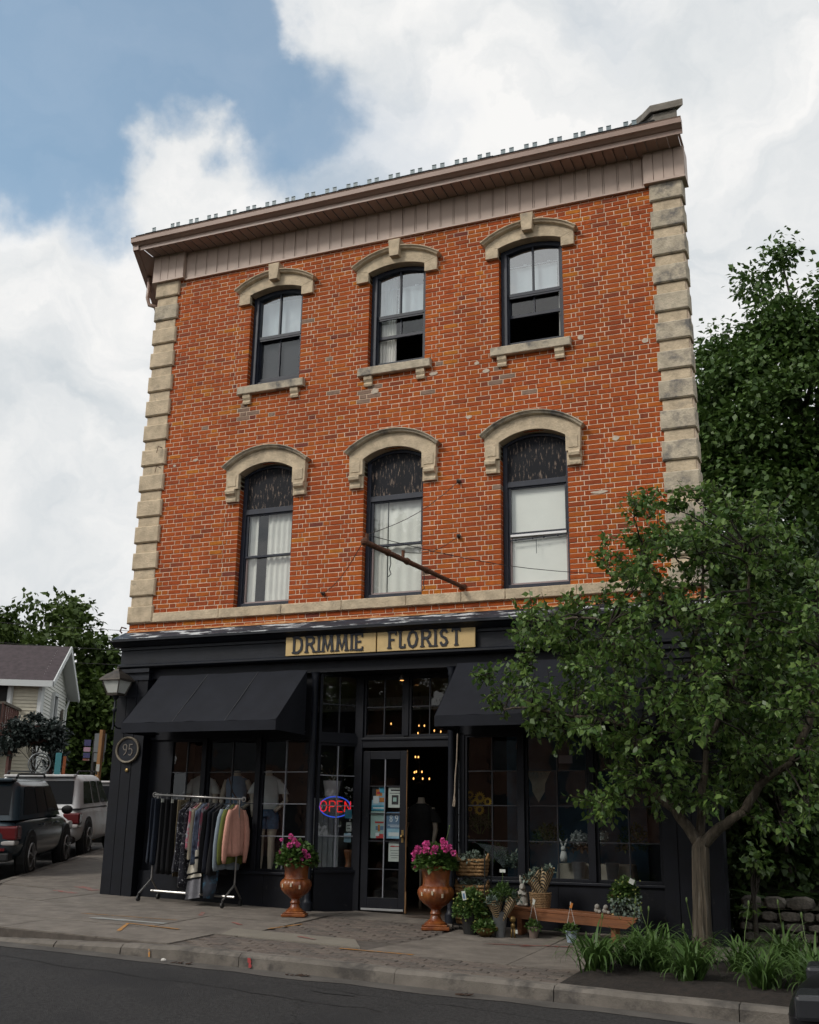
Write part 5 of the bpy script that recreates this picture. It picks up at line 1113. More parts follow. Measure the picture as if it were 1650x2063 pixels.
# ---------------------------------------------------------------- mannequins in the clothing window
mat('manikin', (.50,.42,.33), .5); mat('cloth_white', (.55,.55,.53), .9, var=.08, vscale=10); mat('cloth_blue', (.16,.24,.34), .9, var=.15); mat('denim', (.07,.13,.22), .9, var=.3, vscale=25); mat('cloth_dark', (.018,.017,.017), .9, var=.3); mat('cloth_navy', (.007,.009,.018), .9, var=.3, vscale=9); mat('strap_brown', (.10,.05,.03), .6)
def er(c, a, b_, n=16, rot=0, rip=0, k=5, ph=0):
    return [(c[0]+a*math.cos(t)*(1+rip*math.sin(k*t+ph)), c[1]+b_*math.sin(t)*(1+rip*math.sin(k*t+ph)), c[2]) for t in [2*math.pi*i/n for i in range(n)]]
def manikin(loc, rz, label, top, bottom, arms, s=1.0, torso_only=False, long_=False, strap=False):
    T = thing('mannequin', label, 'mannequin', loc, rz, 'display mannequins'); b = MB()
    tz = [(.92,.155,.10),(.86,.165,.115),(1.0,.135,.095),(1.10,.125,.09),(1.2,.145,.105),(1.30,.165,.11),(1.38,.17,.095),(1.43,.12,.075),(1.46,.055,.055),(1.53,.048,.05)]
    tz = sorted(tz); b.loft([er((0,0,z*s), a*s, c*s) for z, a, c in tz])
    for sg in (-1, 1):
        b.tube([Vector(p)*s for p in ((sg*.16,0,1.38),(sg*.215,.0,1.22),(sg*.235,-.02,1.08),(sg*.22,-.06,.92),(sg*.20,-.08,.84))] if not (arms and sg > 0) else [Vector(p)*s for p in ((sg*.16,0,1.38),(sg*.24,.02,1.22),(sg*.28,.0,1.08),(sg*.20,-.13,.98),(sg*.14,-.16,.92))], [.048*s,.045*s,.038*s,.028*s,.03*s], 10)
        if not torso_only: b.tube([Vector(p)*s for p in ((sg*.085,0,.88),(sg*.09,-.01,.65),(sg*.085,.0,.47),(sg*.085,.02,.28),(sg*.08,.02,.08),(sg*.085,-.03,.03))], [.085*s,.075*s,.052*s,.055*s,.035*s,.035*s], 12)
    if torso_only: b.tube([(0,0,0),(0,0,.9*s)], .02, 8)
    obj('body', b, 'manikin', T, smooth=True)
    b = MB(); hem = .80 if long_ else .95; b.loft([er((0,0,z*s), a*s, c*s, 24, 0, .03, 7, z*5) for z, a, c in ((hem,.20,.15),(1.05,.165,.125),(1.2,.165,.125),(1.32,.18,.125),(1.40,.165,.10),(1.445,.09,.075))], cap=False)
    if top != 'cloth_blue':
        for sg in (-1, 1): b.loft([er((sg*x*s, 0, z*s), r*s, r*s*.9, 12) for x, z, r in ((.13,1.40,.06),(.19,1.30,.075),(.245,1.18,.085))], cap=False)
    obj('top', b, top, T, smooth=True)
    if bottom:
        b = MB(); b.loft([er((0,0,z*s), a*s, c*s, 20) for z, a, c in ((.84,.175,.125),(.92,.165,.12),(1.0,.145,.105))], cap=False)
        for sg in (-1, 1): b.loft([er((sg*.09*s, 0, z*s), r*s, r*s, 14, 0, .03, 5) for z, r in ((.66,.10),(.75,.098),(.87,.095))], cap=False)
        obj('shorts', b, bottom, T, smooth=True)
    if strap: b = MB(); b.tube([Vector(p)*s for p in ((-.10,-.09,1.43),(0,-.14,1.2),(.13,-.12,1.02))], .009, 6); obj('strap', b, 'strap_brown', T)
    return T
manikin((1.12,.62,.40), R_(12), 'mannequin in a loose white blouse at the left of the window', 'cloth_white', None, False, .93, True, True)
manikin((1.70,.62,.40), R_(8), 'mannequin in a blue strap top in the middle bay', 'cloth_blue', 'cloth_navy', True, .93, True, False, True)
manikin((2.24,.60,.40), R_(20), 'mannequin in a white shirt and denim shorts', 'cloth_white', 'denim', True, .93)
manikin((4.15,1.75,-.04), R_(0), 'dark coated dummy standing inside the open door', 'cloth_dark', 'cloth_dark', False, 1.0, True, True)

# ---------------------------------------------------------------- clothes rail
mat('rail_metal', (.34,.33,.32), .35, metal=.85, var=.2, vscale=12); mat('caster', (.02,.02,.02), .6)
RX0, RX1, RY = 1.0, 2.32, -.30; gz0, gz1 = ground(RX0, RY), ground(RX1, RY); rz0, rz1 = gz0+1.40, gz1+1.385
RK = thing('clothes_rail', 'chrome rolling clothes rail standing before the left window', 'clothes rail', (RX0, RY, gz0))
def rp(x, y, z): return (x-RX0, y-RY, z-gz0)
b = MB(); b.tube([rp(RX0-.06,RY,rz0), rp(RX1+.06,RY,rz1)], .015, 10); obj('top_bar', b, 'rail_metal', RK, smooth=True)
for x, rz_, g in ((RX0, rz0, gz0), (RX1, rz1, gz1)):
    b = MB(); b.tube([rp(x,RY,rz_+.02), rp(x-.01,RY,g+.28)], .013, 8); obj('upright', b, 'rail_metal', RK)
    for s_ in (-1, 1):
        b = MB(); b.tube([rp(x-.01,RY,g+.28), rp(x-.04,RY+s_*.23,g+.10)], .013, 8); obj('foot', b, 'rail_metal', RK)
        b = MB(); b.tube([rp(x-.052,RY+s_*.23,g+.04), rp(x-.028,RY+s_*.23,g+.04)], .038, 12); b.box(*[v for v in (x-.052-RX0, x-.028-RX0)], s_*.23-.012, s_*.23+.012, g+.05-gz0, g+.105-gz0); obj('caster', b, 'caster', RK)
    b = MB(); r_ = [rp(x+.03*math.cos(a)+(-.06 if x == RX0 else .06), RY, rz_+.03*math.sin(a)) for a in [2*math.pi*i/12 for i in range(13)]]; b.tube(r_, .007, 5); obj('end_ring', b, 'rail_metal', RK)
b = MB(); b.tube([rp(RX0,RY,gz0+.13), rp(RX1,RY,gz1+.13)], .017, 8); obj('bottom_bar', b, 'rail_metal', RK)
mat('khaki', (.12,.095,.055), .9, var=.2); mat('jean_dark', (.006,.011,.023), .9, var=.35, vscale=30); mat('cloth_black', (.004,.004,.006), .95, var=.3); mat('floral', (.014,.014,.022), .9, col2=(.42,.42,.44), mask=(30,.60,.03)); mat('tie_dye', (.10,.13,.19), .9, col2=(.02,.024,.05), mask=(13,.52,.08)); mat('multi', (.50,.14,.20), .9, col2=(.30,.42,.45), mask=(9,.52,.05)); mat('cream', (.55,.47,.34), .9, var=.1); mat('knit_grey', (.20,.24,.28), .95, var=.12, vscale=30, bump=.5, bscale=120); mat('olive', (.10,.12,.025), .95, var=.15); mat('pink_knit', (.58,.29,.225), .95, var=.08, vscale=20, bump=.6, bscale=110); mat('scarf', (.50,.47,.40), .95, var=.06); mat('scarf_grey', (.17,.17,.19), .95, var=.2, vscale=40)
def garment(x, y, top, Lg, hw, m, label, th=.022, flare=1.2, sleeves=False, split=False, seed=0, sl=.62, tagw=False, lean=0.):
    """hangs from the rail in the plane across it: origin on the rail"""
    T = thing('garment', label, 'garment', (x, y, top), 0, 'clothes hanging on the rail'); rs_ = random.Random(seed)
    rings = []; n = 48; ph = rs_.random()*6
    steps = [0,.03,.07,.13,.22,.35,.5,.65,.8,.92,1.0]
    for t in steps:
        if split: w = hw*(.9+.1*t); d = th
        else: w = hw*(min(1, .22+t*9) if t < .09 else 1+ (flare-1)*t); d = th*(.6+.7*t)
        z = -.07-t*Lg if not split else -.05-t*Lg
        drop = 0
        rings.append([(d*math.sin(a)*(1+.40*math.sin(7*a+ph)*min(1,.3+t*2)+.25*math.sin(13*a+2*ph+3*t))+.014*t*math.sin(3*a+ph)+lean*t, w*math.cos(a)*(1+.03*math.sin(9*t+ph)), z-(.05*abs(math.cos(a)) if t < .1 and not split else 0)+.012*math.sin(4*a+ph)*t) for a in [2*math.pi*i/n for i in range(n)]])
    b = MB(); b.loft(rings); obj('body', b, m, T, smooth=True)
    if sleeves:
        for s_ in (-1, 1):
            b = MB(); pts = [(0, s_*hw*.78, -.14), (.01, s_*hw*1.05, -.24), (.015, s_*hw*1.22, -.42), (.01, s_*hw*1.30, -.60), (.0, s_*hw*1.27, -.07-sl-.06), (0, s_*hw*1.24, -.07-sl-.12)]
            rr = [.045,.055,.062,.06,.045,.03]; b.loft([[(p[0]+.55*r*math.sin(a), p[1]+r*math.cos(a), p[2]) for a in [2*math.pi*i/12 for i in range(12)]] for p, r in zip(pts, rr)]); obj('sleeve', b, m, T, smooth=True)
    b = MB(); b.tube([(0,0,-.075),(0,0,-.015),(0,.012,.01),(0,.0,.028),(0,-.018,.012)], .003, 5); b.tube([(0,-hw*.8,-.13),(0,0,-.06),(0,hw*.8,-.13)], .006, 5); obj('hanger', b, 'rail_metal', T)
    if tagw: b = MB(); b.box(.012,.016,-hw-.01,-hw+.05,-.10,-.05); obj('price_tag', b, 'paper', T)
    return T
def bar(t): return lin(RX0, RX1, t), RY, lin(rz0, rz1, t)
GS = [(-.02,.86,.13,'jean_dark','dark blue jeans at the left end of the rail',dict(split=True)), (.03,.88,.13,'jean_dark','second pair of dark jeans on the rail',dict(split=True)), (.11,.98,.14,'cloth_black','black trousers with white tag, next to the jeans',dict(split=True,tagw=True)), (.17,.98,.14,'cloth_black','black trousers left of a second white tag',dict(split=True)), (.235,.98,.14,'cloth_black','black trousers with white tag beside the khaki ones',dict(split=True,tagw=True)),
      (.32,1.0,.15,'khaki','khaki trousers on the rail',dict(split=True,th=.03)), (.39,.92,.22,'floral','black white-flecked dress right of the khaki trousers',dict(th=.045,flare=1.35)), (.45,1.10,.20,'floral','longer black white-flecked dress',dict(th=.04,flare=1.25)), (.505,.62,.20,'multi','pink and multicoloured blouse edge',dict(th=.018)), (.535,.74,.21,'cream','narrow cream garment on the rail',dict(th=.016)), (.58,.80,.20,'tie_dye','blue and navy tie-dye dress',dict(th=.05,flare=1.3)),
      (.635,.60,.18,'multi','peach coloured blouse sleeve between dark dresses',dict(th=.012)), (.67,.90,.20,'cloth_black','first black dress right of the tie-dye',dict(th=.035,flare=1.3)), (.73,.90,.20,'cloth_navy','navy dress among the black ones',dict(th=.03,flare=1.3)), (.79,.92,.20,'cloth_black','last black dress before the grey cardigan',dict(th=.035,flare=1.3)), (.885,.84,.23,'knit_grey','grey knit cardigan left of the pink sweater',dict(th=.035,sleeves=True,sl=.74)), (.925,.76,.22,'olive','olive green knit peeking out behind the pink sweater',dict(th=.03,sleeves=True,sl=.66)), (.975,.66,.21,'pink_knit','pale pink knit sweater at the right end of the rail',dict(th=.034,flare=1.10,sleeves=True,sl=.64))]
for i, (t, Lg, hw, m, lb, kw) in enumerate(GS):
    x, y, z = bar(t); garment(x, y-.0, z, Lg, hw, m, lb, seed=i, **kw)
# striped shawl hanging low from the rail
x, y, z = bar(.62); T = thing('shawl', 'cream shawl with black bands and grey fringe hanging almost to the ground', 'shawl', (x, y-.16, gz0+.02))
for z0, z1, m in ((.02,.08,'scarf_grey'),(.08,.26,'scarf_grey'),(.262,.285,'cloth_black'),(.287,.33,'scarf'),(.332,.35,'cloth_black'),(.352,.52,'scarf'),(.522,.55,'cloth_black'),(.552,.64,'scarf')):
    b = MB(); vs = []; n = 14
    for j in range(n+1):
        t = j/n; yy = .03*math.sin(t*9); vs += [(lin(-.14,.10,t)-.03*(1-z0), yy-.02*t, z0+.04*t), (lin(-.12,.085,t)-.03*(1-z1)+.02*(z1), yy-.02*t, z1+.04*t)]
    b.add(vs, [(2*j, 2*j+2, 2*j+3, 2*j+1) for j in range(n)]); obj('band', b, m, T, smooth=True)
mat('print_scarf', (.02,.026,.04), .9, col2=(.03,.12,.20), mask=(10,.58,.05), var=.3); T = thing('garment', 'dark printed wrap hanging low beside the striped shawl', 'garment', (x+.16, y-.1, gz0+.05), 0, 'clothes hanging on the rail'); b = MB(); b.loft([er((.0+.01*k,0,z_), a, .05, 18, 0, .12, 5, k) for k, (z_, a) in enumerate(((.02,.07),(.15,.10),(.35,.11),(.55,.09),(.75,.05)))]); obj('body', b, 'print_scarf', T, smooth=True)

# ---------------------------------------------------------------- planted urns
mat('urn_rust', (.17,.040,.012), .34, var=.45, vscale=9, bump=.4, bscale=30, col2=(.27,.092,.021), mask=(5,.53,.12), spec=.6); mat('urn_chip', (.45,.38,.28), .8); mat('geranium_leaf', (.030,.075,.014), .5, attr='rnd', col2=(.085,.15,.03), trans=.2); mat('petal', (.60,.045,.24), .6, attr='rnd', col2=(.80,.16,.45), trans=.2)
def urn(x, y, label, H=.70, sc_=1.):
    z = ground(x, y); T = thing('urn', label, 'urn', (x, y, z), .35, 'iron urns by the entrance'); k = H/.72*sc_
    b = MB(); b.box(-.165*k,.165*k,-.165*k,.165*k,0,.055*H); b.box(-.14*k,.14*k,-.14*k,.14*k,.055*H,.085*H); obj('plinth', b, 'urn_rust', T, bevel=.008)
    b = MB(); b.lathe([(r*k, z_*H) for r, z_ in ((.125,.085),(.125,.105),(.10,.13),(.068,.165),(.058,.22),(.07,.25),(.058,.275),(.055,.31),(.085,.345),(.10,.36))], n=28); obj('foot', b, 'urn_rust', T, smooth='auto')
    b = MB(); b.lathe([(r*k, z_*H) for r, z_ in ((.10,.36),(.15,.41),(.195,.48),(.215,.56),(.21,.62),(.185,.665),(.165,.68))], n=64, fn=lambda a, zz: 1+.028*math.cos(16*a)*(1 if zz > .38*H else 0)); obj('bowl', b, 'urn_rust', T, smooth=True)
    b = MB(); b.lathe([(r*k, z_*H) for r, z_ in ((.165,.68),(.158,.72),(.165,.86),(.175,.92),(.205,.95),(.215,.975),(.205,1.0),(.17,.99))], n=36); obj('neck', b, 'urn_rust', T, smooth='auto')
    b = MB()
    for a, zz in ((-1.75,.58),(-1.2,.54),(-2.4,.56)):
        r = .221*k; b.obox((r*math.cos(a), r*math.sin(a), zz*H), (-math.sin(a),math.cos(a),0), (math.cos(a),math.sin(a),0), (0,0,1), .010, .004, .022)
    obj('paint_chip', b, 'urn_chip', T, kind='stuff'); return T
def mound(rs, n, r, h, ll): 
    d = rs.normal(size=(n,3)); d = unit(d); d[:,2] = np.abs(d[:,2])*1.1-.25; P = d*np.array([r,r,h])*(rs.random_sample((n,1))**.35); Dr = d+rs.normal(size=(n,3))*.6; Nn = d*.5+np.array([0,0,1.])+rs.normal(size=(n,3))*.35; return P, Dr, Nn, ll*rs.uniform(.6,1.3,n)
def geranium(x, y, z, label, heads, seed, r=.23, h=.24):
    rs = np.random.RandomState(seed); T = thing('geranium', label, 'plant', (x, y, z), 0, 'pink geraniums in the urns'); P, Dr, Nn, ln = mound(rs, 1900, r*1.12, h*1.05, .055); V, Q = leaves(P, Dr, Nn, ln, .95, .2); np_mesh('foliage', V, Q, 'geranium_leaf', rs.random_sample(len(Q)), T)
    for (a, c, zz, s_) in heads:
        s_ *= .72; zz -= .02
        n = 70; d = unit(rs.normal(size=(n,3))); P = d*.022*s_; V, Q = leaves(P, d+rs.normal(size=(n,3))*.5, rs.normal(size=(n,3))+d*.3, .034*s_*rs.uniform(.7,1.2,n), .9, .3); np_mesh('flower_head', V, Q, 'petal', rs.random_sample(n), T, (a, c, zz))
        b = MB(); b.tube([(a*.5,c*.5,.0),(a,c,zz-.01)], .003, 4); obj('stalk', b, 'lily_stem', T)
mat('lily_stem', (.08,.13,.03), .6)
u1 = (3.40,-.62); u2 = (5.33,-.70)
urn(*u1, 'rusty orange urn left of the entrance', .66); urn(*u2, 'rusty orange urn with chipped paint right of the entrance', .72)
geranium(u1[0], u1[1], ground(*u1)+.68, 'geranium with scattered pink blooms in the left urn', [(-.05,-.1,.30,1.1),(.03,-.14,.25,1.2),(.07,-.12,.20,1.0),(-.17,-.12,.26,.7),(-.16,-.13,.11,1.0),(.0,-.2,.02,1.0),(.17,-.14,.12,1.1),(.2,-.1,.06,1.2),(.14,-.16,.03,.9),(-.02,-.17,.19,1.2)], 61)
geranium(u2[0], u2[1], ground(*u2)+.74, 'geranium crowned with many pink blooms in the right urn', [(-.24,-.1,.13,1.2),(-.19,-.12,.19,1.3),(-.25,-.08,.06,1.1),(-.08,-.12,.24,1.5),(-.06,-.16,.17,1.4),(-.12,-.15,.13,1.3),(.04,-.13,.20,1.2),(.03,-.18,.15,1.2),(.14,-.1,.25,1.4),(.17,-.14,.20,1.4),(.21,-.12,.22,1.1),(.26,-.1,.15,1.2),(-.22,-.12,-.02,.7),(.1,-.05,.29,1.0)], 62)
b = MB(); b.tube([(0,0,0),(.03,.0,.12),(.05,0,.2)], .004, 5); b.sphere((.05,0,.2), .012, 6, 5); obj('plant_stake', b, 'lily_stem', None, (5.42,-.62,ground(5.4,-.6)+.98), label='green shoot rising above the right geranium', cat='shoot')

# ---------------------------------------------------------------- tiered basket stand
mat('seagrass', (.27,.155,.065), .85, var=.35, vscale=26, bump=.8, bscale=60); mat('stand_iron', (.012,.012,.012), .6); mat('succulent', (.07,.11,.085), .6, attr='rnd', col2=(.16,.20,.16)); mat('wicker', (.22,.135,.065), .85, var=.35, vscale=30, bump=.8, bscale=70)
BS = (5.70,-.45); bz = ground(*BS); T = thing('basket_stand', 'black iron stand carrying three baskets right of the right urn', 'stand', (BS[0], BS[1], bz))
for sx in (-.20,.20):
    for sy in (-.12,.12): b = MB(); b.tube([(sx,sy,0),(sx,sy,.92)], .008, 6); obj('upright', b, 'stand_iron', T)
for z in (.06,.30,.60): b = MB(); b.box(-.20,.20,-.12,.12,z-.01,z); obj('shelf', b, 'stand_iron', T)
def rrect(w, d, k, n=32): return [(w*math.copysign(abs(math.cos(a))**k, math.cos(a)), d*math.copysign(abs(math.sin(a))**k, math.sin(a))) for a in [2*math.pi*i/n for i in range(n)]]
def basket(loc, w, d, h, m, label, rows=6, flare=1.12, k=.55, group='woven baskets', handle=False):
    T = thing('basket', label, 'basket', loc, 0, group); b = MB(); b.loft([[(x, y, z) for x, y in rrect(w*s_, d*s_, k)] for z, s_ in ((.005,.94),(h*.98,flare*.96))]); obj('lining', b, m, T)
    r = h/rows/2
    for j in range(rows):
        t = (j+.5)/rows; s_ = lin(1, flare, t); P = rrect(w*s_, d*s_, k, 44); pts = [(x*(1+.012*(-1)**i), y*(1+.02*(-1)**i), h*t+r*.35*(-1)**(i+j)) for i, (x, y) in enumerate(P)]; pts.append(pts[0]); b = MB(); b.tube(pts, r*1.02, 6); obj('weave_row', b, m, T, smooth=True)
    if handle:
        for sg in (-1, 1): b = MB(); b.tube([(sg*w*flare, d*.5, h*.9),(sg*w*flare*1.06,0,h*1.28),(sg*w*flare,-d*.5,h*.9)], .012, 6); obj('handle', b, m, T)
    return T
def pot_plant(name, label, loc, n, r, h, ll, m, seed, cat='plant', group=None, wr=.5, parts='foliage'):
    rs = np.random.RandomState(seed); T = thing(name, label, cat, loc, 0, group); P, Dr, Nn, ln = mound(rs, n, r, h, ll); V, Q = leaves(P, Dr, Nn, ln, wr, .3); np_mesh(parts, V, Q, m, rs.random_sample(len(Q)), T); return T
for z, lb, lp in ((.61,'top seagrass basket on the iron stand','succulents in the top basket'),(.31,'middle seagrass basket on the iron stand','succulents in the middle basket'),(.07,'lowest seagrass basket, hidden behind the flowering shrub','succulents in the lowest basket')):
    basket((BS[0],BS[1],bz+z), .165, .10, .20, 'seagrass', lb, 5, 1.16, .5, 'seagrass baskets on the stand', True); pot_plant('succulents', lp, (BS[0],BS[1],bz+z+.19), 240, .17, .10, .05, 'succulent', int(z*100), group='succulents on the stand')
# shrub with yellow-green buds in a pot, with its tag
mat('bud', (.22,.24,.05), .6); mat('pot_black', (.012,.012,.012), .5); x, y = 5.82,-.82; z = ground(x,y)
T = pot_plant('potted_shrub', 'dark bushy potted shrub with yellow buds below the baskets', (x,y,z+.26), 1700, .20, .27, .05, 'leaf_maple', 71, wr=.6)
b = MB(); b.lathe([(.09,-.26),(.12,-.04),(.125,-.02)], n=18); obj('pot', b, 'pot_black', T); b = MB()
for i in range(34): a = random.uniform(-2.9,.3); r = random.uniform(.14,.22); b.sphere((r*math.cos(a), r*math.sin(a), random.uniform(-.15,.22)), .011, 6, 4)
obj('bud', b, 'bud', T, kind='stuff'); b = MB(); b.obox((-.02,-.20,.17), (.97,0,.2), (0,1,0), (-.2,0,.97), .022, .002, .05); obj('tag', b, 'paper', T); b = MB(); b.obox((-.02,-.204,.165), (.97,0,.2), (0,1,0), (-.2,0,.97), .012, .001, .03); obj('tag_print', b, 'print_blue', T)
mat('bowl_gold', (.16,.10,.03), .45, metal=.5, var=.4, vscale=14); x, y = 6.02,-.92; z = ground(x,y); T = pot_plant('bowl_planter', 'low bronze bowl with trailing greenery on the pavement', (x,y,z+.09), 420, .14, .10, .05, 'leaf_maple', 72, wr=.6); b = MB(); b.lathe([(.05,-.09),(.10,-.05),(.125,0),(.12,.005)], n=20); b.sphere((.14,-.02,0), .025, 8, 5); obj('bowl', b, 'bowl_gold', T)
# cone bucket with wrapped bouquets
mat('zinc', (.20,.215,.23), .4, metal=.6, var=.2, vscale=10)
def stripes(name, a_, b__, sc_=22):
    m = bpy.data.materials.new(name); m.use_nodes = True; N = m.node_tree.nodes; L = m.node_tree.links; tc = N.new('ShaderNodeTexCoord'); mp = N.new('ShaderNodeMapping'); mp.inputs['Rotation'].default_value = (.3,.5,.6); w = N.new('ShaderNodeTexWave'); w.inputs['Scale'].default_value = sc_; w.inputs['Distortion'].default_value = .6; L.new(tc.outputs['Object'], mp.inputs[0]); L.new(mp.outputs[0], w.inputs[0]); r = N.new('ShaderNodeValToRGB'); r.color_ramp.interpolation = 'CONSTANT'; r.color_ramp.elements[0].color = (*a_,1); r.color_ramp.elements[1].position = .5; r.color_ramp.elements[1].color = (*b__,1); L.new(w.outputs[0], r.inputs[0]); L.new(r.outputs[0], N['Principled BSDF'].inputs['Base Color']); N['Principled BSDF'].inputs['Roughness'].default_value = .7; MATS[name] = m
stripes('wrap_stripe', (.38,.27,.15), (.018,.015,.012), 14)
def wrap(loc, tilt, hgt, r, label, seed):
    T = thing('wrapped_bouquet', label, 'bouquet', loc, random.uniform(0,6), 'bouquets in striped paper'); b = MB(); n = 18; rs_ = random.Random(seed); rings = []
    for t in (0,.3,.6,.85,1):
        rr = lin(.022, r, t**.8); rings.append([(tilt[0]*t*hgt+rr*math.cos(a)*(1+.12*math.sin(3*a+seed)*t), tilt[1]*t*hgt+rr*math.sin(a)*(1+.12*math.sin(3*a+seed)*t), t*hgt*(1+.10*t*math.sin(4*a+seed))) for a in [2*math.pi*i/n for i in range(n)]])
    b.loft(rings, cap=False); obj('paper', b, 'wrap_stripe', T, smooth=True)
    rs = np.random.RandomState(seed); P, Dr, Nn, ln = mound(rs, 120, r*.95, .06, .05); V, Q = leaves(P+np.array([tilt[0]*hgt, tilt[1]*hgt, hgt*.93]), Dr, Nn, ln, .5, .3); np_mesh('greenery', V, Q, 'succulent', rs.random_sample(len(Q)), T)
x, y = 6.18,-.86; z = ground(x,y); T = thing('zinc_bucket', 'tall zinc flower bucket standing beside the bench', 'bucket', (x,y,z)); b = MB(); b.lathe([(.055,0),(.09,.27),(.094,.275),(.085,.27)], n=20); obj('shell', b, 'zinc', T, smooth='auto')
wrap((x-.03,y-.03,z+.17), (-.35,-.25), .26, .07, 'striped bouquet leaning left in the zinc bucket', 1); wrap((x+.03,y-.04,z+.16), (.45,-.3), .28, .075, 'striped bouquet leaning right in the zinc bucket', 2); wrap((x,y-.02,z+.15), (.05,-.45), .24, .07, 'striped bouquet at the front of the zinc bucket', 3)
T = pot_plant('fern_bunch', 'feathery green bunch above the zinc bucket', (x+.02,y+.05,z+.44), 420, .15, .13, .07, 'geranium_leaf', 73, wr=.22); b = MB(); b.tube([(0,0,-.1),(.0,0,.27)], .003, 4); obj('pick', b, 'lily_stem', T); b = MB(); b.box(-.035,.035,-.002,.0,.26,.295); obj('card', b, 'paper', T)
# bench on the pavement
mat('bench_wood', (.20,.075,.028), .55, var=.35, vscale=7, stretch=(.3,3,3), bump=.2, bscale=30)
bx0, bx1, by = 6.17, 7.68, -.42; T = thing('bench', 'long low reddish plank bench below the flower window', 'bench', (bx0, by, ground(bx0,by)))
g0_ = ground(bx0, by); sl = -.045
b = MB(); b.add([(0,-.15,.27),(1.50,-.15,.27+1.5*sl),(1.50,.15,.27+1.5*sl),(0,.15,.27),(0,-.15,.305),(1.53,-.15,.305+1.5*sl),(1.53,.15,.305+1.5*sl),(0,.15,.305)], [(0,3,2,1),(4,5,6,7),(0,1,5,4),(1,2,6,5),(2,3,7,6),(3,0,4,7)]); obj('seat', b, 'bench_wood', T, bevel=.004)
b = MB(); b.add([(.02,-.165,.18),(1.40,-.165,.18+1.4*sl),(1.52,-.165,.268+1.5*sl),(.0,-.165,.268),(.02,-.145,.18),(1.40,-.145,.18+1.4*sl),(1.52,-.145,.268+1.5*sl),(.0,-.145,.268)], [(0,1,2,3),(7,6,5,4),(0,4,5,1),(3,2,6,7),(0,3,7,4),(1,5,6,2)]); obj('apron', b, 'bench_wood', T)
for x in (.12, 1.22): b = MB(); b.box(x,x+.05,-.13,.13,-.1,.27+x*sl); obj('leg', b, 'bench_wood', T)
def bt(x): return g0_+.305+(x-bx0)*sl
# rabbit figure
mat('cast_stone', (.30,.285,.255), .9, var=.25, vscale=16, bump=.6, bscale=60); x = 6.31; T = thing('rabbit_figure', 'grey cast stone rabbit sitting upright on the bench', 'figurine', (x,-.38,bt(x)), .2); b = MB()
b.loft([er((0,0,z_), a, c, 14) for z_, a, c in ((0,.055,.06),(.03,.068,.07),(.09,.066,.065),(.15,.052,.05),(.19,.038,.036))]); b.sphere((0,-.02,.215), .042, 12, 8, (.9,1.15,1)); b.sphere((0,-.06,.205), .02, 8, 6); b.sphere((-.045,-.04,.02), .03, 8, 6, (.8,1.5,.6)); b.sphere((.045,-.04,.02), .03, 8, 6, (.8,1.5,.6)); b.tube([(-.045,-.02,.16),(-.03,-.065,.13),(-.01,-.07,.14)], .014, 7); b.tube([(.045,-.02,.16),(.03,-.065,.13),(.01,-.07,.14)], .014, 7)
for sg in (-1, 1): b.loft([er((sg*(.018+.004*k), .005, z_), a, .007, 10) for k, (z_, a) in enumerate(((.245,.010),(.28,.015),(.32,.014),(.35,.005)))])
obj('body', b, 'cast_stone', T, smooth=True)
x = 6.52; basket((x,-.36,bt(x)), .105, .09, .17, 'wicker', 'round wicker basket with bouquets on the bench', 9, 1.2, .95, 'wicker basket'); wrap((x-.06,-.38,bt(x)+.10), (-.25,-.1), .30, .075, 'upright striped bouquet left in the wicker basket', 4); wrap((x+.02,-.38,bt(x)+.10), (.15,-.2), .33, .08, 'tall striped bouquet in the wicker basket', 5); wrap((x+.07,-.40,bt(x)+.10), (.75,-.15), .24, .08, 'striped bouquet leaning right out of the wicker basket', 6)
for k, x in enumerate((7.215,7.31)):
    T = thing('stone_cherub', 'small pale stone figure on the bench, %s of the pair' % ('left','right')[k], 'figurine', (x,-.42,bt(x)), .3*k); b = MB(); b.sphere((0,0,.035), .042, 10, 7, (1,.85,.85)); b.sphere((0,-.02,.075), .03, 10, 7); b.sphere((.03,-.03,.02), .02, 8, 5); obj('body', b, 'cast_stone', T, smooth=True)
mat('terracotta_dark', (.12,.085,.065), .8); x, y = 7.40,-.40; T = thing('bronze_stand', 'small bronze candle stand at the right end of the bench', 'stand', (x,y,bt(x))); b = MB(); b.lathe([(.045,0),(.04,.015),(.012,.03),(.012,.16),(.03,.18),(.05,.20),(.045,.215)], n=14); obj('stem', b, 'bowl_gold', T, smooth='auto')
x, y = 7.53,-.40; T = pot_plant('ivy_plant', 'trailing ivy with pale buds at the right end of the bench', (x,y,bt(x)+.20), 900, .17, .26, .045, 'leaf_maple', 75, wr=.7); rs = np.random.RandomState(9); P = np.stack([rs.uniform(-.14,.2,500), rs.uniform(-.17,-.05,500), -rs.random_sample(500)**1.4*.30], 1); V, Q = leaves(P, rs.normal(size=(500,3))+np.array([0,-.3,-1]), rs.normal(size=(500,3))+np.array([0,-1,.3]), .04*rs.uniform(.6,1.2,500), .75, .2); np_mesh('trails', V, Q, 'succulent', rs.random_sample(500), T); b = MB(); b.lathe([(.08,-.2),(.11,0)], n=16); obj('pot', b, 'pot_black', T); b = MB(); b.obox((.12,-.17,.18), (.9,0,-.4), (0,1,0), (.4,0,.9), .03, .002, .028); obj('tag', b, 'paper', T)
b = MB()
for i in range(26): b.sphere((random.uniform(-.12,.22), random.uniform(-.17,-.10), random.uniform(-.22,.22)), .009, 6, 4)
obj('bud', b, 'bud', T, kind='stuff')
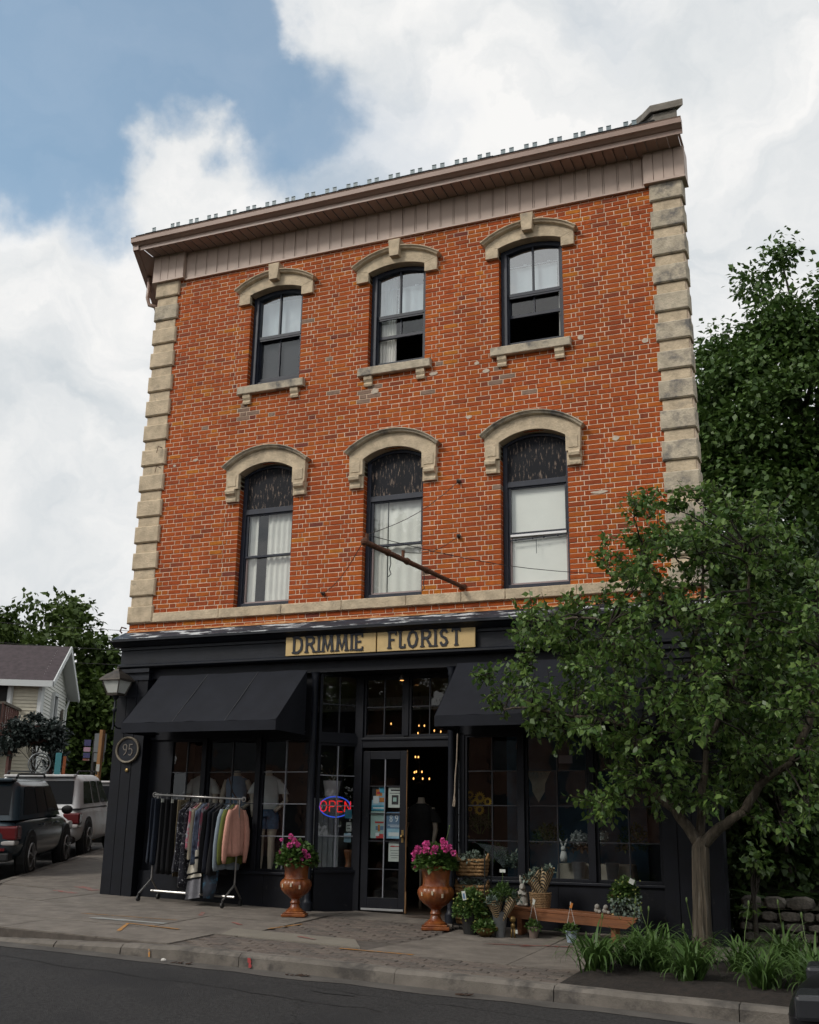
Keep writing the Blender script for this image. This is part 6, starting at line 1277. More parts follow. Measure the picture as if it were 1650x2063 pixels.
# two little pots with hangers, bronze figure
mat('pot_taupe', (.16,.12,.10), .7, var=.1); mat('pot_blue', (.30,.36,.45), .5); mat('hanger_white', (.5,.48,.46), .6)
for x, y, m, lb in ((6.53,-.70,'pot_taupe','small taupe hanging pot set on the pavement'), (6.99,-.78,'pot_blue','small pale blue hanging pot set on the pavement')):
    z = ground(x,y); T = pot_plant('hanging_pot', lb, (x,y,z+.12), 260, .075, .08, .045, 'leaf_maple', int(x*100), group='little hanging pots'); b = MB(); b.lathe([(.045,-.12),(.064,-.01),(.069,-.01),(.069,.005),(.06,.005)], n=18); obj('pot', b, m, T, smooth='auto'); b = MB()
    for sx in (-.06,.06): b.tube([(sx,0,0),(0,0,.27)], .003, 4)
    b.tube([(0,0,.27),(0,0,.31)], .006, 5); obj('hanger', b, 'hanger_white', T); b = MB(); b.obox((.012,-.01,.27), (.9,0,-.3), (0,1,0), (.3,0,.9), .014, .002, .03); obj('tag', b, 'print_orange' if m == 'pot_blue' else 'paper', T)
x, y = 6.33,-.84; T = thing('bronze_figure', 'little bronze figure holding a ball between bucket and bench', 'figurine', (x,y,ground(x,y))); b = MB(); b.tube([(-.02,0,0),(-.015,0,.10)], .010, 6); b.tube([(.02,0,0),(.015,0,.10)], .010, 6); b.sphere((0,0,.13), .028, 8, 6, (1,.8,1.3)); b.sphere((0,-.01,.20), .038, 10, 7); obj('body', b, 'bowl_gold', T, smooth=True); b = MB(); b.box(.03,.055,-.01,-.006,.05,.09); obj('tag', b, 'paper', T)
# ---------------------------------------------------------------- behind the shop windows
mat('sun_petal', (.50,.30,.02), .7); mat('sun_eye', (.045,.025,.012), .9)
for i, (x, z, r) in enumerate(((5.36,1.49,.05),(5.497,1.455,.07),(5.604,1.405,.055),(5.43,1.385,.055),(5.492,1.30,.065),(5.36,1.31,.03))):
    T = thing('sunflower', ['sunflower turned sideways at the upper left','large sunflower above the others','right sunflower of the bunch','sunflower half hidden in the bunch','lowest large sunflower of the bunch','small sunflower bud at the lower left'][i], 'flower', (x,.45,z), 0, 'sunflowers in the flower window'); b = MB(); n = 15
    for k in range(n):
        a = 2*math.pi*k/n; d = Vector((math.cos(a), -.25, math.sin(a))); s_ = Vector((-math.sin(a), 0, math.cos(a))); b.add([d*r*.4-s_*r*.10, d*r*.75-s_*r*.17, d*r*1.15, d*r*.75+s_*r*.17, d*r*.4+s_*r*.10], [(0,1,2,3,4)])
    obj('petals', b, 'sun_petal', T); b = MB(); b.sphere((0,-.01,0), r*.45, 10, 6, (1,.4,1)); obj('eye', b, 'sun_eye', T); b = MB(); b.tube([(0,.01,0),(.0,.04,-.25),((5.48-x)*.8,.05,1.0-z)], .005, 5); obj('stem', b, 'lily_stem', T)
mat('macrame', (.42,.37,.30), .95, var=.2); T = thing('macrame_hanging', 'cream macrame hanging in the middle flower window', 'wall hanging', (6.31,.38,1.36)); b = MB(); b.tube([(-.17,0,.42),(.17,0,.42)], .008, 6); obj('rod', b, 'wicker', T)
for i in range(17): t = i/16; x = lin(-.15,.15,t); b = MB(); b.tube([(x,0,.415),(x*.55,0,.22+.1*abs(t-.5)),(x*.5,.0,.04+.25*abs(t-.5))], .0055, 4); obj('cord', b, 'macrame', T)
for lb, loc, n, r, h, m in (('dark foliage low in the first flower bay',(5.62,.55,.72),500,.22,.20,'leaf_deep'),('grey green grasses in the first flower bay',(5.95,.5,.62),350,.16,.18,'succulent'),('dark plants low in the middle flower bay',(6.35,.7,.95),500,.22,.22,'leaf_deep'),('brown dried flowers beside the white rabbit',(6.78,.6,.85),300,.14,.12,'khaki_leaf'),('dark plants in the last flower bay',(7.45,.6,.9),500,.20,.30,'leaf_deep'),('green bunch under the sunflowers',(5.48,.5,1.12),350,.14,.14,'leaf_deep')):
    if m == 'khaki_leaf': mat('khaki_leaf', (.10,.06,.03), .8, attr='rnd', col2=(.16,.10,.05))
    pot_plant('display_plant', lb, loc, n, r, h, .06, m, int(loc[0]*100), group='plants in the flower window', wr=.35)
for lb, loc, r in (('left white hydrangea head in the flower window',(6.80,.5,.97),.10),('right white hydrangea head in the flower window',(7.05,.5,.98),.11)):
    rs = np.random.RandomState(int(loc[0]*50)); mat('white_petal', (.48,.50,.48), .7, attr='rnd', col2=(.34,.38,.36)); T = thing('hydrangea', lb, 'flower', loc, 0, 'white hydrangeas'); d = unit(rs.normal(size=(260,3))); V, Q = leaves(d*np.array([r,r*.8,r*.75]), rs.normal(size=(260,3)), d, .04*rs.uniform(.7,1.2,260), .9, .1); np_mesh('head', V, Q, 'white_petal', rs.random_sample(260), T)
T = thing('white_rabbit', 'white rabbit ornament behind the middle flower window', 'figurine', (6.61,.42,.68)); b = MB(); b.loft([er((0,0,z_), a, c, 12) for z_, a, c in ((0,.04,.04),(.06,.05,.05),(.13,.03,.03))]); b.sphere((0,-.01,.16), .034, 10, 7)
for sg in (-1, 1): b.loft([er((sg*(.014+.012*k), 0, z_), a, .006, 8) for k, (z_, a) in enumerate(((.18,.008),(.22,.013),(.26,.010),(.28,.003)))])
obj('body', b, 'cloth_white', T, smooth=True)
for x, lb in ((6.80,'zinc bucket in the middle of the flower display'),(7.22,'zinc bucket at the right of the flower display')): T = thing('display_bucket', lb, 'bucket', (x,.42,.46), 0, 'zinc buckets in the window'); b = MB(); b.lathe([(.06,0),(.085,.22),(.088,.225),(.08,.22)], n=18); obj('shell', b, 'zinc', T, smooth='auto')
mat('linen', (.30,.27,.22), .95, var=.1); T = thing('display_table', 'low table under a beige cloth in the flower window', 'table', (6.95,.75,.40)); b = MB(); b.loft([rr for rr in [[(x*s_, y*s_, z_) for x, y in rrect(.48,.22,.35,28)] for z_, s_ in ((0,1.06),(.24,1.0),(.26,.98))]]); obj('cloth', b, 'linen', T)
mat('cellophane', (.35,.40,.42), .25, var=.2); rs = np.random.RandomState(4); b = MB()
for i in range(26): t = i/25; b.add([(5.36,.30,1.0-.10*t),(5.36,.302,1.0-.10*t-.0015),(5.85+.05*t,.34+.02*t,.60+.24*t),(5.85+.05*t,.342+.02*t,.597+.24*t)], [(0,1,3,2)])
obj('cellophane_wrap', b, 'cellophane', None, label='creased clear cellophane sheet low in the first flower bay', cat='wrapping')
mat('print_card', (.22,.21,.24), .8); b = MB(); b.box(-.09,.09,-.004,0,-.05,.05); obj('hanging_card', b, 'print_card', None, (6.68,.35,1.93), label='small pale card hanging in the middle flower window', cat='sign')
# side window goods
T = thing('white_pot', 'white planter with dried stems above the OPEN sign', 'plant pot', (3.16,.80,1.45)); b = MB(); b.lathe([(.09,0),(.125,.20),(.13,.235),(.12,.235)], n=20); obj('pot', b, 'cloth_white', T, smooth='auto'); b = MB()
for i in range(14): a = random.uniform(0,6.3); b.tube([(0,0,.2),(.07*math.cos(a),.07*math.sin(a),.32),(.2*math.cos(a),.2*math.sin(a),.40+.05*math.sin(i))], .004, 4)
obj('stems', b, 'khaki_leaf', T)
T = thing('wood_crate', 'grey crate carrying the white planter', 'crate', (3.16,.80,.40)); b = MB(); b.box(-.20,.20,-.15,.15,0,1.045); obj('box', b, 'zinc', T)
for i in range(5): b = MB(); b.box(-.205+i*.084,-.205+i*.084+.072,-.162,-.151,.01,1.04); obj('slat', b, 'zinc', T)
T = thing('wood_vase', 'waisted wooden vase low in the side window', 'vase', (3.52,.66,.40)); b = MB(); b.lathe([(.075,0),(.07,.08),(.04,.18),(.045,.24),(.07,.32),(.072,.36)], n=18); obj('body', b, 'bench_wood', T, smooth=True)
# ---------------------------------------------------------------- cars
glass('car_glass', (.10,.11,.12), 1.6, .01); mat('tyre', (.012,.012,.012), .9, var=.3, vscale=20); mat('rim', (.20,.19,.185), .35, metal=.8, var=.2); mat('cladding', (.015,.015,.016), .7); mat('lamp_red', (.12,.014,.016), .25); mat('lamp_clear', (.45,.43,.42), .2); mat('lamp_smoked', (.03,.032,.036), .2); mat('chrome', (.5,.5,.5), .2, metal=1.)
def paint(name, col, dirt=0.): return mat(name, col, .32, var=.06, spec=.6, col2=(col[0]*.6+.03, col[1]*.6+.02, col[2]*.6+.015) if dirt else None, mask=(2.2, .62, .15) if dirt else None)
mat('paint_slate', (.026,.040,.052), .18, spec=.6); paint('paint_white', (.46,.44,.42), 1) if False else mat('car_white', (.74,.75,.76), .35, var=.05, vscale=1.5, spec=.6, col2=(.45,.39,.35), mask=(1.6,.66,.16)); paint('paint_black', (.006,.006,.008))
def car(label, loc, rz, pm_, L=4.6, W=1.80, H=1.68, wb=2.65, belt=1.0, rear_lean=.30, roof_f=.25, hood=.95, wr=.35, group='parked cars', rails=True, slope=(.0,.0)):
    T = thing('parked_car', label, 'car', loc, rz, group); h = W/2; xr, xf = -L/2, L/2
    def ring(x, w, zb, zt, cr=.03):
        half = [(w*.86, zb), (w*.97, zb+.10), (w, zb+.28), (w*.99, zt-.22), (w*.95, zt-.06), (w*.86, zt), (w*.4, zt+cr)]
        return [(x, y, z) for y, z in half]+[(x, -y, z) for y, z in reversed(half)]
    st = [(xr, h*.80, .48, belt-.22), (xr+.05, h*.90, .40, belt-.10), (xr+.22, h*.98, .34, belt+.0), (xr+.9, h, .27, belt+.02), (0, h, .25, belt), (xf-1.35, h, .26, belt-.02), (xf-1.0, h*.99, .28, hood+.01), (xf-.45, h*.95, .30, hood-.08), (xf-.15, h*.86, .33, hood-.20), (xf, h*.70, .38, hood-.30)]
    b = MB(); b.loft([ring(*s_) for s_ in st]); o = obj('body', b, pm_, T, smooth=True); md = o.modifiers.new('sub', 'SUBSURF'); md.levels = 1; md.render_levels = 2
    # greenhouse
    wb_, wt = h*.95, h*.84; xb0, xt0, xt1, xb1 = xr+.10, xr+.10+rear_lean, roof_f, xf-1.15
    def P4(x0, x1, z, w): return [(x0, w, z), (x1, w, z), (x1, -w, z), (x0, -w, z)]
    vs = P4(xb0, xb1, belt-.03, wb_)+P4(xt0, xt1, H-.03, wt)
    b = MB(); b.add(vs, [(0,1,5,4),(1,2,6,5),(2,3,7,6),(3,0,4,7),(4,5,6,7)]); o = obj('cabin', b, pm_, T, smooth=True); md = o.modifiers.new('bev', 'BEVEL'); md.width = .17; md.segments = 6; md.limit_method = 'ANGLE'
    def ys(z): return lin(wb_, wt, (z-belt+.03)/(H-belt))
    def xs0(z): return lin(xb0, xt0, (z-belt+.03)/(H-belt))
    def xs1(z): return lin(xb1, xt1, (z-belt+.03)/(H-belt))
    z0, z1 = belt+.05, H-.16
    for s_ in (-1, 1):
        xm = [.02, wb*.5-.35-.9]; qs = [(lin(xs0(z0), xs1(z0), .12), lin(xs0(z0), xs1(z0), .40), lin(xs0(z1), xs1(z1), .40), lin(xs0(z1), xs1(z1), .15)), (lin(xs0(z0), xs1(z0), .43), lin(xs0(z0), xs1(z0), .64), lin(xs0(z1), xs1(z1), .68), lin(xs0(z1), xs1(z1), .43)), (lin(xs0(z0), xs1(z0), .67), lin(xs0(z0), xs1(z0), .93), lin(xs0(z1), xs1(z1), .93), lin(xs0(z1), xs1(z1), .71))]
        for (a0, a1, a2, a3) in qs:
            b = MB(); b.add([(a0, s_*(ys(z0)+.008), z0), (a1, s_*(ys(z0)+.008), z0), (a2, s_*(ys(z1)+.008), z1), (a3, s_*(ys(z1)+.008), z1)], [(0,1,2,3) if s_ < 0 else (3,2,1,0)]); obj('side_window', b, 'car_glass_dark', T)
        for dx in (-.55, .45):
            b = MB(); b.box(dx-.09, dx+.09, min(s_*h, s_*(h+.03)), max(s_*h, s_*(h+.03)), belt-.16, belt-.13); obj('door_handle', b, pm_, T)
        b = MB(); b.sphere((xf-1.45, s_*(h+.10), belt+.06), .11, 10, 6, (.6,1.0,.75)); obj('mirror', b, 'cladding', T)
        if rails: b = MB(); b.tube([(xt0+.15, s_*(wt-.08), H-.01), (xt0+.25, s_*(wt-.08), H+.05), (xt1-.1, s_*(wt-.08), H+.05), (xt1, s_*(wt-.08), H-.01)], .02, 6); obj('roof_rail', b, 'cladding', T)
        b = MB(); b.box(xr+.02, xr+.34, min(s_*h*.62, s_*h*.985), max(s_*h*.62, s_*h*.985), belt-.34, belt-.12); obj('tail_light', b, 'lamp_red', T, bevel=.03)
        b = MB(); b.box(xr+.015, xr+.30, min(s_*h*.70, s_*h*.96), max(s_*h*.70, s_*h*.96), belt-.42, belt-.345); obj('reverse_light', b, 'lamp_clear', T, bevel=.02)
        b = MB(); b.box(xf-.42, xf-.10, min(s_*h*.55, s_*h*.93), max(s_*h*.55, s_*h*.93), hood-.30, hood-.14); obj('headlight', b, 'lamp_smoked' if pm_ == 'paint_black' else 'lamp_clear', T, bevel=.03)
        for x in (-wb/2, wb/2):
            b = MB(); n = 22; b.tube([(x, s_*(h-.12), wr+.02), (x, s_*(h+.006), wr+.02)], wr+.07, n); obj('wheel_arch', b, 'cladding', T)
            b = MB(); n = 24; prof = [(wr*.62, -.10), (wr*.95, -.10), (wr, -.07), (wr, .07), (wr*.95, .10), (wr*.62, .10)]
            b.loft([[(x+r*math.cos(2*math.pi*j/n), s_*(h-.08)+y, wr+r*math.sin(2*math.pi*j/n)) for j in range(n)] for r, y in prof]); Wh = obj('wheel', b, 'tyre', T, smooth='auto')
            b = MB(); c = Vector((x, s_*(h+.018), wr)); 
            for k in range(5): a = 2*math.pi*k/5+.3; b.beam(c, c+Vector((math.cos(a)*wr*.62, 0, math.sin(a)*wr*.62)), .03, .085, (0,1,0))
            b.tube([c+Vector((wr*.60*math.cos(2*math.pi*j/24), 0, wr*.60*math.sin(2*math.pi*j/24))) for j in range(25)], .022, 5); b.sphere(c, .05, 8, 5); obj('rim', b, 'rim', Wh)
    zr0, zr1 = belt+.06, H-.15; b = MB(); b.add([(xs0(zr0)-.010, ys(zr0)*.84, zr0), (xs0(zr0)-.010, -ys(zr0)*.84, zr0), (xs0(zr1)-.010, -ys(zr1)*.88, zr1), (xs0(zr1)-.010, ys(zr1)*.88, zr1)], [(0,1,2,3)]); obj('rear_window', b, 'car_glass_dark', T)
    b = MB(); b.add([(xs1(zr0)+.010, ys(zr0)*.88, zr0), (xs1(zr0)+.010, -ys(zr0)*.88, zr0), (xs1(zr1)+.010, -ys(zr1)*.90, zr1), (xs1(zr1)+.010, ys(zr1)*.90, zr1)], [(3,2,1,0)]); obj('windscreen', b, 'car_glass_dark', T)
    b = MB(); b.box(xt0-.12, xt0+.2, -wt*.9, wt*.9, H-.075, H-.02); obj('spoiler', b, pm_, T, bevel=.02)
    b = MB(); b.box(xr-.03, xr+.25, -h*.88, h*.88, .33, .47); obj('bumper', b, 'cladding', T, bevel=.03)
    for s_ in (-1, 1): b = MB(); b.box(xr-.035, xr+.02, min(s_*h*.5, s_*h*.8), max(s_*h*.5, s_*h*.8), .50, .54); obj('reflector', b, 'lamp_red', T)
    b = MB(); b.box(xr-.012, xr+.06, -.26, .26, .62, .75); obj('plate', b, 'lamp_clear', T)
    T.rotation_euler = (slope[0], slope[1], rz); return T
mat('car_glass_dark', (.010,.011,.013), .14, spec=.12)
hd = math.atan2(SD.y, SD.x)
def park(whx, why, wb, W, label, pm_, **k):
    p = Vector((whx, why, 0))+SD*wb/2+SN*(W/2-.08); z = ground(p.x, p.y)+RD
    return car(label, (p.x, p.y, z), hd, pm_, wb=wb, W=W, slope=(-.02,-.042), **k)
park(-3.12, 1.90, 2.64, 1.80, 'dark slate estate car parked nearest, cut by the left edge', 'paint_slate', L=4.5, H=1.66)
park(-5.42, 6.31, 2.9, 1.92, 'dusty white sport utility car parked behind the dark one', 'car_white', L=4.75, H=1.74, belt=1.06, hood=1.02, wr=.38)
park(-8.3, 12.0, 2.75, 1.85, 'white car parked farthest up the side street', 'car_white', L=4.6, H=1.6)
p = (11.95, -4.78); car('black car whose nose enters at the lower right corner', (p[0], p[1], ground(*p)+RD), math.pi, 'paint_black', L=4.7, W=1.8, H=1.46, belt=.92, hood=.84, roof_f=.1, rails=False, wr=.33, slope=(-.03,.03))

# ---------------------------------------------------------------- yellow house up the side street
mat('siding', (.58,.54,.43), .7, var=.06); mat('siding_end', (.66,.66,.62), .7, var=.06); mat('house_trim', (.58,.60,.60), .6); mat('roof_brown', (.052,.038,.042), .9, var=.3, vscale=5, bump=.6, bscale=40); mat('timber_red', (.075,.028,.022), .8, var=.3, vscale=6, stretch=(1,1,.3)); mat('timber_grey', (.10,.085,.07), .85, var=.3); mat('house_glass', (.04,.05,.06), .1, spec=.8); mat('house_dark', (.015,.014,.013), .9); mat('house_soffit', (.36,.36,.36), .7)
HK = Vector((-17.28, 18.12, 0)); HA = R_(-29.7); e2 = Vector((math.sin(HA), math.cos(HA), 0)); e1 = Vector((-e2.y, e2.x, 0))   # e1 along the front to the left, e2 back
hz0 = ground(HK.x, HK.y); HS = thing('house', 'cream sided house with brown gable roof up the side street', 'house', (HK.x, HK.y, hz0))
def hp(a, d, z): v = e1*a+e2*d; return (v.x, v.y, z-hz0)
EZ, RZ, DEP, LENH = 6.05, 7.55, 5.0, 9.0
b = MB(); b.add([hp(0,0,hz0-.5),hp(LENH,0,hz0-.5),hp(LENH,DEP,hz0-.5),hp(0,DEP,hz0-.5),hp(0,0,EZ),hp(LENH,0,EZ),hp(LENH,DEP,EZ),hp(0,DEP,EZ),hp(0,DEP/2,RZ-.05),hp(LENH,DEP/2,RZ-.05)], [(0,4,5,1),(2,6,7,3),(1,5,9,6,2),(0,3,7,8,4)]); HW = obj('wall', b, 'siding_end', HS)
z = hz0; k = 0
while z < RZ-.15:      # clapboards of the front and of the gable end
    if z < EZ-.1: b = MB(); b.add([hp(0,-.03,z),hp(LENH,-.03,z),hp(LENH,-.004,z+.12),hp(0,-.004,z+.12),hp(0,0,z),hp(LENH,0,z)], [(0,3,2,1),(0,1,5,4)]); obj('clapboard', b, 'siding', HW)
    d0 = 0 if z < EZ else (z-EZ)/(RZ-EZ)*DEP/2; b = MB(); b.add([hp(-.03,d0,z),hp(-.03,DEP-d0,z),hp(-.004,DEP-d0,z+.12),hp(-.004,d0,z+.12),hp(0,d0,z),hp(0,DEP-d0,z)], [(0,1,2,3),(0,4,5,1)]); obj('clapboard', b, 'siding_end', HW); z += .125
b = MB(); ov, eo = .45, .35
def slope_z(d): return RZ-(abs(d-DEP/2))*(RZ-EZ)/(DEP/2)
for s_ in (-1, 1):
    de = DEP/2+s_*(DEP/2+eo); ze = slope_z(de); vs = [hp(-ov,DEP/2,RZ+.08), hp(LENH+ov,DEP/2,RZ+.08), hp(LENH+ov,de,ze+.08), hp(-ov,de,ze+.08)]; vs += [(x, y, z-.09) for x, y, z in vs]
    b.add(vs, [(0,1,2,3),(7,6,5,4),(0,3,7,4),(1,5,6,2),(2,6,7,3),(0,4,5,1)])
RFH = obj('roof', b, 'roof_brown', HS)
b = MB()
for s_ in (-1, 1):
    de = DEP/2+s_*(DEP/2+eo); ze = slope_z(de); b.beam(hp(-ov-.02,DEP/2,RZ-.0), hp(-ov-.02,de,ze-.0), .04, .2)
    b.add([hp(-ov,DEP/2,RZ-.03),hp(-ov,de,ze-.03),hp(0,de,ze-.03),hp(0,DEP/2,RZ-.03)], [(0,1,2,3)])
obj('rake_board', b, 'house_trim', RFH); b = MB(); b.beam(hp(-ov,-eo-.02,slope_z(-eo)+.0), hp(LENH,-eo-.02,slope_z(-eo)+.0), .10, .22); obj('eave_gutter', b, 'house_trim', RFH)
b = MB(); b.beam(hp(-.02,-.02,hz0), hp(-.02,-.02,EZ-.1), .16, .16, (1,0,0)); obj('corner_board', b, 'house_trim', HS); b = MB(); b.tube([hp(-.1,DEP+.2,EZ-.2),hp(-.05,DEP,EZ-.6),hp(-.05,DEP,hz0)], .05, 6); obj('downspout', b, 'house_trim', HS)
for (d0, d1, z0, z1) in ((2.0,2.75,3.95,5.75),(1.6,2.6,1.4,3.1)):
    b = MB(); b.add([hp(-.05,d0,z0),hp(-.05,d1,z0),hp(-.05,d1,z1),hp(-.05,d0,z1)], [(0,1,2,3)]); Wn = obj('window', b, 'house_glass', HS); b = MB()
    for p, q_ in (((d0,z0),(d0,z1)),((d1,z0),(d1,z1)),((d0,z0),(d1,z0)),((d0,z1),(d1,z1))): b.beam(hp(-.07,p[0],p[1]), hp(-.07,q_[0],q_[1]), .12, .12, (e1.x,e1.y,0))
    obj('window_frame', b, 'house_trim', Wn)
b = MB(); b.add([hp(1.1,-.06,4.2),hp(2.1,-.06,4.2),hp(2.1,-.06,5.9),hp(1.1,-.06,5.9)], [(0,3,2,1)]); Dn = obj('balcony_door', b, 'house_dark', HS); b = MB(); b.beam(hp(1.05,-.08,4.2), hp(1.05,-.08,5.9), .12, .16, (1,0,0)); obj('door_casing', b, 'house_trim', Dn)
b = MB(); b.prism([(.18*math.cos(a), .38*math.sin(a)) for a in [2*math.pi*i/14 for i in range(14)]], 0, .05); o = obj('wall_ornament', b, 'timber_grey', HS, hp(-.10,4.1,5.0)); o.rotation_euler = (0,0,math.atan2(e2.y,e2.x))
# porch with balcony rail
PO = thing('balcony_porch', 'red-brown timber porch with balcony railing on the cream house', 'porch', (HK.x, HK.y, hz0)); dz = 4.05; pd = -2.6
b = MB(); b.add([hp(.6,pd,dz-.25),hp(7,pd,dz-.25),hp(7,-.04,dz-.25),hp(.6,-.04,dz-.25),hp(.6,pd,dz),hp(7,pd,dz),hp(7,-.04,dz),hp(.6,-.04,dz)], [(0,1,2,3),(4,7,6,5),(0,4,5,1),(1,5,6,2),(2,6,7,3),(3,7,4,0)]); obj('deck', b, 'timber_red', PO)
for a in (.75, 2.6, 4.5): b = MB(); b.beam(hp(a,pd+.1,hz0), hp(a,pd+.1,dz-.25), .16, .16, (1,0,0)); obj('post', b, 'timber_red', PO)
b = MB(); b.beam(hp(.6,pd+.05,dz+.85), hp(7,pd+.05,dz+.85), .10, .09); b.beam(hp(.65,pd+.05,dz+.85), hp(.65,-.05,dz+.85), .10, .09); b.beam(hp(.6,pd+.05,dz+.12), hp(7,pd+.05,dz+.12), .06, .08); obj('hand_rail', b, 'timber_grey', PO)
for i in range(16): b = MB(); b.beam(hp(.68+i*.30,pd+.05,dz), hp(.68+i*.30,pd+.05,dz+.85), .09 if i else .13, .05, (e1.x,e1.y,0)); obj('baluster', b, 'timber_red', PO)
for i in range(7): b = MB(); b.beam(hp(.66,pd+.35+i*.32,dz), hp(.66,pd+.35+i*.32,dz+.85), .09, .05, (e1.x,e1.y,0)); obj('baluster', b, 'timber_red', PO)
mat('number_orange', (.40,.10,.02), .6); b = MB()
for ch, a in (('1', 2.05), ('0', 1.85)):
    for st in GL[ch]: b.tube([hp(a-p_[0]*.2, pd-.03, dz-.20+p_[1]*.17) for p_ in st], .014, 5)
obj('house_number', b, 'number_orange', PO)
# garden arbor with a dark climber, wire spiral, boards
AK = Vector((-13.3,13.6,0)); az0 = ground(AK.x, AK.y); ar_ = Vector((.747,.665,0)); av = Vector((-.665,.747,0))
AR = thing('garden_arbor', 'red timber garden arbor under a dark climber', 'arbor', (AK.x, AK.y, az0))
def apt(u_, v_, z): w_ = ar_*u_+av*v_; return (w_.x, w_.y, z-az0)
for u_ in (-.75,.48):
    for v_ in (0, .9): b = MB(); b.beam(apt(u_,v_,az0), apt(u_,v_,3.9), .11, .11, (1,0,0)); obj('post', b, 'timber_red', AR)
for z, v_ in ((3.42,0),(3.42,.9),(3.85,0)): b = MB(); b.beam(apt(-.95,v_,z), apt(.55,v_,z), .09, .14); obj('crossbeam', b, 'timber_red', AR)
tree('climber', 'dark leafy climber heaped on the garden arbor', (AK.x, AK.y, az0), .04, [(ar_.x*-.1,ar_.y*-.1,2.95,.62,.62,.42),(ar_.x*-.55,ar_.y*-.55,2.75,.45,.45,.42),(ar_.x*.42,ar_.y*.42,2.75,.42,.42,.45),(ar_.x*.62,ar_.y*.62,2.25,.22,.25,.6),(ar_.x*-.85,ar_.y*-.85,2.45,.25,.25,.4)], 130, 55, .11, 'leaf_blue', None, 31, 2.6, .22)['category'] = 'climber'
mat('wire_grey', (.14,.15,.155), .5, metal=.5); SPc = Vector((-12.56,12.95,2.72)); b = MB(); pts = []
for i in range(90): t = i/89; r = .30*(1-t)+.02; a = t*6*math.pi; pts.append(SPc+ar_*r*math.cos(a)+Vector((0,0,r*math.sin(a))))
b.tube(pts, .012, 5); b.tube([SPc+ar_*.31*math.cos(2*math.pi*i/30)+Vector((0,0,.31*math.sin(2*math.pi*i/30))) for i in range(31)], .018, 5); b.tube([SPc-Vector((0,0,.3)), SPc-Vector((0,0,2.0))], .02, 6); obj('wire_spiral', b, 'wire_grey', None, label='round wire spiral ornament standing before the arbor', cat='ornament')
mat('board_teal', (.06,.24,.27), .7); mat('board_orange', (.26,.07,.02), .7); c = Vector((-12.16,13.29,0))
b = MB(); b.obox((0,0,1.35), ar_, av, (0,0,1), .085, .02, .95); obj('teal_board', b, 'board_teal', None, (c.x,c.y,ground(c.x,c.y)-.1), label='upright teal painted board right of the arbor', cat='board'); b = MB(); b.obox((0,0,1.3), ar_, av, (0,0,1), .045, .02, .9); c = c+ar_*.18; obj('orange_board', b, 'board_orange', None, (c.x,c.y,ground(c.x,c.y)-.1), label='narrow orange board beside the teal board', cat='board')
# street sign seen from behind, and a coloured sign
mat('sign_back', (.22,.24,.25), .5, metal=.3); mat('post_wood', (.20,.10,.035), .85, var=.3, stretch=(1,1,.2)); c = Vector((-8.2,10.1,0)); gz = ground(c.x, c.y); sr = Vector((.80,.60,0)); sv = Vector((-.6,.8,0))
T = thing('road_sign', 'grey back of a road sign on a brown wooden post', 'sign', (c.x, c.y, gz)); b = MB(); b.beam((0,0,0), (.03,.02,2.75), .10, .10, (1,0,0)); obj('post', b, 'post_wood', T); b = MB(); b.obox(sv*.08+Vector((0,0,2.42)), sr, sv, (0,0,1), .15, .012, .24); obj('plate', b, 'sign_back', T); b = MB(); b.obox(sv*.08+Vector((-.0,0,2.05)), sr, sv, (0,0,1), .13, .012, .11); obj('plate', b, 'sign_back', T); b = MB(); b.obox(sv*-.07+Vector((0,0,1.78)), sr, sv, (0,0,1), .04, .01, .09); obj('plate', b, 'paper', T)
mat('sign_violet', (.06,.06,.16), .6); mat('sign_pink', (.45,.28,.36), .6); T = thing('banner_sign', 'small violet and pink banner left of the road sign', 'sign', (c.x-.30, c.y+.0, gz)); b = MB(); b.beam((.1,.05,0), (.1,.05,2.5), .07, .07, (1,0,0)); obj('post', b, 'house_dark', T)
for z, m, hh in ((2.42,'sign_violet',.10),(2.25,'sign_pink',.07),(2.10,'sign_violet',.08),(1.99,'paint_red',.03)): b = MB(); b.obox(Vector((-.06,-.05,z)), sr, sv, (0,0,1), .085, .01, hh*.8); obj('panel', b, m, T)
# overhead wires
b = MB()
for i, (z0, z1) in enumerate(((9.3,9.5),(8.5,8.7),(7.9,8.1))):
    b = MB(); pa, pb = Vector((-30,14,z0)), Vector((-4,32,z1)); b.tube([lin(pa, pb, k/14)-Vector((0,0,.8*math.sin(math.pi*k/14))) for k in range(15)], .009, 4); obj('overhead_wire', b, 'wire', None, label='%s of three thin overhead wires left of the building' % ('highest','middle','lowest')[i], cat='wire', group='overhead wires')
# trees on the left
tree('maple_tree', 'large green maple behind the cream house', (-27.8,30.0,1.5), .35, [(0,0,7.6,3.6,3.2,3.0),(-3.0,-2,7.0,3,3,2.8),(2.6,2.2,6.2,2.2,2.2,2.4),(3.2,2.4,4.2,2.4,2.4,2.6),(0,0,4.2,3.4,3,2.6)], 330, 60, .34, 'leaf_far', 'trees on the left', 41, 6.5, .85)
tree('maple_tree', 'smaller tree in the row just left of the black pier', (-22.6,30.3,1.5), .25, [(.2,0,4.6,2.0,2,2.2),(-1.2,-.6,3.2,2.2,2,2.2),(1.0,.6,2.6,2.2,2,2.2)], 210, 60, .30, 'leaf_far', 'trees on the left', 42, 4.2, .75)
tree('maple_tree', 'tree in the row between the house and the road sign', (-25.2,27.6,1.5), .25, [(0,0,4.4,1.9,1.9,2.3),(-.3,0,2.2,2.2,2,2.0),(1.4,1.0,3.4,1.7,1.7,2.0)], 190, 60, .30, 'leaf_far', 'trees on the left', 43, 4.0, .75)
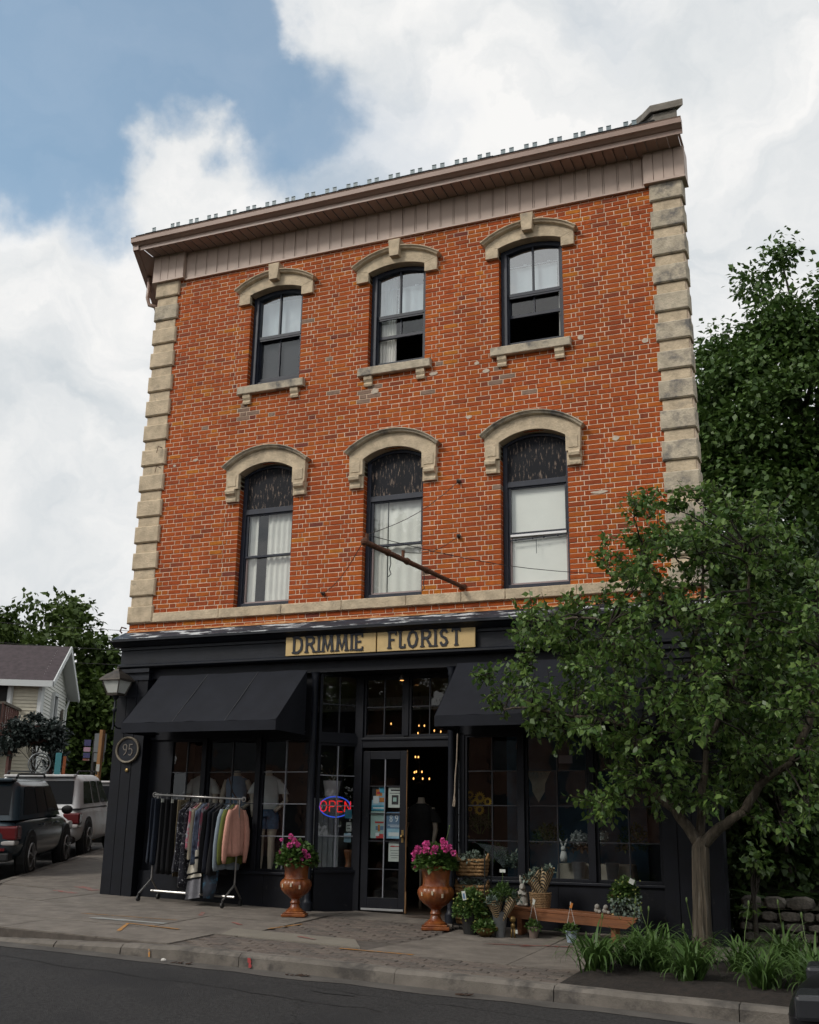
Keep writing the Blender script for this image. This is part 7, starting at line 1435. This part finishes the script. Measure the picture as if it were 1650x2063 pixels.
tree('maple_tree', 'bright tree top emerging right beside the lantern', (-18.4,31.5,1.5), .25, [(0,0,5.4,2.0,2.0,2.4),(-.6,0,2.8,2.2,2,2.4),(1.6,.8,4.2,2,2,2.4)], 190, 60, .30, 'leaf_far', 'trees on the left', 44, 4.8, .75)
tree('maple_tree', 'tree farthest right in the row, mostly hidden by the black pier', (-13.2,33.0,1.6), .25, [(0,0,5.0,2.4,2.2,2.6),(-1.2,0,2.4,2.4,2,2.2),(1.6,.8,2.8,2.2,2,2.4)], 170, 55, .30, 'leaf_far', 'trees on the left', 45, 4.6, .75)
for k, (x, y) in enumerate(((6.6,18.5),(10.4,17.0),(14.5,16.0))): tree('dark_tree', 'dark tree closing the view behind the right end of the shop, %s of three' % ('left','middle','right')[k], (x,y,-.2), .2, [(0,0,3.6,2.2,1.6,2.2),(-.9,0,1.6,1.7,1.2,1.6),(1.0,0,1.7,1.7,1.2,1.6)], 190, 50, .24, 'leaf_deep', 'trees behind on the right', 60+k, 3.4, .6)
# the far side of the street, seen only as reflections
mat('far_brick', (.30,.17,.12), .9, var=.25, vscale=2); FB = thing('facing_building', 'brick building across the street, mirrored in the shop windows', 'building', (2,-21.5,-1.2)); b = MB(); b.box(-15,17,-5,0,-.5,6.6); obj('wall', b, 'far_brick', FB)
b = MB(); b.box(-15.3,17.3,-5.2,.35,6.6,6.95); obj('cornice', b, 'house_dark', FB)
for i in range(12):
    for z0, z1 in ((.6,2.6),(3.9,5.7)): b = MB(); b.box(-13.6+i*2.5,-12.3+i*2.5,.0,.05,z0,z1); obj('window', b, 'house_glass', FB)
b = MB(); plane_poly(b, [(-45,-19.8),(45,-19.8),(45,-14.6),(-45,-14.6)], RD+.02); obj('far_pavement', b, 'concrete', kind='structure')
tree('facing_tree', 'street tree across the road, mirrored in the middle window', (-4.2,-18.6,-.6), .2, [(0,0,8.2,2.4,2.2,2.4),(.8,0,10.0,1.7,1.6,1.6),(-1.2,0,6.6,2.2,2,1.8)], 120, 50, .26, 'leaf_far', None, 51, 7.0, .8)
